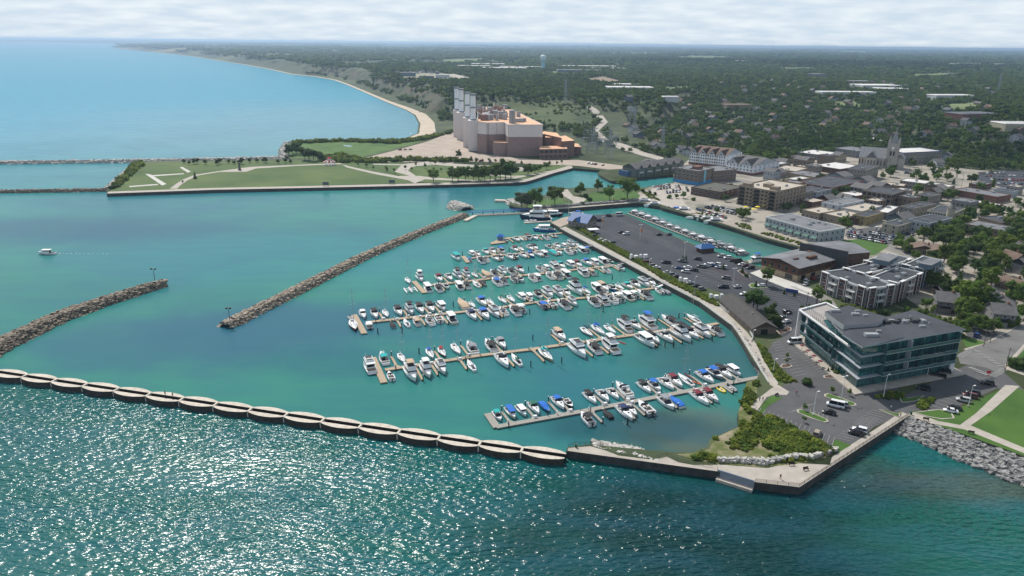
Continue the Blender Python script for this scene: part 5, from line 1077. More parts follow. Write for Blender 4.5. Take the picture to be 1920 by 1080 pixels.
B('shop_building', 'grey low building behind the white-roofed store', 'building', (1545,292), (1565,286), (1500,285), 7, 'grey', M_roofw, 1, (5,3), group=TG)
B('shop_building', 'grey two storey building left of the church', 'building', (1607,284), (1622,279), (1577,277), 9, 'grey', M_roofg, 2, (5,3), group=TG)
B('shop_building', 'long low pale-roofed building above the grey buildings', 'building', (1664,266), (1680,262), (1620,260), 6, 'bluegrey', M_roofw, 1, (5,2), group=TG)
B('shop_building', 'low tan building with grey roof by the white gabled condominium', 'building', (1492,322), (1510,315), (1452,316), 6, 'tan', M_rooft, 1, (5,3), group=TG)
B('shop_building', 'dark-roofed building below the right car park', 'building', (1880,419), (1903,412), (1852,407), 8, 'lightbrown', M_roofd, 2, (3,3), group=TG)
B('shop_building', 'dark-roofed brick building at the right edge of town', 'building', (1918,421), (1940,412), (1880,416), 8, 'lightbrown', M_roofd, 2, (3,3), group=TG)
B('shop_building', 'stone grey building between turret hotel and brick block', 'building', (1712,392), (1750,382), (1690,387), 8, 'stone', M_roofd, 2, (3,6), group=TG)
# church-side hall
B('parish_hall', 'large tan hall with bright white flat roof behind the church', 'building', (1694,287), (1741,280), (1680,280), 15, 'stone', M_roofw, 3, (3,12), trim=wallm('blue_band', (.05,.06,.2)))
# 23 hotel
r_, W_, D_ = B('brick_hotel', 'four storey brown brick hotel with bright blue ground floor beside the river', 'building', (1310,322), (1338,316), (1265,315), 15, 'lightbrown', M_roofg, 4, (6,4), wsz=(3.2,1.3), fr='w', bay=2, base_m=wallm('bright_blue', (.05,.25,.5)), par=.6)
mb = MB(); mb.box(0,2.6,-.5,0,2,12.4); mb.build('sign_panel', [wallm('pale_cyan', (.25,.55,.68))], r_, (W_*.35,-.05,0))
mb = MB(); mb.box(8,16,6,12,12.3,15); mb.build('lift_tower', [wallm('brick', WALLS['brick'])], r_)
B('brick_hotel_wing', 'brown brick wing of the hotel, right of the blue sign', 'building', (1337,322), (1369,316), (1318,314), 12, 'lightbrown', M_roofg, 3, (2,7), wsz=(1.8,1.3), bay=1)
B('restaurant', 'low dark brown waterfront restaurant with flat greenish roof', 'building', (1352,361), (1390,350), (1299,351), 7, 'brown', mat('roof_olive', (.09,.09,.07), .9, .1, .2, coord='World'), 2, (7,5), wsz=(3,1.3), bay=2)
# tan condominium
r_, W_, D_ = B('tan_condominium', 'large tan five storey condominium with dark balconies facing the river', 'building', (1456,361), (1504,347), (1391,348), 17, 'tan', M_rooft, 5, (0,9), par=.9, wsz=(1.4,1.7), fr='t', nh=6)
for j in range(5):
    y = D_*(j+.5)/5
    for k in range(5):
        z = 13.94/5*k
        if j % 2: place(winmesh(2.2,1.6,'t',2), 'window', r_, (0,y-1.6,z+.9), -math.pi/2); place(winmesh(2.2,1.6,'t',2), 'window', r_, (0,y+1.6,z+.9), -math.pi/2)
        else:
            mb = MB(); mb.box(-1.6,0,y-2.8,y+2.8,z+.0,z+.2,1)
            for s in (-2.8,2.7): mb.box(-1.6,-1.5,y+s,y+s+.1,z+.2,z+1.2,0)
            mb.box(-1.62,-1.54,y-2.8,y+2.8,z+.2,z+1.2,0); mb.build('balcony', [wallm('frame_dark', (.05,.045,.04)), wallm('tan', WALLS['tan'])], r_)
            place(winmesh(4.6,2.1,'d',3), 'window', r_, (0,y,z+.3), -math.pi/2)
for i, (x, y) in enumerate(((.12,.85),(.35,.5),(.2,.2))): mb = MB(); mb.box(W_*x-3,W_*x+3,D_*y-3,D_*y+3,13.94,16.6); mb.build('roof_penthouse', [wallm('tan', WALLS['tan'])], r_)
for i, (a, b) in enumerate(((1413,397),(1420,393),(1432,391),(1398,393))):
    p = P(a, b); mb = MB(); mb.tube((0,0,0),(0,0,2.4),.06,n=5); mb.tube((0,0,2.2),(0,0,3.0),2.0,.05,n=10,caps=False); tag(mb.build('parasol', [cm('yellow')], None, p), f'yellow parasol outside the tan condominium, {ordw(i+1)} of four', 'parasol', 'yellow cafe parasols')
# gabled white condominiums
def gabled(name, label, N, R, L, h, wall, roof, ng, rise, floors, brick=None, cf=10, cr=3, nr=1, group=None, dec=False):
    h = h*.85; n, a, W, D = frame_of(N, R, L, G+h); r = thing(name, label, 'building', (n.x,n.y,G), a, group); wm = wallm(wall, WALLS[wall])
    mb = MB(); b0 = h/floors*.8 if brick else -.5
    if brick: mb.box(-.1,W+.1,-.1,D+.1,-.5,b0,1)
    mb.box(0,W,0,D,b0,h,0); mb.build('wall', [wm, wallm(brick, WALLS[brick])] if brick else [wm], r)
    mb = MB(); gable_roof(mb, 0, W, 0, D, h, rise, 'y', .5); mb.build('roof', [roof, wm], r)
    for i in range(ng):       # cross gables towards the water
        mb = MB(); c = D*(i+.5)/ng; w = D/ng*.40
        mb.box(-.5,.4,c-w,c+w,b0+.01,h,1)
        hh = rise*.92
        mb.add([(-.5,c-w,h),(-.5,c+w,h),(-.5,c,h+hh)], [(0,1,2),(2,1,0)], 1)
        for s in (-1,1): mb.add([(-1.0,c+s*(w+.4),h-.3),(-1.0,c,h+hh+.15),(W*.5*hh/rise,c,h+hh+.15),(.3,c+s*(w+.4),h-.3)], [(0,1,2,3),(3,2,1,0)], 0)
        mb.build('cross_gable', [roof, wm], r)
        place(winmesh(1.4,1.4,'w',1), 'window', r, (-.5,c,h+.6), -math.pi/2)
    for k in range(1 if brick else 0, floors):
        z = h/floors*k+.8
        for i in range(cf): place(winmesh(1.3,1.6,'w',1), 'window', r, (-.5 if abs((i+.5)/cf*ng % 1-.5) < .38 else 0, D*(i+.5)/cf, z), -math.pi/2)
        for i in range(cr): place(winmesh(1.3,1.6,'w',1), 'window', r, (W*(i+.5)/cr, 0, z))
    if dec:
        for i in range(ng):
            mb = MB(); c = D*(i+.5)/ng+D/ng*.5
            if c < D:
                for k in range(1, floors): mb.box(-1.7,0,c-1.8,c+1.8,h/floors*k,h/floors*k+.15); mb.box(-1.7,-1.6,c-1.8,c+1.8,h/floors*k+.15,h/floors*k+1.1)
                for s in (-1.75,1.65): mb.box(-1.7,-1.6,c+s,c+s+.12,0,h)
                mb.build('balcony_stack', [M_trim], r)
    return r
gabled('white_condominium', 'white four storey condominium with four gables and grey roof', (1361,293), (1384,284), (1297,285), 14, 'bright', M_roofb, 4, 5.5, 4, 'brick', 16, 4, dec=True)
gabled('white_condominium', 'white gabled condominium block on brick base, right of the longer one', (1413,312), (1445,302), (1375,303), 10.5, 'bright', M_roofs, 2, 6, 3, 'brick', 8, 6)
gabled('riverside_terrace', 'grey green gabled terrace standing in the river channel', (1212,313), (1262,306), (1187,312), 7.5, 'greensiding', M_roofs, 1, 4.5, 2, None, 4, 8)
n, a, W, D = frame_of((1193,316), (1281,303), (1180,313), G+8)
r_ = thing('riverside_terrace', 'long grey green terrace with a row of gables along the river', 'building', (n.x,n.y+0,G), a)
mb = MB(); mb.box(0,W,.5,D+7,-.5,7.5); mb.build('wall', [wallm('greensiding', WALLS['greensiding'])], r_); mb = MB(); gable_roof(mb, 0, W, .5, D+7, 7.5, 4, 'x'); mb.build('roof', [M_roofs, wallm('greensiding', WALLS['greensiding'])], r_)
for i in range(6):
    c = W*(i+.5)/6; mb = MB(); mb.box(c-3,c+3,-.6,.9,0,7.5,1); gable_roof(mb, c-3, c+3, -.6, 6, 7.5, 3.4, 'y', .4); mb.build('cross_gable', [M_roofs, wallm('greensiding', WALLS['greensiding'])], r_)
    mb = MB(); mb.box(c-2.9,c+2.9,-2,-.6,3.4,3.55); mb.box(c-2.9,c+2.9,-2,-1.92,3.55,4.5)
    for s in (-2.9,2.78): mb.box(c+s,c+s+.12,-2,-1.9,0,3.4)
    mb.build('balcony', [M_trim], r_); [place(winmesh(1.3,1.6,'w',1), 'window', r_, (c+s,-.6,z)) for s in (-1.6,1.6) for z in (1,4.8)]
B('blue_cottage', 'small blue fishing shed with grey roof at the tip of the river bank', 'building', (1176,322), (1192,320), (1160,319), 5.5, 'blue', M_roofs, 1, (4,3), par=.3, nh=0)
# marina building: long brown gabled roof along the promenade
n, a, W, D = frame_of((1412,615), (1452,611), (1357,561), G+3.2)
r_ = thing('marina_building', 'long low marina building with brown gabled roof beside the promenade', 'building', (n.x,n.y,G), a)
wm = wallm('lightbrown', WALLS['lightbrown']); mb = MB(); mb.box(0,W,0,D,-.5,3.2); mb.build('wall', [wm], r_); mb = MB(); gable_roof(mb, 0, W, 0, D, 3.2, 2.6, 'y', .8); mb.build('roof', [mat('shingles_taupe', (.07,.065,.062), .95, .15, .6, coord='World'), wm], r_)
for i in range(8): place(winmesh(1.2,1.1,'w',1), 'window', r_, (0,D*(i+.6)/8,1.2), -math.pi/2)
mb = MB(); mb.box(-1.5,1.5,-.1,0,0,2.4); mb.build('door', [M_win], r_, (W*.5,-.02,0)); mb = MB(); mb.tube((W*.4,D*.3,5),(W*.4,D*.3,6.2),.35,n=8); mb.build('roof_vent', [M_hvac], r_)
mb = MB(); mb.add([(-3.2,-2.4,3.0),(3.2,-2.4,3.0),(3.2,2.4,3.3),(-3.2,2.4,3.3)],[(0,1,2,3),(3,2,1,0)]); [mb.tube((x,y,0),(x,y,3.05),.06,n=5) for x in (-3.1,3.1) for y in (-2.3,2.3)]
tag(mb.build('sun_sail', [cm('white')], None, P(1370,572), math.radians(10)), 'white square sun sail on posts at the north end of the marina building', 'awning')
# blue roofed harbour office
n, a, W, D = frame_of((1100,418), (1112,410), (1070,411), G+4.5)
r_ = thing('harbour_office', 'small stone harbour office with bright blue gabled roof at the pier end', 'building', (n.x,n.y,G), a)
wm = wallm('stone', WALLS['stone']); mb = MB(); mb.box(0,W,0,D,-.5,4.5); mb.build('wall', [wm], r_); mb = MB(); gable_roof(mb, 0, W, 0, D, 4.5, 4.2, 'y', .8); mb.build('roof', [M_roofbl, wm], r_)
mb = MB(); gable_roof(mb, -2.5, W*.5, D*.35, D*.65, 4.5, 2.6, 'x', .5); mb.build('dormer', [M_roofbl, wm], r_)
for i in range(5): place(winmesh(1.3,1.5,'w',1), 'window', r_, (0,D*(i+.5)/5,1.4), -math.pi/2)
for i in range(2): place(winmesh(1.5,1.5,'w',1), 'window', r_, (W*(i+.5)/2,0,1.4))
mb = MB(); p = P(1112,437); mb.box(-3.4,3.4,-2.3,2.3,2.6,2.8,0); [mb.tube((x,y,0),(x,y,2.6),.07,n=5) for x in (-3.2,3.2) for y in (-2.1,2.1)]; mb.bar((-3.2,0,.9),(3.2,0,.9),.1,.1); tag(mb.build('canopy_tent', [cm('white')], None, p, .3), 'white flat canopy tent beside the harbour office', 'tent')
r_ = thing('fish_station', 'fish cleaning station with blue hipped roof on brown walls at the car park edge', 'kiosk', P(1322,471), math.radians(20)); mb = MB(); mb.box(-4.5,4.5,-2.6,2.6,0,2.6); mb.build('wall', [wallm('brown', WALLS['brown'])], r_); mb = MB(); mb.loft([[(-5.6,-3.6,2.6),(5.6,-3.6,2.6),(5.6,3.6,2.6),(-5.6,3.6,2.6)],[(-3,-.3,4.8),(3,-.3,4.8),(3,.3,4.8),(-3,.3,4.8)]]); mb.build('roof', [M_roofbl], r_)
# ---------------------------------------------------------------- glass building by the lake
def glass_block():
    M_gl = mat('green_glass', (.02,.105,.11), .05, .5, .5, coord='World', det=3, spec=.9); M_gl2 = mat('balcony_glass', (.05,.12,.125), .1, .2, .5, coord='World'); M_slab = mat('pale_slab', (.36,.39,.42), .7, .06, .5); M_dk = wallm('dark_unit', (.045,.05,.055))
    zt = G+17.6; w = lambda pts, z: [P2(a, b, z) for a, b in pts]
    near, tip, back, bl = w([(1618,650),(1812,617),(1712,581),(1590,573)], zt)
    lt = P2(1506,586, G+13.4); lb = P2(1552,573, G+13.4)
    root = thing('glass_building', 'four storey green glass office and flats building with stepped dark flat roofs', 'building', (near[0], near[1], G)); O = Vector((near[0], near[1], 0))
    V2 = lambda p: Vector((p[0]-O.x, p[1]-O.y))
    nr, tp, bk, bL, LT, LB = map(V2, (near, tip, back, bl, lt, lb))
    e1 = (tp-nr).normalized(); e2 = (LT-nr).normalized(); g0 = nr + e1*1.3 + e2*1.3
    rt = tp - e1*3.0 + e2*1.0; fh = 4.3
    foot = [g0, rt, bk, bL+(bk-bL)*.1, LB-e2*1.0, LT-e2*1.5+e1*1.0]
    def poly(ps): return [(p.x, p.y) for p in ps]
    c0 = sum(foot, Vector((0,0)))/len(foot); gr = lambda k: [p + (p-c0).normalized()*k for p in foot]
    # plinth and terrace
    mb = MB(); mb.prism(poly(gr(5.5)), -.5, .55, 0); mb.build('terrace', [M_conc], root)
    mb = MB(); mb.prism(poly([p+(c0-p).normalized()*.8 for p in foot]), .55, fh*3+.6, 0); mb.build('core_wall', [M_gl], root)
    top = [nr+e1*1.3+e2*1.3, rt, bk, V2(w([(1661,594)], zt)[0]), V2(w([(1590,573)], zt)[0]), V2(w([(1546,584)], zt)[0])+e1*1.5, V2(w([(1566,611)], zt)[0])+e1*1.2]
    mb = MB(); mb.prism(poly(top), fh*3+.6, 17.2, 0); mb.build('upper_core', [M_gl], root)
    for k in range(1, 4):
        mb = MB(); mb.prism(poly(gr(1.7)), .55+fh*k-.28, .55+fh*k, 0); mb.build('floor_slab', [M_slab], root)
    roofp = [nr, tp, bk, V2(w([(1661,594)], zt)[0]), V2(w([(1590,573)], zt)[0]), V2(w([(1546,584)], zt)[0]), V2(w([(1566,611)], zt)[0]), V2(w([(1580,624)], zt)[0])]
    mb = MB(); mb.prism(poly(roofp), 17.2, 17.55, 1, 0); mb.build('main_roof', [M_roofd, M_slab], root)
    pen = [V2(p) for p in w([(1547,585),(1582,611),(1647,606),(1661,595),(1591,573)], zt+1.6)]
    mb = MB(); mb.prism(poly(pen), 17.55, 19.4, 1, 0); mb.build('upper_roof', [M_roofd, M_hvac], root)
    low = [V2(p) for p in w([(1579,626),(1617,650),(1695,630),(1647,606),(1600,609)], zt+.5)]
    mb = MB(); mb.prism(poly(low), 17.56, 18.0, 1, 0); mb.build('front_roof', [M_roofd, M_slab], root)
    tr = gr(.6); mb = MB(); a, b_ = LT+(LT-c0).normalized()*1.6, LB+(LB-c0).normalized()*1.2; mb.prism(poly([a, b_, V2(w([(1590,573)],zt)[0]), V2(w([(1546,584)],zt)[0]), V2(w([(1566,611)],zt)[0]), nr+e2*9]), 13.5, 13.75, 0); mb.build('terrace_roof', [mat('terrace_membrane', (.34,.31,.29), .9, .1, .3)], root)
    # white roof beam round the terrace
    mb = MB()
    for p, q in ((a, b_), (a, nr+e2*8), (b_, V2(w([(1590,573)],zt)[0]))): mb.bar((p.x,p.y,14.3),(q.x,q.y,14.3),.7,.5)
    for p in (a, b_): mb.bar((p.x,p.y,.5),(p.x,p.y,14.1),.5,.5)
    mb.build('terrace_beam', [M_white], root)
    # mullions and glass bays on the two visible faces, balconies with partitions and rails
    def face(A, Bq, out, bays, solid):
        d = (Bq-A); L = d.length; d = d/L; nb = bays
        for k in range(4):
            z0 = .55+fh*k; z1 = z0+fh-.3 if k < 3 else 17.1
            mb = MB(); n = int(L/1.6)
            for i in range(n+1): q = A+d*(L*i/n)+out*.03; mb.bar((q.x,q.y,z0),(q.x,q.y,z1),.07,.1)
            mb.bar((A.x,A.y,z0+2.9),(Bq.x,Bq.y,z0+2.9),.1,.08); mb.build('mullions', [mat('mullion_teal', (.06,.14,.15), .4)], root)
            if solid == 'bal' and k > 0:
                s0 = .30 if k < 4 else 0
                mb = MB(); i = 0
                A2 = A+d*L*.2; B2 = Bq-d*1.0; q1, q2 = A2+out*2.2, B2+out*2.2
                mb.prism(poly([A2, B2, q2, q1]), z0-.22, z0+.02, 0); mb.build('balcony_slab', [M_slab], root)
                mb = MB(); mb.bar((q1.x,q1.y,z0+.6),(q2.x,q2.y,z0+.6),.05,1.0); mb.bar((q1.x,q1.y,z0+1.15),(q2.x,q2.y,z0+1.15),.1,.07,1); mb.build('balcony_rail', [M_gl2, M_slab], root)
                n = 6
                for i in range(n+1): q = A2.lerp(B2, i/n); mb = MB(); mb.bar((q.x,q.y,z0+1.9),((q+out*2.1).x,(q+out*2.1).y,z0+1.9),.15,3.6); mb.build('partition', [M_slab if i == 2 else M_gl2], root)
    o1 = Vector((e1.y, -e1.x)); o1 = o1 if (nr-c0).dot(o1) > 0 else -o1
    o2 = Vector((e2.y, -e2.x)); o2 = o2 if (nr-c0).dot(o2) > 0 else -o2
    face(foot[0], foot[1], o1, 8, 'bal'); face(foot[0], foot[-1], o2, 8, 'glass')
    for k in range(1,4):
        z0 = .55+fh*k; A2 = foot[0].lerp(foot[-1], .38)+o2*1.9; B2 = foot[-1]+o2*1.9
        mb = MB(); mb.bar((A2.x,A2.y,z0+.55),(B2.x,B2.y,z0+.55),.05,1.0,0); mb.bar((A2.x,A2.y,z0+1.1),(B2.x,B2.y,z0+1.1),.1,.07,1); mb.build('balcony_rail', [M_gl2, M_slab], root)
        for i in range(5 if k < 3 else 0): q = A2.lerp(B2, i/4); mb = MB(); mb.bar((q.x,q.y,z0+1.9),((q-o2*1.8).x,(q-o2*1.8).y,z0+1.9),.12,3.6); mb.build('partition', [M_gl2], root)
    # near corner is solid glass: slabs show as white bands
    mb = MB(); p = tp-e1*2.4+e2*1.4; mb.box(p.x-.8,p.x+.8,p.y-.8,p.y+.8,-.5,17.2); mb.build('corner_column', [M_white], root)
    r = random.Random(3)
    for i in range(26):
        t = i/25; q = V2(w([(1640+t*92,605+2*math.sin(i*1.3)-t*3)], zt)[0]); s = r.uniform(.35,1.0); mb = MB(); mb.box(q.x-s,q.x+s,q.y-s*.7,q.y+s*.7,17.56,17.6+s*1.1,0,taper=.05); mb.build('roof_unit', [M_hvac if r.random() > .6 else M_dk], root)
    for px, py, s in ((1603,594,1.6),(1622,596,1),(1607,588,1.1),(1565,588,2.0),(1634,627,2.6),(1648,619,1),(1730,608,1.2),(1708,590,.5),(1744,602,.5)):
        q = V2(w([(px,py)], zt+1)[0]); s = s*1.0; hi = 19.4 if py < 600 and px < 1650 else 18.0 if px < 1660 else 17.56; mb = MB(); s *= .62; mb.box(q.x-s*1.5,q.x+s*1.5,q.y-s*.6,q.y+s*.6,hi,hi+.4+s*.4,0,taper=.05); mb.build('roof_unit', [M_hvac], root)
    for i in range(4): q = foot[0].lerp(foot[-1], .45+.12*i)+o2*4.2; mb = MB(); mb.tube((q.x,q.y,.55),(q.x,q.y,3),.05,n=5); mb.tube((q.x,q.y,2.7),(q.x,q.y,3.2),1.0,.05,n=8,caps=False); tag(mb.build('parasol', [cm('maroon')], None, (O.x,O.y,G)), f'dark red parasol on the glass building terrace, {ordw(i+1)} from the lake', 'parasol', 'dark red terrace parasols')
glass_block()
# ---------------------------------------------------------------- power plant
def power_plant():
    M_clad = wallm('grey_cladding', (.70,.64,.62), .04); M_br = wallm('plum_brick', (.29,.20,.18), .08); M_brd = wallm('dark_brick', (.22,.13,.105), .1); M_rf = mat('orange_sun_glare_roof', (.72,.42,.25), .8, .1, .1, coord='World', det=6); M_stk = mat('stack_steel', (.80,.82,.84), .6, .05, .2)  # the roof colour has orange sun glare painted in
    z = G+33.6; w = lambda pts, zz=z: [P2(a, b, zz) for a, b in pts]
    out = w([(895,229),(913,230.5),(916,230.5),(946.5,229.8),(952.6,234.4),(1017.8,234.4),(960,206),(897,200)])
    root = thing('power_plant', 'huge grey and plum power plant hall with orange gravel roof and four chimneys', 'power plant', (out[4][0], out[4][1], G)); ox, oy = out[4]
    L = lambda ps: [(x-ox, y-oy) for x, y in ps]
    # the alcoves between the three front sections recede a little
    o = L(out); mb = MB(); mb.prism(o, -.5, 20.8, 0); mb.build('lower_wall', [M_br], root)
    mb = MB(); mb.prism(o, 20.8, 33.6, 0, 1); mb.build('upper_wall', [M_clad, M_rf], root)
    mb = MB()
    for i in range(len(o)): a, b = o[i-1], o[i]; mb.bar((*a,33.8),(*b,33.8),.8,.8)
    mb.build('parapet', [M_clad], root)
    for i in range(len(o)-4):
        a, b = Vector(o[i]), Vector(o[i+1]); n_ = max(1, int((b-a).length/7)); mb = MB()
        for k in range(n_+1): q = a.lerp(b, k/n_); mb.bar((q.x,q.y,0),(q.x,q.y,33.5),.35,.35)
        mb.bar((a.x,a.y,20.8),(b.x,b.y,20.8),.5,.4); mb.build('cladding_joints', [wallm('joint', (.30,.26,.25))], root)
    # low brown annex in front with a bright roof edge
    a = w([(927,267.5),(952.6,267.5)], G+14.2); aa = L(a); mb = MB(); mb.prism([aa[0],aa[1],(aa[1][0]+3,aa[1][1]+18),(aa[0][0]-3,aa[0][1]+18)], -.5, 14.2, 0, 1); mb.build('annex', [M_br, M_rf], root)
    # rooftop machinery
    r = random.Random(5)
    for i in range(64):
        px = r.uniform(896,948); py = r.uniform(204,226)
        q = L(w([(px,py)]))[0]; s = r.uniform(1.2,4.2); hh = r.uniform(2,6.5) if r.random() < .7 else r.uniform(6,9)
        mb = MB()
        if r.random() < .35: mb.tube((q[0],q[1],33.6),(q[0],q[1],33.6+hh+2),s*.4,n=8)
        else: mb.box(q[0]-s,q[0]+s,q[1]-s*.8,q[1]+s*.8,33.6,33.6+hh,taper=.2)
        mb.build('roof_machine', [M_hvac if r.random() < .6 else M_brd if r.random() < .5 else M_stk], root)
    for px, py, s, hh in ((958,231,2.2,14),(963,231,2.2,14),(972,229,5,4),(980,228,4,4),(972,219,2.5,6)):
        q = L(w([(px,py)]))[0]; mb = MB(); (mb.tube((q[0],q[1],33.6),(q[0],q[1],33.6+hh),s,n=10) if hh > 10 else mb.box(q[0]-s,q[0]+s,q[1]-s*.5,q[1]+s*.5,33.6,33.6+hh)); mb.build('roof_machine', [M_hvac], root)
    # towers with steel stacks
    for nm, bx, by, w2, hh, wst in (('a',887,283.5,6.2,34.2,3.0),('b',876.5,276.5,5.6,34.2,2.9),('c',865,263,6.4,34.2,3.0),('d',856.5,257,4.8,34.2,2.9)):
        b = P(bx, by); q = (b.x-ox, b.y-oy); mb = MB(); mb.box(q[0]-w2*.9,q[0]+w2*.9,q[1]+0,q[1]+w2*2.2,-.5,hh); tw = mb.build('chimney_tower', [M_clad], root)
        c = (q[0], q[1]+w2*1.1); mb = MB(); mb.tube((*c,hh),(*c,hh+28.5),wst,wst*.95,n=16); mb.build('chimney', [M_stk], root)
        mb = MB(); mb.tube((*c,hh+13.5),(*c,hh+15),wst+.8,n=16); mb.tube((*c,hh+27),(*c,hh+29),wst+.6,n=16); mb.tube((*c,hh),(*c,hh+1.4),wst+.5,n=16); mb.build('chimney_gallery', [mat('gallery_steel', (.2,.23,.26), .6)], root)
    # old brick powerhouse at the right
    def lowb(pts, h, par=.8):
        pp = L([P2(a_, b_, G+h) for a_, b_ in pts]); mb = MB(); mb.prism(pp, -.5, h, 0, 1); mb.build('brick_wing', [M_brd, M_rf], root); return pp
    lowb([(1001,250),(1022,251.5),(1053,258.5),(1043,251),(1022,246)], 21)
    lowb([(1022,257.5),(1053,258),(1044,249),(1026,247)], 19)
    lowb([(1053,265),(1077.5,263.5),(1060,254),(1046,256)], 17)
    lowb([(1077,275),(1090,275.5),(1083,269),(1074,269)], 9)
    pp = lowb([(1011.5,279.5),(1064,278.5),(1060,273),(1012,274)], 11)
    A, Bq = Vector(pp[0]), Vector(pp[1]); d = (Bq-A); an = math.atan2(d.y, d.x)
    for i in range(6):
        for zz in (1.5, 6.5): q = A+d*((i+.5)/6); place(winmesh(4.2,3.2,'t',3), 'window', root, (q.x,q.y,zz), an)
    q = L([P2(1005,281,G)])[0]; mb = MB(); mb.tube((q[0],q[1]+6,0),(q[0],q[1]+6,34),1.1,.9,n=10); mb.build('brick_chimney', [M_brd], root)
power_plant()
# ---------------------------------------------------------------- church
def church():
    st = wallm('church_stone', (.40,.365,.32), .14); M_sl = mat('slate_roof', (.27,.27,.275), .85, .12, .4, coord='World')
    a0 = P(1668,316); root = thing('stone_church', 'grey stone gothic church with tall pinnacled tower and spire', 'church', a0, math.radians(-32)); root.scale = (.88,.88,.84)
    # tower at the origin; nave to the left-front, transept gable
    def T(name, mb, m, par=None): return mb.build(name, m, par or root)
    mb = MB(); mb.box(-5,5,0,10,-.5,30,0); [mb.box(x-1,x+1,y-1,y+1,-.5,28,0) for x in (-5,5) for y in (0,10)]; tw = T('tower', mb, [st])
    for x in (-5,5):
        for y in (0,10): mb = MB(); mb.box(x-1,x+1,y-1,y+1,28,33,0,taper=.1); mb.loft([[(x-1,y-1,33),(x+1,y-1,33),(x+1,y+1,33),(x-1,y+1,33)],[(x-.05,y-.05,38),(x+.05,y-.05,38),(x+.05,y+.05,38),(x-.05,y+.05,38)]]); T('pinnacle', mb, [st], tw)
    mb = MB(); mb.loft([[(-4,1,30),(4,1,30),(4,9,30),(-4,9,30)],[(-.1,4.9,46),(.1,4.9,46),(.1,5.1,46),(-.1,5.1,46)]]); T('spire', mb, [M_sl], tw)
    mb = MB(); mb.bar((0,5,46),(0,5,48.4),.25,.25); mb.bar((-.8,5,47.6),(.8,5,47.6),.25,.25); T('cross', mb, [M_white], tw)
    for x, rz, pos in ((0,0,(0,-.05,0)),(0,-math.pi/2,(-5.05,5,0))):
        mb = MB(); mb.tube((0,-.15,24.5),(0,0,24.5),1.5,n=16); o = mb.build('clock_face', [M_white], root, pos, rz)
        for zz, ww in ((15.5,1.5),(15.5,-1.5)): mb = MB(); mb.box(ww-.9,ww+.9,-.12,0,zz,zz+4.5); mb.tube((ww,-.12,zz+4.5),(ww,0,zz+4.5),.9,n=12); mb.build('belfry_opening', [M_win], root, pos, rz)
    # nave runs left (local -x) from the tower, ridge along x
    mb = MB(); mb.box(-34,-4,-1,15,-.5,12,0); T('nave_wall', mb, [st]); mb = MB(); gable_roof(mb, -34, -4, -1, 15, 12, 11, 'x', .5); T('nave_roof', mb, [M_sl, st])
    mb = MB(); mb.box(-26,-15,-6,2,-.5,12,0); gable_roof(mb, -26, -15, -6, 7, 12, 7.5, 'y', .4, 1); mb2 = MB(); mb2.v, mb2.f, mb2.m, mb2.sm = mb.v, mb.f, mb.m, mb.sm; mb.build('transept', [st, M_sl, st], root)
    for i in range(9): x = -33+3.3*i; mb = MB(); y = -6.06 if -26 < x < -15 else -1.06; mb.box(-.5,.5,-.1,0,3,8.5); mb.tube((0,-.1,8.5),(0,0,8.5),.5,n=10); mb.build('lancet_window', [M_win], root, (x,y+.05,0))
    mb = MB(); mb.box(4,13,1,16,-.5,13,0); mb.build('chapel_wall', [st], root); mb = MB(); gable_roof(mb, 4, 13, 1, 16, 13, 5, 'y'); mb.build('chapel_roof', [M_sl, st], root)
church()
# ---------------------------------------------------------------- houses
def house_proto(W, D, h, rise, wall, roof, axis, porch, detail=True):
    r = bpy.data.objects.new('house', None); COL.objects.link(r); wm = wallm(wall, WALLS[wall])
    mb = MB(); mb.box(-W/2,W/2,-D/2,D/2,-1.5,h,0)
    if porch: mb.box(-W/2+.5,W*.1,-D/2-2.2,-D/2,-1,2.4,0)
    mb.build('wall', [wm], r)
    mb = MB(); gable_roof(mb, -W/2, W/2, -D/2, D/2, h, rise, axis, .55)
    if porch: mb.add([(-W/2,-D/2,3.2),(W*.1+.4,-D/2,3.2),(W*.1+.4,-D/2-2.8,2.35),(-W/2,-D/2-2.8,2.35)],[(0,1,2,3),(3,2,1,0)],0)
    rf = mb.build('roof', [roof, wm], r)
    mb = MB(); mb.box(W*.2,W*.2+.9,-.4,.5,h,h+rise+1.0); mb.build('chimney', [wallm('brick', WALLS['brick'])], rf)
    fl = 2 if h > 4.5 else 1
    for k in range(fl):
        for i in range(3): place(winmesh(1.1,1.4,'w',1), 'window', r, (-W/2+W*(i+.5)/3,-D/2,.9+2.8*k))
        for i in range(2): place(winmesh(1.1,1.4,'w',1), 'window', r, (-W/2,-D/2+D*(i+.5)/2,.9+2.8*k), -math.pi/2)
    mb = MB(); mb.box(W*.22,W*.22+1,-D/2-.06,-D/2,0,2.1); mb.build('door', [wallm('brown', WALLS['brown'])], r)
    return [r, tree_of(r), False]
HW = [('white','white clapboard'),('pale','pale grey'),('tan','tan'),('cream','cream'),('bluegrey','slate blue'),('lightbrown','brown'),('grey','grey')]
HP = []
for i, (wl, wn) in enumerate(HW):
    rf, rn = (M_roofs,'grey roof') if i % 2 == 0 else (M_roofb,'brown roof'); big = i % 3 != 2
    HP.append((house_proto(9+i%3*2, 11, 5.6 if big else 3.0, 3.2 if big else 2.2, wl, rf, 'y' if i % 2 else 'x', i % 3 == 0), f'{wn} {"two storey" if big else "low"} house with {rn}'))
HOUSES = []
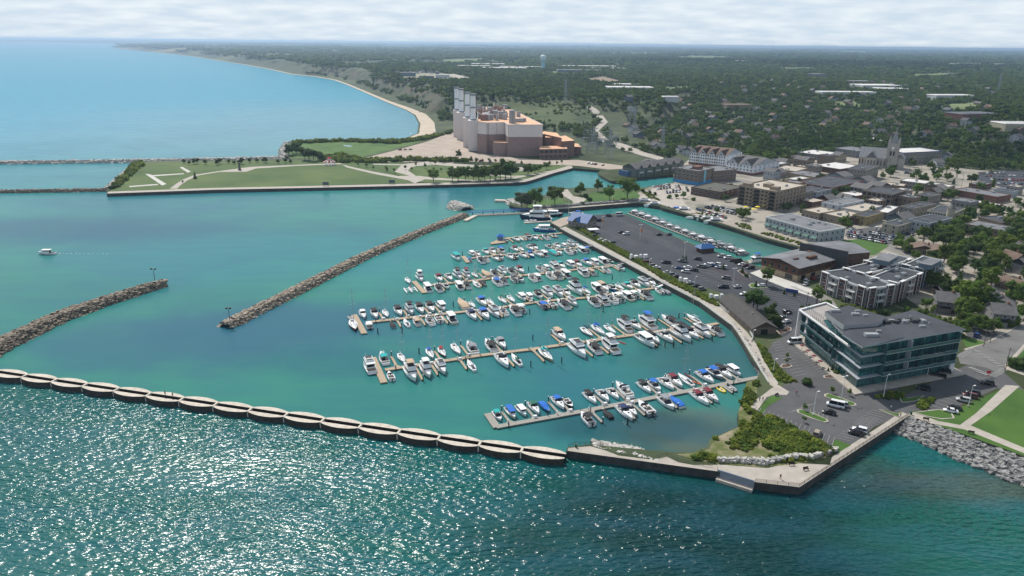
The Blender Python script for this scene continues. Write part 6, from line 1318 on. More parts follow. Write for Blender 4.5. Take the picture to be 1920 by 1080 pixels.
def add_house(px, py, k, rz, z=None, lab=None, wp=None):
    p = PT(px, py) if wp is None else wp; pr, d = HP[k % len(HP)]; r = pr[0] if not pr[2] else copy_tree(pr[1]); pr[2] = True
    r.name = 'house'; r.location = p; r.rotation_euler = (0,0,math.radians(rz)); tag(r, 'x', 'house'); HOUSES.append([p, r, d, px, lab]); return r
for i, (a, b, k, rz) in enumerate([(1866,575,2,25),(1900,540,5,20),(1916,512,6,20),(1895,500,3,10),(1770,580,6,-20),(1842,571,0,30),(1872,603,6,-15),(1757,478,5,-20),(1728,472,5,-20),(1925,560,5,20),(1905,470,2,30),(1780,555,2,0),
  (1360,262,0,20),(1300,235,0,10),(1270,255,0,30),(1330,250,1,0),(1395,262,2,20),(1420,240,0,15),(1437,252,0,-10),(1460,248,0,20),(1385,255,1,40),(1240,255,3,0),(1276,287,0,10),(1290,290,0,60),(1237,283,0,20),(1228,280,0,-40),
  (1254,221,0,10),(1395,175,0,0),(1549,217,0,20),(1560,190,1,0),(1647,232,0,30),(1690,215,2,10),(1700,210,3,60),(1715,208,0,30),(1755,313,0,10),(1773,300,0,50),(1905,265,0,20),(1480,165,1,0),(1600,170,0,20)]): add_house(a, b, k, rz)
rr = random.Random(21)
def clear_of(x, y, lst, d): return all((x-q[0])**2+(y-q[1])**2 > d*d for q in lst)
hp = [(h[0].x, h[0].y) for h in HOUSES]; n = 0
KEEP = [[P2(a, b) for a, b in [(1150,255),(1560,270),(1640,258),(1900,240),(1925,150),(1300,150),(1180,190)]], [P2(a, b) for a, b in [(1720,470),(1925,440),(1925,600),(1860,590),(1790,560)]]]
for t in range(4000):
    if n >= 105: break
    px = rr.uniform(1170,1920); py = rr.uniform(135,285)
    if py > 262 and px > 1460: continue
    p = PT(px, py); 
    if (p.x*0.5+1500) % 95 < 14: continue
    if clear_of(p.x, p.y, hp, 34 if p.y < 1400 else 55): add_house(px, py, rr.randrange(7), rr.choice((20,-70,20,110,-60)), wp=p); hp.append((p.x, p.y)); n += 1
for a, b in ((745,139),(752,141),(760,140),(770,139),(782,138),(792,137),(800,137),(808,138),(815,137),(735,141),(820,139)): add_house(a, b, rr.choice((0,1,4)), rr.choice((0,90)))
HOUSES.sort(key=lambda h: h[3])
cc = {}
for h in HOUSES:
    zone = 'on the far bluff top' if h[3] < 900 else 'near the lower right street' if (h[0].y < 520 and h[3] > 1700) else 'among hillside trees above town' if h[0].y < 1150 else 'far out among the trees'
    key = (h[2], zone); cc[key] = cc.get(key, 0)+1; h[1]['label'] = f'{h[2]}, {ordw(cc[key])} from left, {zone}'; h[1]['group'] = 'houses '+zone
# large pale sheds and schools far out
for i, (a, b, W, D, h, c, rz, lab) in enumerate([(1640,166,90,60,8,'white',5,'large white school roof far out among trees'),(1612,160,50,40,10,'brick',5,'dark red brick school block far out among trees'),(1585,178,110,30,6,'white',3,'long low white shed before the red school'),(1668,172,60,40,7,'pale',0,'pale building right of the red school'),(1780,185,80,30,7,'white',8,'long white building on the right hillside'),(1900,240,40,30,6,'cream',0,'cream building at the far right hillside'),
   (1255,203,26,16,5,'white',0,'bright white roof among trees above the river'),(1380,205,46,24,8,'tan',10,'tan school with brown roof in the trees'),(1820,222,60,30,7,'brick',15,'brown roofed building on the wooded hill'),(1350,117,60,40,10,'white',0,'pale tent-like white hall near the horizon'),(1390,118,50,60,12,'pale',0,'pale round-roofed store far away'),
   (890,128,120,50,9,'pale',0,'pale factory left of the water tower'),(915,124,130,60,9,'white',0,'white factory shed left of the water tower'),(945,132,150,60,9,'pale',0,'grey factory below the water tower'),(980,130,160,50,9,'white',3,'white factory beside the water tower'),(1100,128,220,60,9,'pale',3,'long grey factory right of the water tower'),(1085,136,140,50,8,'bluegrey',3,'blue grey warehouse right of the water tower'),(1140,132,120,50,8,'white',0,'white warehouse at the right end of the factories'),(1040,122,150,40,8,'tan',0,'tan warehouse behind the factories'),
   (1180,170,90,40,7,'white',3,'long white-roofed shed among hillside trees'),(1170,163,40,30,6,'pale',0,'small pale shed left of the long shed'),(830,146,34,18,8,'white',0,'white barn on the bluff top estate'),(765,143,40,20,9,'bluegrey',10,'dark blue house on the bluff edge'),(800,149,36,18,8,'bluegrey',5,'blue grey house near the bluff edge'),(1530,148,36,36,14,'grey',40,'grey pyramid roofed hall in the far woods')]):
    p = PT(a, b); root = thing('shed' if i > 10 else 'hall', lab, 'building', p, math.radians(rz)); sc = 1.0
    mb = MB(); mb.box(-W/2,W/2,-D/2,D/2,-3,h); mb.build('wall', [wallm(c, WALLS[c])], root); mb = MB(); mb.box(-W/2-.4,W/2+.4,-D/2-.4,D/2+.4,h,h+.8,taper=.8); mb.build('roof', [M_roofw if c in ('white','cream','pale') else M_roofb if c == 'tan' else M_roofg], root)
    HOUSES.append([p, root, '', a, None])
# water towers, masts, pylons
def water_tower(px, py, s, lab, col):
    p = PT(px, py); r = thing('water_tower', lab, 'water tower', p); mb = MB(); prof = [(0,7.5),(2,6),(8,5),(24,5),(30,7),(34,8.5),(38,8.8),(41,8),(43.5,5),(44.6,.5)]
    rings = [[(math.cos(t*math.pi/9)*q*s, math.sin(t*math.pi/9)*q*s, z*s) for t in range(18)] for z, q in prof]; mb.loft(rings[:5], 0, True); mb.build('stem', [mat('tower_blue', (.30,.55,.66), .6)], r); mb = MB(); mb.loft(rings[4:], 0, True); mb.build('tank', [mat('tower_'+col, (.60,.72,.78) if col == 'pale' else (.8,.8,.8), .6)], r)
water_tower(1018, 132, 1.15, 'pale blue pedestal water tower standing over the factories', 'pale')
water_tower(628, 87.5, 1.0, 'tiny white water tower on the horizon', 'white')
def pylon(px, py, h, lab, w=5, arms=3):
    p = PT(px, py); mb = MB()
    for k in range(8):
        t0, t1 = k/8, (k+1)/8; w0, w1 = w*(1-t0*.8)/2, w*(1-t1*.8)/2
        c = [(-1,-1),(1,-1),(1,1),(-1,1)]
        for i in range(4):
            a, b = c[i], c[(i+1) % 4]; mb.bar((a[0]*w0,a[1]*w0,h*t0),(a[0]*w1,a[1]*w1,h*t1),.28,.28); mb.bar((a[0]*w0,a[1]*w0,h*t0),(b[0]*w1,b[1]*w1,h*t1),.16,.16)
    for k in range(arms): z = h*(.7+.12*k); mb.bar((-w*1.1,0,z),(w*1.1,0,z),.3,.3)
    return p, h, tag(mb.build('pylon', [mat('galvanised', (.30,.33,.35), .6)], None, p, .3), lab, 'pylon', 'lattice power pylons')
PY = [pylon(*a) for a in ((1060,192,38,'lattice pylon on the grass slope behind the plant'),(1178,258,42,'tall lattice pylon right of the switchyard'),(1188,256,40,'second tall lattice pylon beside the first, right of the switchyard'),(1241,285,30,'lattice pylon above the riverside terrace'),(1112,285,28,'lattice pylon in the switchyard near the plant'),(1143,297,32,'lattice pylon at the near end of the switchyard'),(1870,175,40,'lattice mast on the right hillside'))]
for i, (a, h) in enumerate(((1448,150),(1425,120))): p = PT(a, 100); mb = MB(); mb.tube((0,0,0),(0,0,h),1.6,1.0,n=4); tag(mb.build('radio_mast', [mat('galvanised', (.3,.33,.35))], None, p), f'thin radio mast on the horizon, {("taller right","shorter left")[i]} one', 'radio mast', 'radio masts')
def wires(a, b, lab):
    mb = MB()
    for o in (-4,0,4):
        for zz in (.72,.94):
            A = a[0]+Vector((o,0,a[1]*zz)); Bq = b[0]+Vector((o,0,b[1]*zz)); q0 = A
            for k in range(1,9): t = k/8; q = A.lerp(Bq, t)-Vector((0,0,4*t*(1-t)*(A-Bq).length*.03)); mb.tube(q0, q, .09, n=3, caps=False); q0 = q
    tag(mb.build('power_line', [mat('cable', (.1,.1,.1), .5)]), lab, 'power line')
wires(PY[0], PY[4], 'overhead cables from the slope pylon to the switchyard'); wires(PY[1], PY[5], 'overhead cables from the tall pylon to the switchyard end'); wires(PY[5], PY[3], 'overhead cables crossing to the terrace pylon')
# switchyard frames
for i in range(16):
    px = 1092+ (i % 4)*17 + (i//4)*3; py = 288 - (i//4)*7; p = P(px, py); h = 9+(i*7 % 5)*1.5; mb = MB()
    for x in (-5,5): mb.bar((x,0,0),(x,0,h),.5,.5)
    mb.bar((-5,0,h),(5,0,h),.6,.6); mb.bar((-5,0,h*.6),(5,0,h*.6),.3,.3)
    for x in (-3,0,3): mb.tube((x,0,h*.6),(x,0,h*.6+2),.3,n=5)
    tag(mb.build('switch_frame', [mat('galvanised', (.3,.33,.35))], None, p, .3), f'grey steel switchyard frame, {ordw(i//4+1)} row from the front, {ordw(i%4+1)} from the left', 'switch frame', 'switchyard frames')
BOXES = []
def collect():
    bpy.context.view_layer.update()
    for o in list(COL.objects):
        if o.parent is None and o.get('category') in ('building','house','church','power plant','store','kiosk','wall','pylon','dormers','tent'):
            xs, ys = [], []
            for c in [o]+list(o.children):
                if c.type == 'MESH' and not c.name.startswith('window'):
                    for q in c.bound_box: w = c.matrix_world @ Vector(q); xs.append(w.x); ys.append(w.y)
            if xs: BOXES.append((o.matrix_world.inverted(), None, min(xs), max(xs), min(ys), max(ys), o))
    out = []
    for mi, _, a, b, c, d, o in BOXES:
        lx, ly = [], []
        for k in [o]+list(o.children):
            if k.type == 'MESH' and not k.name.startswith('window'):
                for q in k.bound_box: w = mi @ (k.matrix_world @ Vector(q)); lx.append(w.x); ly.append(w.y)
        out.append((np.array(mi), min(lx), max(lx), min(ly), max(ly)))
    return out
OB = collect()
BLOCK = [c for c in COVERS if c[0] in ('road','parking_lot','plaza','yard','pond','boat_ramp','promenade_path','lakefront_walk','breakwater_path','building_site')]
def freemask(x, y, pad=2.0, road=1.0):
    ok = np.ones(len(x), bool)
    for m, a, b, c, d in OB:
        lx = m[0,0]*x+m[0,1]*y+m[0,3]; ly = m[1,0]*x+m[1,1]*y+m[1,3]; ok &= ~((lx > a-pad) & (lx < b+pad) & (ly > c-pad) & (ly < d+pad))
    for n_, pl in BLOCK: ok &= ~inpoly(x, y, pl)
    return ok

ZS = random.Random(77)
def infill():
    town = [P2(a, b) for a, b in [(1400,310),(1480,300),(1600,295),(1660,305),(1700,330),(1780,345),(1880,352),(1925,365),(1925,410),(1850,400),(1760,420),(1690,440),(1600,425),(1560,400),(1500,392),(1470,360),(1420,335)]]
    nochurch = [P2(a, b) for a, b in [(1590,345),(1790,350),(1790,296),(1590,296)]]
    xs = [p[0] for p in town]; ys = [p[1] for p in town]; done = []; t = math.radians(33); c, s = math.cos(t), math.sin(t)
    for k in range(9000):
        if len(done) >= 44: break
        x, y = ZS.uniform(min(xs), max(xs)), ZS.uniform(min(ys), max(ys)); W, D = ZS.uniform(9,20), ZS.uniform(9,22)
        pts = [(x+c*u*W-s*v*D, y+s*u*W+c*v*D) for u in (0,.5,1) for v in (0,.5,1)]; X = np.array([p[0] for p in pts]); Y = np.array([p[1] for p in pts])
        if inpoly(X, Y, nochurch).any() or not inpoly(X, Y, town).all() or not freemask(X, Y, 1.5).all(): continue
        cx, cy = pts[4]
        if any((cx-q[0])**2+(cy-q[1])**2 < (.5*(max(W,D)+q[2])+3)**2 for q in done): continue
        done.append((cx, cy, max(W, D), x, y, W, D))
    done.sort(key=lambda q: q[0]/q[1])
    for i, q in enumerate(done):
        w = ZS.choice(['tan','brick','grey','stone','cream','lightbrown','pale','brown','pinkgrey']); rf = ZS.choice([M_roofd,M_roofg,M_roofd,M_rooft,M_roofw]); h = ZS.choice([4,5,6,7,8,9]); fl = 2 if h > 5 else 1
        rn = {M_roofd:'dark',M_roofg:'grey',M_rooft:'tan',M_roofw:'white'}[rf]; wn = {'lightbrown':'light brown','pinkgrey':'pinkish grey','pale':'pale grey'}.get(w, w)
        r = thing('shop_building', f'small {wn} building with {rn} roof, {ordw(i+1)} from left in the town blocks', 'building', (q[3],q[4],G), t, 'small town buildings'); wm = wallm(w, WALLS[w])
        if ZS.random() < .3: mb = MB(); mb.box(0,q[5],0,q[6],-.5,h); mb.build('wall', [wm], r); mb = MB(); gable_roof(mb, 0, q[5], 0, q[6], h, 2.8, ZS.choice('xy')); mb.build('roof', [M_roofs, wm], r); r['label'] = r['label'].replace(rn+' roof', 'grey gabled roof')
        else: flat(r, q[5], q[6], h, wm, rf, .4); hvac(r, q[5], q[6], h, ZS.randint(1,3), i)
        windows(r, q[5], q[6], h, fl, (max(2,int(q[6]/3)), max(2,int(q[5]/3))), (1.3,1.5), ZS.choice('wdt'))
infill()
BOXES.clear(); OB = collect()
# ---------------------------------------------------------------- trees
def leafmat(name, c1, c2, rnd=.25, core=False):
    m = mat(name, c1, .75, col2=c2, scale=.9, rnd=rnd, spec=.25, lo=.3, hi=.7)
    nt = m.node_tree; N = nt.nodes; L = nt.links; b = N['Principled BSDF']; o = N['Material Output']
    tr = N.new('ShaderNodeBsdfTranslucent'); src = b.inputs['Base Color'].links[0].from_socket; L.new(src, tr.inputs[0]); mx = N.new('ShaderNodeMixShader'); mx.inputs[0].default_value = .5
    L.new(b.outputs[0], mx.inputs[1]); L.new(tr.outputs[0], mx.inputs[2]); L.new(mx.outputs[0], o.inputs[0]); return m
ML = [leafmat('leaves_mid_green', (.072,.132,.024), (.155,.22,.044)), leafmat('leaves_yellow_green', (.085,.14,.018), (.17,.23,.04)), leafmat('leaves_dark_green', (.045,.090,.026), (.092,.148,.040)), leafmat('leaves_pale_grey_green', (.07,.10,.05), (.13,.16,.08)), leafmat('leaves_dark_red', (.04,.018,.014), (.07,.04,.025))]
M_bark = mat('bark', (.10,.08,.06), .95, .25, 2)
def crown(seed, H, R, base, nleaf, ls, shape='round', core=True):
    r = random.Random(seed); mb = MB(); lobes = []
    if shape == 'cone':
        for k in range(9): t = k/8; lobes.append((Vector((r.uniform(-.15,.15)*R,r.uniform(-.15,.15)*R,base+(H-base)*t*.93)), R*(1-t*.88)*.9))
    else:
        nl = 11
        lobes.append((Vector((0,0,base+(H-base)*.5)), R*.72))
        for k in range(nl):
            a = k*2.4+r.uniform(-.4,.4); u = r.uniform(.08,.95); rad = R*.62*math.sqrt(max(0,1-(2*u-1)**2))*r.uniform(.7,1.15)+R*.1
            lobes.append((Vector((math.cos(a)*rad, math.sin(a)*rad, base+(H-base)*(.14+.74*u))), R*r.uniform(.28,.5)*(1.0 if u < .7 else .8)))
    zs = 1.0 if shape == 'cone' else .85
    if core:
        for c, q in lobes:
            n1, n2 = 7, 5; rings = []
            for i in range(n2):
                ph = math.pi*(i+.5)/n2; rings.append([c+Vector((math.sin(ph)*math.cos(2*math.pi*j/n1), math.sin(ph)*math.sin(2*math.pi*j/n1), -math.cos(ph)*zs))*q*r.uniform(.58,.86) for j in range(n1)])
            mb.loft(rings, 0)
    tot = sum(q*q for c, q in lobes)
    for c, q in lobes:
        for _ in range(max(3, int(nleaf*q*q/tot))):
            d = Vector((r.gauss(0,1), r.gauss(0,1), r.gauss(0,1)+.25)).normalized(); p = c+Vector((d.x,d.y,d.z*zs))*q*r.uniform(.72,1.16)
            n = (d+Vector((r.uniform(-.7,.7),r.uniform(-.7,.7),r.uniform(-.3,.9)))).normalized(); s1 = n.orthogonal().normalized(); s2 = n.cross(s1); an = r.uniform(0,6.3); e1 = (s1*math.cos(an)+s2*math.sin(an))*ls*r.uniform(.5,1.25); e2 = n.cross(e1)*r.uniform(.5,1)
            mb.add([p-e1*.5-e2*.3, p+e1*.35-e2*.5, p+e1*.6+e2*.25, p-e1*.15+e2*.55], [(0,1,2,3)], 0)
    return mb
def trunk(H, base, R, seed, th_=.3, limbs=5):
    r = random.Random(seed); mb = MB(); top = base+(H-base)*.55; mb.tube((0,0,-.6),(0,0,base*.9),th_,th_*.7,n=7); mb.tube((0,0,base*.9),(.1,0,top),th_*.7,th_*.25,n=6)
    for k in range(limbs): a = k*2.4; z = base*(.8+.1*k); mb.tube((0,0,z),(math.cos(a)*R*.55,math.sin(a)*R*.55,z+(H-base)*.3),th_*.4,th_*.12,n=5)
    return mb
TP = {}
def tree_proto(kind, var, mi):
    k = (kind, var, mi)
    if k in TP: return TP[k]
    if kind == 'round': H, R, b, nl, ls = 10, 4.0+.5*(var % 3), 1.9+.35*(var % 2), 620, .62
    elif kind == 'tall': H, R, b, nl, ls = 10, 2.6, 1.5, 480, .55
    elif kind == 'small': H, R, b, nl, ls = 10, 3.0, 2.6, 200, .9
    elif kind == 'cone': H, R, b, nl, ls = 10, 2.7, .5, 520, .55
    elif kind == 'bush': H, R, b, nl, ls = 10, 8, -.5, 360, 1.6
    if kind == 'bush': mb = crown(var*7+1, 9, 6.5, 0, nl, ls)
    else: mb = crown(var*13+len(kind), H, R, b, nl, ls, 'cone' if kind == 'cone' else 'round')
    c = mb.mesh('crown', [ML[mi]]); t = trunk(H, b if kind != 'bush' else 1, R, var, .26 if kind != 'small' else .2).mesh('trunk', [M_bark]); TP[k] = (c, t); return TP[k]
TREES = []
def add_tree(p, kind, h, mi=0, zone='', label=None, name=None):
    var = random.randrange(4); c, t = tree_proto(kind, var, mi); nm = name or {'cone':'conifer','bush':'bush'}.get(kind, 'tree')
    r = bpy.data.objects.new(nm, None); COL.objects.link(r); r.location = (p.x, p.y, p.z-.05); r.rotation_euler = (0,0,random.uniform(0,6.28)); s = h/10; r.scale = (s*random.uniform(.9,1.15), s*random.uniform(.9,1.15), s)
    place(c, 'crown', r)
    if kind != 'bush': place(t, 'trunk', r)
    TREES.append([r, kind, mi, zone, label, h]); return r
def TL(zone, lst, kind='round', mi=0):
    for e in lst:
        a, b, h = e[:3]; k = e[3] if len(e) > 3 else kind; m = e[4] if len(e) > 4 else mi; add_tree(P(a, b), k, h, m, zone)
TL('in the island park', [(1004,389,16),(1040,385,16),(978,390,13,'round',3),(988,391,12,'round',3),(1088,366,11),(1121,359,11),(1143,375,13),(1176,374,19,'round',0),(1081,360,4,'bush',0),(1098,371,4,'bush',2),(1106,377,3.5,'bush',2),(1092,384,3,'bush',2),(1168,377,3,'bush')])
TL('along the peninsula promenade', [(813,342,13),(848,340,14),(859,339,13),(873,339,14),(888,339,13),(898,339,15),(909,338,14),(919,338,14),(929,337,15),(938,337,16),(948,336,19),(958,335,15),(990,328,11),(1003,325,9),(1012,322,8),(1024,318,8)], mi=0)
TL('on the peninsula north edge', [(345,307,5),(355,309,4.5),(364,308,6),(370,307,6),(385,308,5),(407,310,6),(412,307,6),(429,306,4),(439,308,4),(453,308,7),(468,305,5),(482,305,5),(497,305,6),(522,307,5),(535,305,5),(545,307,5),(366,335,7,'cone',2),(343,344,3,'small'),(448,306,3,'bush')], 'round', 2)
TL('at the corner of the meadow', [(541,292,13),(549,290,14),(556,287,13),(563,291,10),(572,300,14),(580,302,13),(588,302,13),(596,301,11),(603,302,9)], 'round', 2)
TL('along the peninsula entrance drive', [(672,312,4),(687,314,5),(700,318,4),(724,320,5),(739,324,5),(726,331-9,4),(780,312,5),(797,316,6),(806,307,7),(816,309,5),(768,303,5),(830,306,6),(845,303,6),(860,300,12),(869,305,6),(883,305,7),(893,307,7),(905,306,5),(917,306,6),(929,306,5),(941,308,5),(955,309,5),(965,310,5),(978,310,5),(1030,312,6),(1044,310,5),(1053,308,5),(858,318,4),(827,322,4),(813,321,4),(760,318,5),(772,320,4)], 'small', 0)
TL('beside the long marina building', [(1412,580,11),(1419,583,11),(1443,604,9.5,'round',2),(1449,612,7,'round',2),(1456,612,4,'bush',2)], mi=2)
TL('in the pier car park', [(1437,536,13,'tall',0),(1417,538,4,'cone',2),(1356,505,4,'cone',2),(1391,512,4.5,'cone',2),(1399,519,2,'bush',2),(1280,489,4,'cone',2),(1286,489,4,'cone',2),(1470,551,3,'cone',2),(1489,556,3,'cone',2)])
TL('in front of the craftsman flats', [(1531,569,11,'tall',0),(1549,577,4.5,'bush',0),(1516,580,4,'cone',2),(1502,590,5,'tall',0),(1580,565,2,'bush',0),(1645,575,3,'bush',2)])
TL('in the glass building car park', [(1513,721,3,'bush',2),(1560,696,3.4,'cone',2),(1552,698,2.5,'cone',2),(1568,701,2,'bush',0),(1560,738,3,'small'),(1592,742,3,'small'),(1508,770,3,'small'),(1507,792,2.6,'small'),(1476,671,2.5,'small'),(1474,682,2.5,'small')])
TL('behind the glass building', [(1755,615,6),(1770,620,7),(1785,624,7),(1798,630,8),(1745,606,5),(1730,600,6),(1735,582,7),(1822,618,8),(1836,622,8),(1850,625,7),(1863,622,7),(1812,610,12,'cone',2),(1805,600,13,'cone',2),(1818,580,15,'round',1),(1838,585,14,'round',1),(1808,570,13,'round',1),(1795,560,11,'round',2),(1775,560,11,'round',2),(1760,545,10),(1745,540,10),(1748,590,6,'tall',1),(1918,690,8,'cone',2),(1905,690,5,'bush',2),(1890,612,4,'bush',0),(1900,610,5,'bush',0),(1925,600,9),(1660,590,3,'bush',2),(1700,583,2.5,'bush')])
TL('behind the timber hall', [(1690,470,8),(1680,465,6),(1700,475,7),(1706,460,6),(1722,445,6),(1730,440,6),(1580,425,8),(1684,455,7),(1590,428,6),(1715,490,7,'round',1),(1740,500,7,'round',1)])
TL('near the tan condominium', [(1392,412,9),(1400,409,8),(1385,406,7),(1345,400,5),(1360,378,6,'round',2),(1470,398,7,'round',2),(1478,395,7,'round',2),(1281,372,6),(1268,372,4),(1255,372,3.5,'bush'),(1218,363,3,'bush',2),(1205,360,3,'bush',2),(1228,366,3,'bush',2),(1370,356,6,'round',2),(1505,395,6,'round',2),(1300,376,3,'bush')])
# shrubs crowding the little headland and the promenade edges
TL('on the headland above the little beach', [], 'bush')
def scatter(poly, n, mind, pad, seed, clear=None):
    r = np.random.default_rng(seed); w = [P2(a, b) for a, b in poly]; xs = [p[0] for p in w]; ys = [p[1] for p in w]; out = []
    X = r.uniform(min(xs), max(xs), n*30); Y = r.uniform(min(ys), max(ys), n*30); ok = inpoly(X, Y, w) & inpoly(X, Y, LAND) & freemask(X, Y, pad)
    for a, b in zip(X[ok], Y[ok]):
        if len(out) >= n: break
        if clear_of(a, b, out, mind) : out.append((a, b))
    return out
def ground_at(x, y): return Vector((x, y, th(x, y)))
for poly, n, md, zone, sd in (([(1690,470),(1740,455),(1790,440),(1925,420),(1925,600),(1880,600),(1800,610),(1740,585),(1700,545),(1745,520),(1720,490)], 62, 5.5, 'among the houses right of the craftsman flats', 1),
    ([(1700,420),(1800,400),(1925,380),(1925,440),(1780,440),(1700,450)], 30, 7, 'along the right side streets', 2), ([(1500,330),(1700,300),(1925,345),(1925,380),(1700,400),(1500,345)], 34, 12, 'among the upper town buildings', 3), ([(1400,350),(1550,350),(1700,400),(1600,440),(1450,400)], 12, 14, 'between the central shops', 4)):
    for a, b in scatter(poly, n, md, 2.5, sd): add_tree(ground_at(a, b), random.choice(['round','round','round','tall','cone']), random.uniform(6,11) if md > 5.6 else random.uniform(8,14), random.choice([0,0,1,2,2]), zone)
# labels for trees: by kind, tone, size and order from the left inside their place
bpy.context.view_layer.update()
TN = ['green','yellow green','dark green','pale green','dark red']
def photo_x(p): 
    d = Vector((p.x, p.y, p.z-CAMH)); f = Vector((0,cP,-sP)); up = Vector((0,sP,cP)); a = d.x/d.dot(f); b = d.dot(up)/d.dot(f); return a*cR+b*sR
cc = {}
for t in sorted(TREES, key=lambda t: photo_x(t[0].location)):
    kn = {'round':'broad tree','tall':'tall tree','small':'young tree','cone':'conifer','bush':'bush'}[t[1]]; key = (TN[t[2]], kn, t[3]); cc[key] = cc.get(key, 0)+1
    tag(t[0], f'{TN[t[2]]} {kn}, {ordw(cc[key])} from left, {t[3]}', 'bush' if t[1] == 'bush' else 'tree', 'plants '+t[3])
print('TREES', len(TREES))
# ---------------------------------------------------------------- woods and shrub masses (beyond counting)
WOODC = bpy.data.collections.new('wood_sources'); 
def woodsrc():
    specs = [(0,'round',10,4.6,1.2,95,1.5),(2,'round',10,4.8,1.0,95,1.5),(1,'round',9,4.4,1.0,85,1.5),(2,'cone',11,3.2,.4,80,1.4),(0,'round',8,5.0,.6,85,1.6),(0,'round',11,4.2,1.5,90,1.4)]
    for i, (m, sh, H, R, b, n, ls) in enumerate(specs):
        mb = crown(100+i, H, R, b, n, ls, sh, core=True); mb.tube((0,0,-2),(0,0,b+2),.35,n=5,m=1); o = bpy.data.objects.new(f'wood_tree_{"abcdef"[i]}', mb.mesh('wood_tree', [ML[m], M_bark])); WOODC.objects.link(o)
woodsrc()
def gn_wood(name, pts, scl, label, coll=WOODC, nvar=6, zs=None):
    me = bpy.data.meshes.new(name); me.from_pydata([tuple(p) for p in pts], [], [])
    s = me.attributes.new('size', 'FLOAT', 'POINT'); s.data.foreach_set('value', list(scl)); v = me.attributes.new('variant', 'INT', 'POINT'); v.data.foreach_set('value', [int(q) for q in rng.integers(0, nvar, len(pts))])
    zz = me.attributes.new('zscale', 'FLOAT', 'POINT'); zz.data.foreach_set('value', list(zs if zs is not None else scl))
    o = place(me, name); ng = bpy.data.node_groups.new(name, 'GeometryNodeTree'); ng.interface.new_socket('Geometry', in_out='INPUT', socket_type='NodeSocketGeometry'); ng.interface.new_socket('Geometry', in_out='OUTPUT', socket_type='NodeSocketGeometry')
    N = ng.nodes; L = ng.links; gi = N.new('NodeGroupInput'); go = N.new('NodeGroupOutput'); ip = N.new('GeometryNodeInstanceOnPoints'); ci = N.new('GeometryNodeCollectionInfo'); ci.inputs[0].default_value = coll; ci.inputs['Separate Children'].default_value = True; ci.inputs['Reset Children'].default_value = True
    def attr(n_, t): a = N.new('GeometryNodeInputNamedAttribute'); a.data_type = t; a.inputs['Name'].default_value = n_; return a.outputs[0]
    mp = N.new('GeometryNodeMeshToPoints'); L.new(gi.outputs[0], mp.inputs[0]); L.new(mp.outputs[0], ip.inputs['Points']); L.new(ci.outputs[0], ip.inputs['Instance']); ip.inputs['Pick Instance'].default_value = True; L.new(attr('variant','INT'), ip.inputs['Instance Index'])
    rv = N.new('FunctionNodeRandomValue'); rv.data_type = 'FLOAT_VECTOR'; rv.inputs[0].default_value = (0,0,0); rv.inputs[1].default_value = (0,0,6.283); L.new(rv.outputs[0], ip.inputs['Rotation'])
    cx = N.new('ShaderNodeCombineXYZ'); sz = attr('size','FLOAT'); L.new(sz, cx.inputs[0]); L.new(sz, cx.inputs[1]); L.new(attr('zscale','FLOAT'), cx.inputs[2]); L.new(cx.outputs[0], ip.inputs['Scale']); L.new(ip.outputs[0], go.inputs[0])
    md = o.modifiers.new('scatter', 'NODES'); md.node_group = ng
    return tag(o, label, kind='stuff')
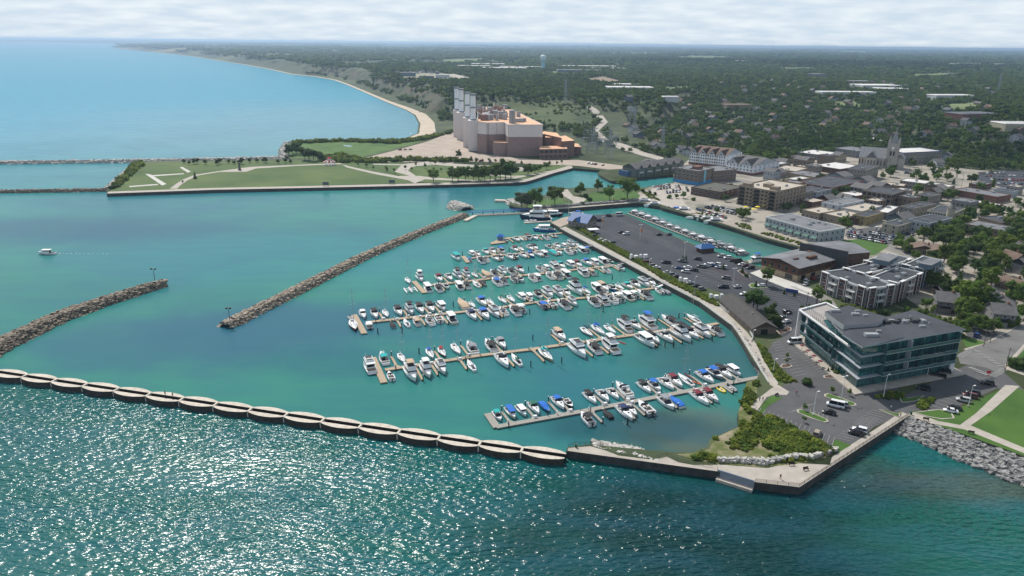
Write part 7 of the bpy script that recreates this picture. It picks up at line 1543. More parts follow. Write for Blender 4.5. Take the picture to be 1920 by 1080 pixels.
def woods():
    r = np.random.default_rng(11); PX, SX, ZX = [], [], []
    bare = [[PT(a, b).to_2d() for a, b in pl] for pl in ([(905,192),(930,186),(1040,192),(1090,200),(1112,222),(1108,236),(1060,240),(1000,236),(960,215)], [(1100,148),(1130,144),(1165,152),(1160,158),(1110,156)], [(735,138),(790,134),(850,140),(880,150),(830,152),(760,150)], [(1560,192),(1600,190),(1620,200),(1575,203)], [(1760,200),(1830,192),(1850,197),(1790,210)],[(1130,205),(1165,215),(1215,262),(1230,285),(1150,262),(1118,215)])]
    farb = [c[1] for c in COVERS if c[0] == 'field']
    for r0, r1, st, sc, zsc, cov in ((450,1000,8.6,.85,.85,.78),(1000,1900,10.8,1.02,.95,.80),(1900,3200,18,1.8,1.15,.76),(3200,6500,44,4.3,1.6,.60),(6500,14000,115,11,2.2,.50),(14000,34000,330,30,3.2,.5)):
        a1 = .72; xs = np.arange(-r1*math.sin(a1), r1*math.sin(a1), st); ys = np.arange(0, r1, st); X, Y = np.meshgrid(xs, ys); X = X.ravel()+r.uniform(-.45,.45,X.size)*st; Y = Y.ravel()+r.uniform(-.45,.45,Y.size)*st
        rr_ = np.hypot(X, Y); an = np.arctan2(X, Y); m = (rr_ >= r0) & (rr_ < r1) & (an > -.62) & (an < .70); X, Y = X[m], Y[m]
        m = inpoly(X, Y, PLAT); 
        if r1 <= 1900: m |= inpoly(X, Y, LAND) & (segdist(X, Y, TOE)[0] < 18) & (segdist(X, Y, BEACH)[0] > 34)
        if r1 <= 1900: m |= inpoly(X, Y, [P2(a, b) for a, b in [(1120,262),(1290,255),(1440,255),(1560,275),(1700,285),(1700,300),(1640,292),(1560,293),(1450,309),(1385,298),(1300,285),(1240,300),(1200,292)]])
        X, Y = X[m], Y[m]; bd = segdist(X, Y, BEACH)[0]; m = bd > (34 if r1 < 3300 else 70+st*.5); X, Y, bd = X[m], Y[m], bd[m]
        nz = .55*vnoise(X, Y, 60+st*5, 41)+.45*vnoise(X, Y, 22+st*2.2, 42); hill = inpoly(X, Y, [P2(a, b) for a, b in [(1560,285),(1650,292),(1750,306),(1925,322),(1925,265),(1800,235),(1640,240)]])
        coast = bd < 260
        thr = 1-cov+.02; keep = (nz > thr-.14) & ((r.random(len(X)) < .93)) & ((nz > thr) | (r.random(len(X)) < .45)) | hill
        grove = inpoly(X, Y, [P2(a, b) for a, b in [(800,246),(812,224),(840,206),(868,206),(868,236),(850,246),(822,253)]]); keep |= grove
        keep &= ~(coast & ~grove & (bd < 110) & (vnoise(X, Y, 50, 44) < .50)) 
        X, Y = X[keep], Y[keep]
        if r1 <= 3200:
            k = freemask(X, Y, 1.5 if r1 < 1100 else 3.0)
            # house plots: open ground around each home on the side facing the water
            for h in HOUSES: k &= ~(((X-h[0].x)**2+(Y-h[0].y+4)**2) < (8.5**2))
        else: k = freemask(X, Y, 45 if r1 < 7000 else 14)
        for pl in bare+farb: k &= ~inpoly(X, Y, pl)
        X, Y = X[k], Y[k]; Z = terrain(X, Y)-.3; f = r.uniform(.65,1.25,len(X)); PX += list(zip(X, Y, Z)); SX += list(sc*f); ZX += list(zsc*r.uniform(.7,1.2,len(X))*f**.4)
    print('WOODS', len(PX)); gn_wood('woodland', PX, SX, 'dense mixed green woods spread over the hills to the horizon', zs=ZX)
woods()
ML.append(leafmat('leaves_bright_yellow_green', (.15,.21,.028), (.30,.34,.06)))
SHRUBC = bpy.data.collections.new('shrub_sources')
for i, m in enumerate((1,5,5,0)):
    mb = crown(200+i, 1.25, 1.25, -.2, 60, .42); o = bpy.data.objects.new(f'shrub_{"abcd"[i]}', mb.mesh('shrub', [ML[m]])); SHRUBC.objects.link(o)
def shrubs(name, polys, st, smin, smax, label, seed=1, thr=.3, ns=9, alw=None):
    r = np.random.default_rng(seed); pts, sc = [], []
    for poly in polys:
        w = [P2(a, b) for a, b in poly]; xs = [p[0] for p in w]; ys = [p[1] for p in w]; X, Y = np.meshgrid(np.arange(min(xs), max(xs), st), np.arange(min(ys), max(ys), st)); X = X.ravel()+r.uniform(-.5,.5,X.size)*st; Y = Y.ravel()+r.uniform(-.5,.5,Y.size)*st
        m = inpoly(X, Y, w) & inpoly(X, Y, LAND) & (vnoise(X, Y, ns, seed) > thr); X, Y = X[m], Y[m]; pts += list(zip(X, Y, terrain(X, Y))); sc += list(r.uniform(smin, smax, len(X)))
    return gn_wood(name, pts, sc, label, SHRUBC, 4)
shrubs('shore_shrubs', [[(1400,716),(1418,712),(1422,735),(1408,755),(1402,770),(1480,802),(1545,838),(1556,848),(1500,856),(1440,840),(1385,815),(1392,795),(1386,786),(1384,774),(1392,755)]], 1.35, .7, 1.7, 'bright green shrubs thick on the headland', 1, .22)
shrubs('shore_shrubs', [[(1345,830),(1400,812),(1500,845),(1540,858),(1480,868),(1430,862),(1345,868),(1290,862),(1330,848)], [(1325,828),(1345,822),(1362,836),(1340,842)]], 1.3, .4, 1.15, 'low yellow green scrub scattered over the sand', 2, .42, 7)
shrubs('hedge', [[(1075,424),(1082,424),(1130,449),(1180,476),(1176,482),(1125,456)], [(1190,488),(1198,486),(1260,522),(1330,558),(1352,572),(1345,575),(1315,560),(1240,522)]], .95, .7, 1.0, 'dark green hedge along the pier promenade', 3, -1)
shrubs('planting_strip', [[(1420,642),(1430,645),(1452,682),(1482,710),(1494,716),(1462,718),(1449,702),(1430,670)], [(1170,480),(1200,486),(1212,494),(1195,494)]], 1.0, .4, .9, 'green planting strip beside the promenade', 4, .25)
shrubs('meadow_shrubs', [[(206,357),(218,342),(236,327),(252,311),(262,306),(268,309),(250,325),(232,342),(222,352)], [(600,297),(640,290),(672,297),(690,303),(640,305),(600,303)], [(650,305),(700,300),(760,299),(850,300),(880,300),(880,304),(760,303),(690,306)], [(545,266),(640,264),(750,265),(820,254),(846,247),(846,250),(800,262),(740,270),(640,266),(560,270)]], 4.2, 1.8, 3.6, 'dark green scrub edging the peninsula and the meadow', 5, .12)
shrubs('plaza_planting', [[(1200,356),(1230,368),(1236,376),(1215,372)], [(1300,398),(1340,405),(1352,414),(1330,408)], [(1375,418),(1400,420),(1412,432),(1390,428)], [(1425,438),(1440,437),(1500,455),(1515,464),(1500,460)], [(1540,458),(1560,452),(1572,462)]], 1.8, .5, 1.0, 'low planting along the river promenade', 6, .2)
shrubs('garden_planting', [[(1560,575),(1600,572),(1650,585),(1640,590),(1590,582)], [(1730,750),(1760,745),(1730,768),(1716,765)], [(1640,745),(1680,735),(1700,742),(1690,748),(1660,748)], [(1690,604),(1740,596),(1800,628),(1780,630)]], 1.3, .5, 1.1, 'garden shrubs round the flats and glass building', 7, .25)
shrubs('slope_scrub', [[(905,195),(960,190),(1090,204),(1105,236),(1000,234),(930,215)]], 9, 1.2, 3.0, 'dark scrub in rows on the terraced slope', 8, .58, 28)
# ---------------------------------------------------------------- cars
CARC = dict(white=(.72,.73,.74), silver=(.42,.43,.44), grey=(.16,.165,.17), black=(.012,.012,.014), red=(.28,.015,.018), blue=(.03,.07,.20), tan=(.32,.27,.20), green=(.03,.07,.05), maroon=(.09,.012,.018))
M_tyre = mat('tyre', (.018,.018,.018), .9); M_rim = mat('rim', (.4,.4,.41), .3, metal=.8); M_head = mat('headlight_glass', (.7,.72,.75), .1); M_tail = mat('tail_light', (.35,.01,.01), .3)
def car_proto(kind, col, near):
    k = ('car', kind, col, near)
    if k in PROTO: return PROTO[k]
    r = bpy.data.objects.new('car', None); COL.objects.link(r); paint = mat('paint_'+col, CARC[col], .25, .03, 1, spec=.7)
    S = dict(sedan=(4.6,1.8,1.45), suv=(4.7,1.9,1.75), pickup=(5.6,1.95,1.85), van=(5.9,2.05,2.5), hatch=(4.2,1.78,1.5))[kind]; L, Wd, H = S; w = Wd/2
    def ring(y, hw, z0, z1): return [(-hw*.96,y,z0),(-hw,y,(z0+z1)/2),(-hw*.93,y,z1),(hw*.93,y,z1),(hw,y,(z0+z1)/2),(hw*.96,y,z0)]
    bh = .95 if kind != 'van' else 1.2; f = L/2
    hood = {'sedan':.78,'hatch':.85,'suv':.98,'pickup':1.1,'van':1.15}[kind]
    mb = MB(); st = [(-f,.86,.42,bh*.80),(-f+.12,.96,.3,bh*.96),(-f+.5,1,.24,bh),(-.2*L,1,.22,bh+.02),(.12*L,1,.22,bh),(f-.9,1,.24,hood),(f-.2,.93,.3,hood*.86),(f,.80,.4,hood*.66)]
    mb.loft([ring(y, w*a, z0, z1) for y, a, z0, z1 in st], 0, True)
    roof = {'sedan':(-.36,-.20,.08,.26),'hatch':(-.46,-.36,.08,.26),'suv':(-.48,-.42,.10,.26),'pickup':(-.08,-.02,.14,.26),'van':(-.49,-.47,.26,.38)}[kind]
    y0, y1, y2, y3 = [q*L for q in roof]
    mb.loft([[(-w*.80,y1,H-.05),(w*.80,y1,H-.05),(w*.80,y2,H-.03),(-w*.80,y2,H-.03)],[(-w*.74,y1+.1,H+.02),(w*.74,y1+.1,H+.02),(w*.74,y2-.1,H+.03),(-w*.74,y2-.1,H+.03)]], 0)
    if kind == 'pickup':
        for x in (-w*.96, w*.88): mb.box(x,x+.1,-f+.05,y0,bh,bh+.32)
        mb.box(-w*.96,w*.96,-f+.02,-f+.12,bh,bh+.3)
    body = mb.build('body', [paint], r)
    g = MB(); z = bh-.02; g.loft([[(-w*.92,y0,z),(w*.92,y0,z),(w*.92,y3,z),(-w*.92,y3,z)],[(-w*.81,y1,H-.05),(w*.81,y1,H-.05),(w*.81,y2,H-.04),(-w*.81,y2,H-.04)]], 0); g.build('window_glass', [M_glass], r)
    if near:
        p = MB()
        for sx in (-1,1):
            for t in (0, .5): ya = y1+(y2-y1)*t; p.bar((sx*w*.925,ya*.98+ (y0-y1)*.2,z),(sx*w*.82,ya,H-.04),.07,.09)
        p.bar((-w*.8,y1,H-.03),(w*.8,y1,H-.03),.06,.06); p.build('window_pillars', [paint], body)
        for sx in (-1,1):
            for y in (-L*.31, L*.31):
                t = MB(); t.tube((sx*(w-.22),y,.34),(sx*(w+.01),y,.34),.34,n=14); tt = t.build('tyre', [M_tyre], r); t = MB(); t.tube((sx*(w-.02),y,.34),(sx*(w+.025),y,.34),.2,n=10); t.build('rim', [M_rim], tt)
            h = MB(); h.box(sx*w*.62-.2,sx*w*.62+.2,f-.18,f-.02,hood*.62,hood*.8); h.build('headlight', [M_head], r); h = MB(); h.box(sx*w*.72-.14,sx*w*.72+.14,-f-.01,-f+.12,bh*.66,bh*.85); h.build('tail_light', [M_tail], r)
            h = MB(); h.box(sx*(w+.08)-.09,sx*(w+.08)+.09,y3-.35,y3-.15,bh,bh+.16); h.build('wing_mirror', [paint], r)
    else:
        t = MB()
        for y in (-L*.31, L*.31): t.tube((-w-.01,y,.34),(w+.01,y,.34),.34,n=10)
        t.build('wheel', [M_tyre], r)
    PROTO[k] = [r, tree_of(r), False]; return PROTO[k]
KN = dict(sedan='saloon car', suv='SUV', pickup='pickup truck', van='van', hatch='hatchback')
CARS = []
def add_car(px, py, kind, col, ang, zone, near=True, lab=None, p=None, dz=.14):
    p = p or P(px, py, G); pr = car_proto(kind, col, near); r = copy_tree(pr[1]) if pr[2] else pr[0]; pr[2] = True
    r.name = {'pickup':'pickup_truck','van':'van','suv':'car'}.get(kind, 'car'); z = p.z+dz if p.z < G+1 else p.z+.3
    r.location = (p.x, p.y, z-.02); r.rotation_euler = (0,0,math.radians(ang-90)+random.uniform(-.04,.04)); CARS.append([r, kind, col, zone, lab]); return r
Z1 = 'in the pier car park'
for l in '''1165 437 sedan black 21|1174 440 suv white 201|1124 415 pickup black 10|1142 406 suv black 15|1162 404.5 van white 12|1236 441 sedan black 21|1255 441 sedan black 21|1110 437 suv black 21|1116 445 suv black 21|1127 451 sedan white 15|1136 454 sedan white 15|1213 494 pickup maroon 0|1225 500 suv grey 18|1231 503 sedan white 10|1251 512.5 sedan silver 15|1261 517 suv grey 20|1268 520 sedan black 20|1294 532 sedan silver 20|1306 537.5 sedan black 18|1316 544 suv grey 18|1249 494 pickup black 165|1273 504 sedan blue 160|1289 503 sedan white 160|1285 511 suv white 160|1301 508.5 suv black 160|1314 501.5 suv grey 150|1322 501.5 sedan grey 150|1327 498.5 suv white 150|1334 497.5 sedan white 150|1338 499.5 sedan blue 150|1344 498 suv white 150|1348 503 sedan silver 155|1356 503.5 suv white 155|1280 491.5 pickup grey 150|1308 487.5 suv black 150|1361 523 suv grey 160|1383 539.5 sedan silver 20|1356 540 pickup black 180|1427 537.5 hatch white 180|1352 482 suv silver 190|1364 485 suv white 190|1373 490 sedan black 190|1384 492.5 van black 20|1391 497.5 sedan white 190|1398 499.5 sedan maroon 190|1407 504 suv black 190|1476 587.5 suv black 20|1466 600 suv black 200|1474 605 sedan silver 200|1395 553 sedan white 200|1148 455 sedan grey 200'''.split('|'):
    a, b, k, c, d = l.split(); add_car(float(a), float(b), k, c, float(d), Z1)
Z2 = 'in the glass building car park'
for l in '''1489 644 van white 190|1566 763 van white 150|1577 760.5 suv silver 150|1554 776 sedan black 150|1532 816 suv tan 55|1604 814.5 suv black 150|1611.5 809.5 suv white 150|1770 700 suv black 150|1758 707 pickup black 150|1731 730.5 suv black 150|1850 720.5 suv black 155|1824 739.5 suv black 150|1818 745 suv maroon 150|1806 753 suv silver 150|1789 767.5 sedan black 155|1782 773 sedan white 155'''.split('|'):
    a, b, k, c, d = l.split(); add_car(float(a), float(b), k, c, float(d), Z2)
add_car(1831, 631, 'suv', 'blue', 45, 'by the right street corner')
Z3 = 'beside the timber hall'
for l in '''1512 529 suv white 45|1511 535 sedan silver 45|1526 524 suv red 35|1536 521.5 sedan grey 35|1556 514 suv white 35|1578 508 sedan white 35|1590 503 suv grey 35|1604 498 sedan black 35'''.split('|'):
    a, b, k, c, d = l.split(); add_car(float(a), float(b), k, c, float(d), Z3)
def row(a, b, n, ang, zone, skip=.12, seed=0):
    r = random.Random(seed+int(a[0])); A, Bq = P(*a), P(*b)
    for i in range(n):
        if r.random() < skip: continue
        add_car(0, 0, r.choice(['sedan','suv','suv','hatch','pickup','sedan']), r.choice(['white','silver','grey','black','black','blue','red','white','grey']), ang+r.choice((0,180)), zone, False, p=A.lerp(Bq, (i+.5)/n))
for i, (a, b) in enumerate((((1588,442),(1662,457)),((1592,436),(1678,452)),((1610,434),(1690,448)),((1640,429),(1712,441)))): row(a, b, 13, 70, 'in the town car park behind the timber hall', seed=i)
for i, (a, b) in enumerate((((1305,393),(1362,410)),((1322,389),(1385,404)),((1330,386),(1390,400)))): row(a, b, 14, 60, 'in the riverside car park', .1, i)
for i, (a, b) in enumerate((((1222,352),(1262,347)),((1230,356),(1275,350)),((1240,360),(1290,354)),((1248,363),(1292,358)))): row(a, b, 8, 80, 'in the pale car park by the brick hotel', .2, i)
for i, (a, b) in enumerate((((1832,326),(1915,324)),((1838,331),(1920,330)),((1850,337),(1922,339)),((1870,345),(1922,347)))): row(a, b, 11, 70, 'in the car park right of the church', .2, i)
row((1480,404),(1600,436), 14, -60, 'on the main street', .5, 3); row((1700,470),(1790,560), 10, -75, 'on the main street', .4, 3); row((1640,440),(1760,388), 10, 33, 'on the rising side street', .4, 9); row((1670,322),(1720,328), 6, 15, 'in front of the church', .2, 2); row((875,301),(1000,309), 7, 20, 'at the power plant', .4, 5); row((1100,307),(1140,312), 6, 40, 'beside the switchyard', .2, 6)
row((745,282),(775,281), 3, 0, 'in the power plant yard', .1, 1)
cc = {}
for c in sorted(CARS, key=lambda c: photo_x(c[0].location)):
    key = (c[1], c[2], c[3]); cc[key] = cc.get(key, 0)+1
    tag(c[0], f'{c[2]} {KN[c[1]]}, {ordw(cc[key])} such from left, {c[3]}', {'pickup':'pickup truck','van':'van'}.get(c[1], 'car'), 'vehicles '+c[3])
print('CARS', len(CARS))
# ---------------------------------------------------------------- lamps
def lamp(px, py, h, lab, arms=1, flag=None, group='white car park lamps'):
    p = P(px, py); r = thing('street_lamp', lab, 'lamp', p, .4, group); mb = MB(); mb.tube((0,0,0),(0,0,.7),.3,n=8); mb.build('base', [M_conc], r); mb = MB(); mb.tube((0,0,.6),(0,0,h),.11,.07,n=6); mb.build('pole', [M_white], r)
    for s in ((-1,1) if arms == 2 else (1,)): mb = MB(); mb.bar((0,0,h),(s*.9,0,h+.05),.08,.08); mb.box(s*.9-.4,s*.9+.4,-.2,.2,h-.06,h+.12); mb.build('lamp_head', [M_white], r)
    if flag: mb = MB(); mb.box(.15,1.2,-.02,.02,h*.5,h*.76); mb.build('banner', [mat('banner_orange', (.62,.07,.02), .8, .4, 2, col2=(.75,.28,.03))], r)
for i, (a, b, h, n, f) in enumerate([(1524,780,9,1,0),(1577,749,9,2,0),(1656,746,9,1,0),(1738,706,9,2,0),(1815,763,8,1,0),(1471,619,8,1,0),(1200,450,10,2,1),(1283,482,9,2,0),(1374,538,10,2,0),(1450,698-2,5,1,0),(1217,502,5,1,0),(1512,610,7,1,1),(1128,428,8,1,1),(1302,536,5,1,0),(1257,516,5,1,0),(1026,399,12,1,0),(1066,407,13,1,0),(1010,388,6,1,1),(1148,383,6,1,1),(1410,640,5,1,0)]):
    lamp(a, b, h, f'white {"double" if n == 2 else "single"} armed lamp post{" with orange banner" if f else ""}, {ordw(i+1)} in the harbour car parks', n, f)
def pole(px, py, h, lab):
    mb = MB(); mb.tube((0,0,-.3),(0,0,h),.16,.1,n=6); mb.bar((-1.1,0,h-1),(1.1,0,h-1),.12,.12); tag(mb.build('utility_pole', [mat('pole_wood', (.12,.09,.07), .9)], None, P(px, py), .5), lab, 'utility pole', 'utility poles')
for i, (a, b, h) in enumerate([(1856,643,12),(1844,650,8),(1884,696,10),(1918,605,10),(1700,345,16),(1666,328,16),(1725,330,14),(1753,370,13),(1788,352,13),(1802,352,12),(1680,562,8),(1512,573,7)]): pole(a, b, h, f'wooden utility pole, {ordw(i+1)} counted from the near right corner')
# navigation lights
def beacon(px, py, z, h, lab, w=1.0):
    p = P(px, py, z); r = thing('harbour_light', lab, 'beacon', p); mb = MB(); mb.tube((0,0,-1),(0,0,h-1),.16,.1,n=6); mb.bar((-1.2*w,0,h-1),(1.2*w,0,h-1),.12,.12); mb.build('mast', [M_rail], r)
    mb = MB(); mb.box(-.7,.7,-.7,.7,-.6,.8); mb.build('base', [M_conc], r)
    for sx in (-1,1): mb = MB(); mb.box(sx*w-.4,sx*w+.4,-.3,.3,h-1,h-.3); mb.build('lantern', [M_rail], r)
beacon(291, 530, 2.2, 8, 'dark framed harbour light at the tip of the left breakwater'); beacon(431, 603, 2.0, 7, 'dark framed light at the lake end of the tan breakwater', .8)
# lighthouse-like red and white pavilion, monument, signs on the peninsula
r = thing('pavilion', 'small red and white roofed pavilion on the peninsula path', 'pavilion', P(618,309)); mb = MB()
for k in range(8): a = k*math.pi/4; mb.tube((math.cos(a)*5,math.sin(a)*5,0),(math.cos(a)*5,math.sin(a)*5,3.2),.16,n=6)
mb.tube((0,0,0),(0,0,.3),6,n=16); mb.build('columns', [M_white], r)
mb = MB(); n = 16
for k in range(n):
    a0, a1 = 2*math.pi*k/n, 2*math.pi*(k+1)/n; mb.add([(math.cos(a0)*6.4,math.sin(a0)*6.4,3.1),(math.cos(a1)*6.4,math.sin(a1)*6.4,3.1),(math.cos(a1)*2.2,math.sin(a1)*2.2,5.2),(math.cos(a0)*2.2,math.sin(a0)*2.2,5.2)], [(0,1,2,3),(3,2,1,0)], k % 2)
mb.build('lower_roof', [cm('red'), cm('white')], r); mb = MB(); mb.tube((0,0,5.1),(0,0,6.3),1.8,n=12); mb.build('lantern_drum', [M_white], r); mb = MB(); mb.tube((0,0,6.3),(0,0,8.2),2.3,.1,n=12); mb.build('upper_roof', [cm('red')], r)
mb = MB(); mb.box(-1.4,1.4,-1.2,1.2,0,1,0,taper=.1); mb.box(-.9,.9,-.7,.7,1,6.5,0,taper=.2); mb.box(-1.0,1.0,-.8,.8,6.5,7.2); tag(mb.build('monument', [mat('monument_bronze', (.08,.075,.06), .6)], None, P(449.5,319)), 'dark upright monument on its round plaza in the peninsula lawn', 'monument')
for i, (a, b) in enumerate(((611,349),(735,345))): mb = MB(); mb.box(-2.6,2.6,-.15,.15,1.0,3.6); [mb.bar((x,0,0),(x,0,1),.2,.2) for x in (-2,2)]; tag(mb.build('notice_board', [mat('board_slate', (.07,.09,.11), .6)], None, P(a, b)), f'dark notice board on the peninsula promenade, {("left","right")[i]} one', 'sign', 'notice boards on the peninsula promenade')
# benches, bins, white silos of the hoist stations
def bench(px, py, rz, lab):
    r = thing('bench', lab, 'bench', P(px, py, G+.2), rz, 'park benches'); mb = MB(); mb.box(-.9,.9,-.25,.25,.42,.48); mb.build('seat', [M_rail], r); mb = MB(); mb.box(-.9,.9,.25,.3,.5,.95); mb.build('backrest', [M_rail], r)
    for x in (-.7,.7): mb = MB(); mb.box(x-.05,x+.05,-.22,.28,0,.42); mb.build('leg', [M_rail], r)
bench(1736,788,-.4,'dark bench beside the path above the grey revetment'); bench(1821,813,-.4,'dark bench on the park lawn path further right'); bench(1484,872,0,'dark bench in front of the white rocks, left one'); bench(1511,881,.3,'dark bench in front of the white rocks, right one'); bench(1457,742,.6,'dark bench by the shore path corner')
def binn(px, py, lab, c=(.03,.09,.05)): mb = MB(); mb.tube((0,0,0),(0,0,1.0),.35,.38,n=10); mb.tube((0,0,1.0),(0,0,1.1),.42,n=10); tag(mb.build('litter_bin', [mat('bin_green', c, .5)], None, P(px, py, G+.15)), lab, 'bin')
binn(1708,777,'dark green bin at the end of the lake walk'); binn(1080,838,'dark bin at the start of the seawall path')
for i, (a, b, nn) in enumerate(((1183,486,4),(1275,530,2),(1332,562,3))):
    r = thing('pump_station', f'white service tanks and boxes between car park and promenade, {ordw(i+1)} group from left', 'service tanks', P(a, b), math.radians(21), 'white service tank groups')
    for k in range(nn): 
        mb = MB(); x = k*3.2
        if k % 2 == 0: mb.tube((x,0,0),(x,0,2.2+.8*(k == 0)),.8,n=12); mb.tube((x,0,2.2+.8*(k==0)),(x,0,2.6+.8*(k==0)),.5,.1,n=10)
        else: mb.box(x-1.1,x+1.1,-.8,.8,0,2)
        mb.build('tank', [M_white], r)
p = P(1484,550); mb = MB(); mb.box(-3,3,-.3,.3,.4,2.2); [mb.bar((x,0,0),(x,0,.5),.2,.2) for x in (-2.5,2.5)]; tag(mb.build('harbour_sign', [mat('sign_blue', (.03,.06,.22), .6)], None, p, math.radians(-35)), 'dark blue entrance sign board between clipped shrubs', 'sign')
mb = MB(); mb.box(-.75,.75,-.04,.04,1.5,2.6); mb.bar((0,.05,0),(0,.05,2.6),.08,.08); tag(mb.build('stop_sign', [mat('sign_red', (.5,.02,.02), .5)], None, P(1852,707), 0), 'small red sign by the zebra crossing', 'sign')
for i, (a, b) in enumerate(((1439,624),(1352,552),(1422,607),(1290,500))): pass
p = P(1389,586); 
for i in range(5):
    q = P(1370+i*9, 577+i*8); mb = MB(); mb.tube((0,0,.68),(0,0,.74),.7,n=10); mb.tube((0,0,0),(0,0,.7),.06,n=5); tag(mb.build('table', [M_seat], None, q+Vector((0,0,.1))), f'round terrace table by the marina building, {ordw(i+1)} from the left', 'table', 'terrace tables')
p = P(1434,616+2); mb = MB(); mb.tube((0,0,0),(0,0,2.3),.05,n=5); mb.tube((0,0,2.2),(0,0,2.9),1.7,.05,n=10,caps=False); tag(mb.build('parasol', [cm('yellow')], None, P(1433,622)+Vector((0,0,.1))), 'yellow parasol beside the promenade at the marina building', 'parasol')
# wake of the moving boat
wk = MB(); b0 = P(96,475,0)

for i in range(14): q = (i/14)**1.2; x = b0.x+2+q*34; y = b0.y+random.uniform(-.5,.5)*(1+2*q); l = random.uniform(.4,1.0)*(1-.5*q); wk.add([(x-l,y,.06),(x,y-.25,.06),(x+l,y,.06),(x,y+.25,.06)], [(0,1,2,3)])
tag(wk.build('boat_wake', M['foam']), 'faint white wake behind the moving motorboat', kind='stuff')
# ---------------------------------------------------------------- people (skinned figures)
SKIN = mat('skin', (.42,.26,.19), .6); HAIR = mat('hair', (.05,.035,.025), .8)
def person(px, py, top, bottom, rz, lab, stride=.25, z=G+.1, bend=0):
    p = P(px, py, z); r = thing('person', lab, 'person', p, rz, None)
    V = [(0,0,.95),(0,bend*.25,1.25),(0,bend*.5,1.45),(0,bend*.6,1.52),(0,bend*.62,1.66),(-.1,0,.9),(-.12,stride*.5,.5),(-.12,stride*.4,.08),(-.12,stride*.4+.14,.04),(.1,0,.9),(.12,-stride*.4,.5),(.12,-stride*.9,.1),(.12,-stride*.9+.14,.05),(-.19,bend*.5,1.42),(-.25,bend*.5-.05,1.15),(-.22,bend*.5+.12,.92),(.19,bend*.5,1.42),(.25,bend*.5+.05,1.15),(.22,bend*.5+.2,.95)]
    E_ = [(0,1),(1,2),(2,3),(3,4),(0,5),(5,6),(6,7),(7,8),(0,9),(9,10),(10,11),(11,12),(2,13),(13,14),(14,15),(2,16),(16,17),(17,18)]
    R = [.14,.15,.13,.06,.1,.09,.065,.045,.04,.09,.065,.045,.04,.06,.045,.035,.06,.045,.035]
    me = bpy.data.meshes.new('body'); me.from_pydata(V, E_, []); o = place(me, 'body', r); md = o.modifiers.new('skin', 'SKIN')
    for i, q in enumerate(R): me.skin_vertices[0].data[i].radius = (q, q)
    me.skin_vertices[0].data[0].use_root = True; o.modifiers.new('sub', 'SUBSURF').levels = 1; o.modifiers['sub'].render_levels = 1; me.materials.append(SKIN)
    mb = MB(); b = bend; mb.loft([[(math.cos(a)*w+0,math.sin(a)*w*.7+y,zz) for a in [k*math.pi/4 for k in range(8)]] for zz, w, y in ((.88,.19,0),(1.1,.18,b*.2),(1.4,.23,b*.45),(1.5,.1,b*.55))], 0, True)
    for sx in (-1,1): mb.tube((sx*.19,b*.5,1.43),(sx*.25,b*.5,1.16),.075,.06,n=7)
    mb.build('shirt', [mat('cloth_'+top, CLOTH[top], .9)], r); mb = MB()
    for sx, s in ((-1,1),(1,-1)): mb.tube((sx*.1,0,.95),(sx*.12,s*stride*.45,.5),.11,.085,n=7); mb.tube((sx*.12,s*stride*.45,.52),(sx*.12,s*stride*(.4 if s > 0 else .9),.12),.085,.065,n=7)
    mb.build('trousers', [mat('cloth_'+bottom, CLOTH[bottom], .9)], r); mb = MB(); mb.tube((0,b*.62,1.68),(0,b*.62,1.78),.105,.06,n=8); mb.build('hair', [HAIR], r)
CLOTH = dict(lime=(.35,.55,.03), black=(.02,.02,.02), blue=(.04,.1,.3), white=(.7,.7,.7), red=(.4,.03,.03), grey=(.15,.15,.16), navy=(.02,.03,.08))
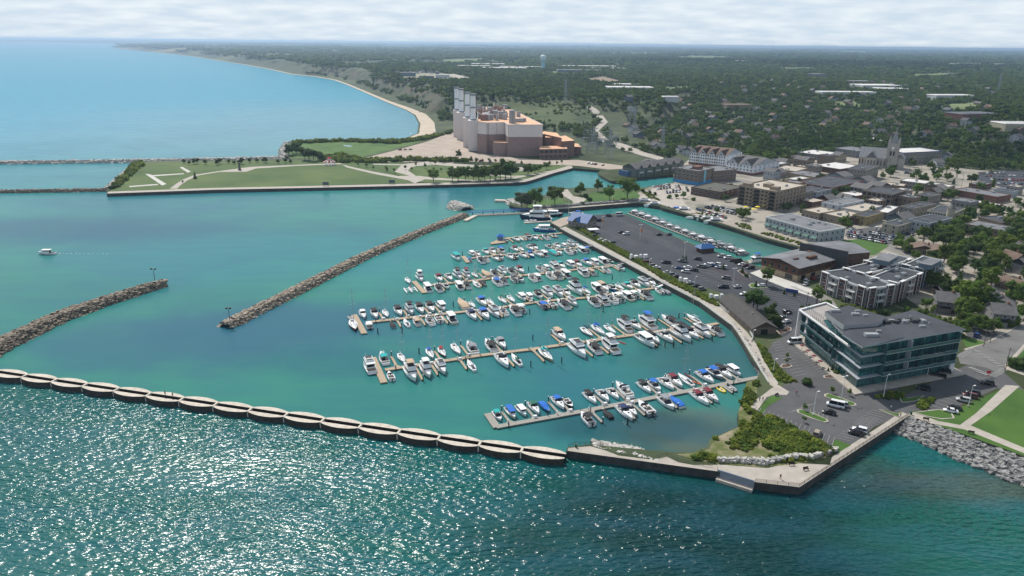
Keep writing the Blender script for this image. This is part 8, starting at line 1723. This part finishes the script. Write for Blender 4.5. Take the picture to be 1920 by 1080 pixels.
for a, b, t, bo, rz, lab in ((1683,781,'lime','black',.5,'person in lime jacket at the top of the lake walk, left one'),(1688,780,'lime','navy',2.0,'person in lime jacket at the top of the lake walk, right one'),(1670,768,'white','grey',1,'person in white shirt on the kerbed grass strip'),(1424,752,'blue','black',-1,'person in blue top walking on the shore path, left one'),(1430,752,'black','grey',-1,'person in dark clothes walking on the shore path, right one'),(310,742-1,'black','navy',0,'person in dark clothes standing on the scalloped breakwater, left one'),(324,744,'grey','black',1,'person in grey top standing on the scalloped breakwater, right one'),(1463,898,'black','black',0,'person in black standing on the fishing deck'),(1493,742-2,'red','grey',0,'person in red top near the car park kerb'),(1390,603,'white','navy',1,'person in white top on the marina promenade'),(1394,606,'red','black',1,'person in red top on the marina promenade'),(1617,700,'blue','grey',0,'person in blue top beside the glass building'),(1503,592,'grey','navy',0,'person in grey top by the car park entrance'),(1488,548+2,'black','grey',0,'person in black beside the harbour sign')):
    person(a, b, t, bo, rz, lab)
# motorcycle-like red thing beside the black saloon is left to the cars; cloud that shades the hill behind the church
def cloud(cx, cy, z, rx, ry, seed, lab):
    r = random.Random(seed); mb = MB()
    for k in range(26):
        a = r.uniform(0, 6.28); q = math.sqrt(r.random()); c = Vector((cx+math.cos(a)*rx*q, cy+math.sin(a)*ry*q, z+r.uniform(-20,40))); s = r.uniform(.22,.42)*min(rx, ry); n1, n2 = 14, 8; rings = []
        for i in range(n2):
            ph = math.pi*(i+.5)/n2; rings.append([c+Vector((math.sin(ph)*math.cos(2*math.pi*j/n1)*s, math.sin(ph)*math.sin(2*math.pi*j/n1)*s, -math.cos(ph)*s*.35)) for j in range(n1)])
        mb.loft(rings, 0, True)
    m = mat('cloud', (.8,.8,.82), 1); nt = m.node_tree
    if 'Mix Shader' not in nt.nodes:
        t = nt.nodes.new('ShaderNodeBsdfTransparent'); x = nt.nodes.new('ShaderNodeMixShader'); x.inputs[0].default_value = .22; nt.links.new(t.outputs[0], x.inputs[1]); nt.links.new(nt.nodes['Principled BSDF'].outputs[0], x.inputs[2]); nt.links.new(x.outputs[0], nt.nodes['Material Output'].inputs[0])
    return tag(mb.build('cloud', m), lab, kind='structure')
def cloud_over(px, py, rx, ry, seed, lab, z=1300):
    p = PT(px, py); t = (z-p.z)/sdir.z; cloud(p.x+sdir.x*t, p.y+sdir.y*t, z, rx, ry, seed, lab)
cloud_over(1720, 262, 230, 120, 1, 'fair weather cloud shading the wooded hill')
cloud_over(1500, 118, 900, 900, 2, 'fair weather cloud shading the far woods')
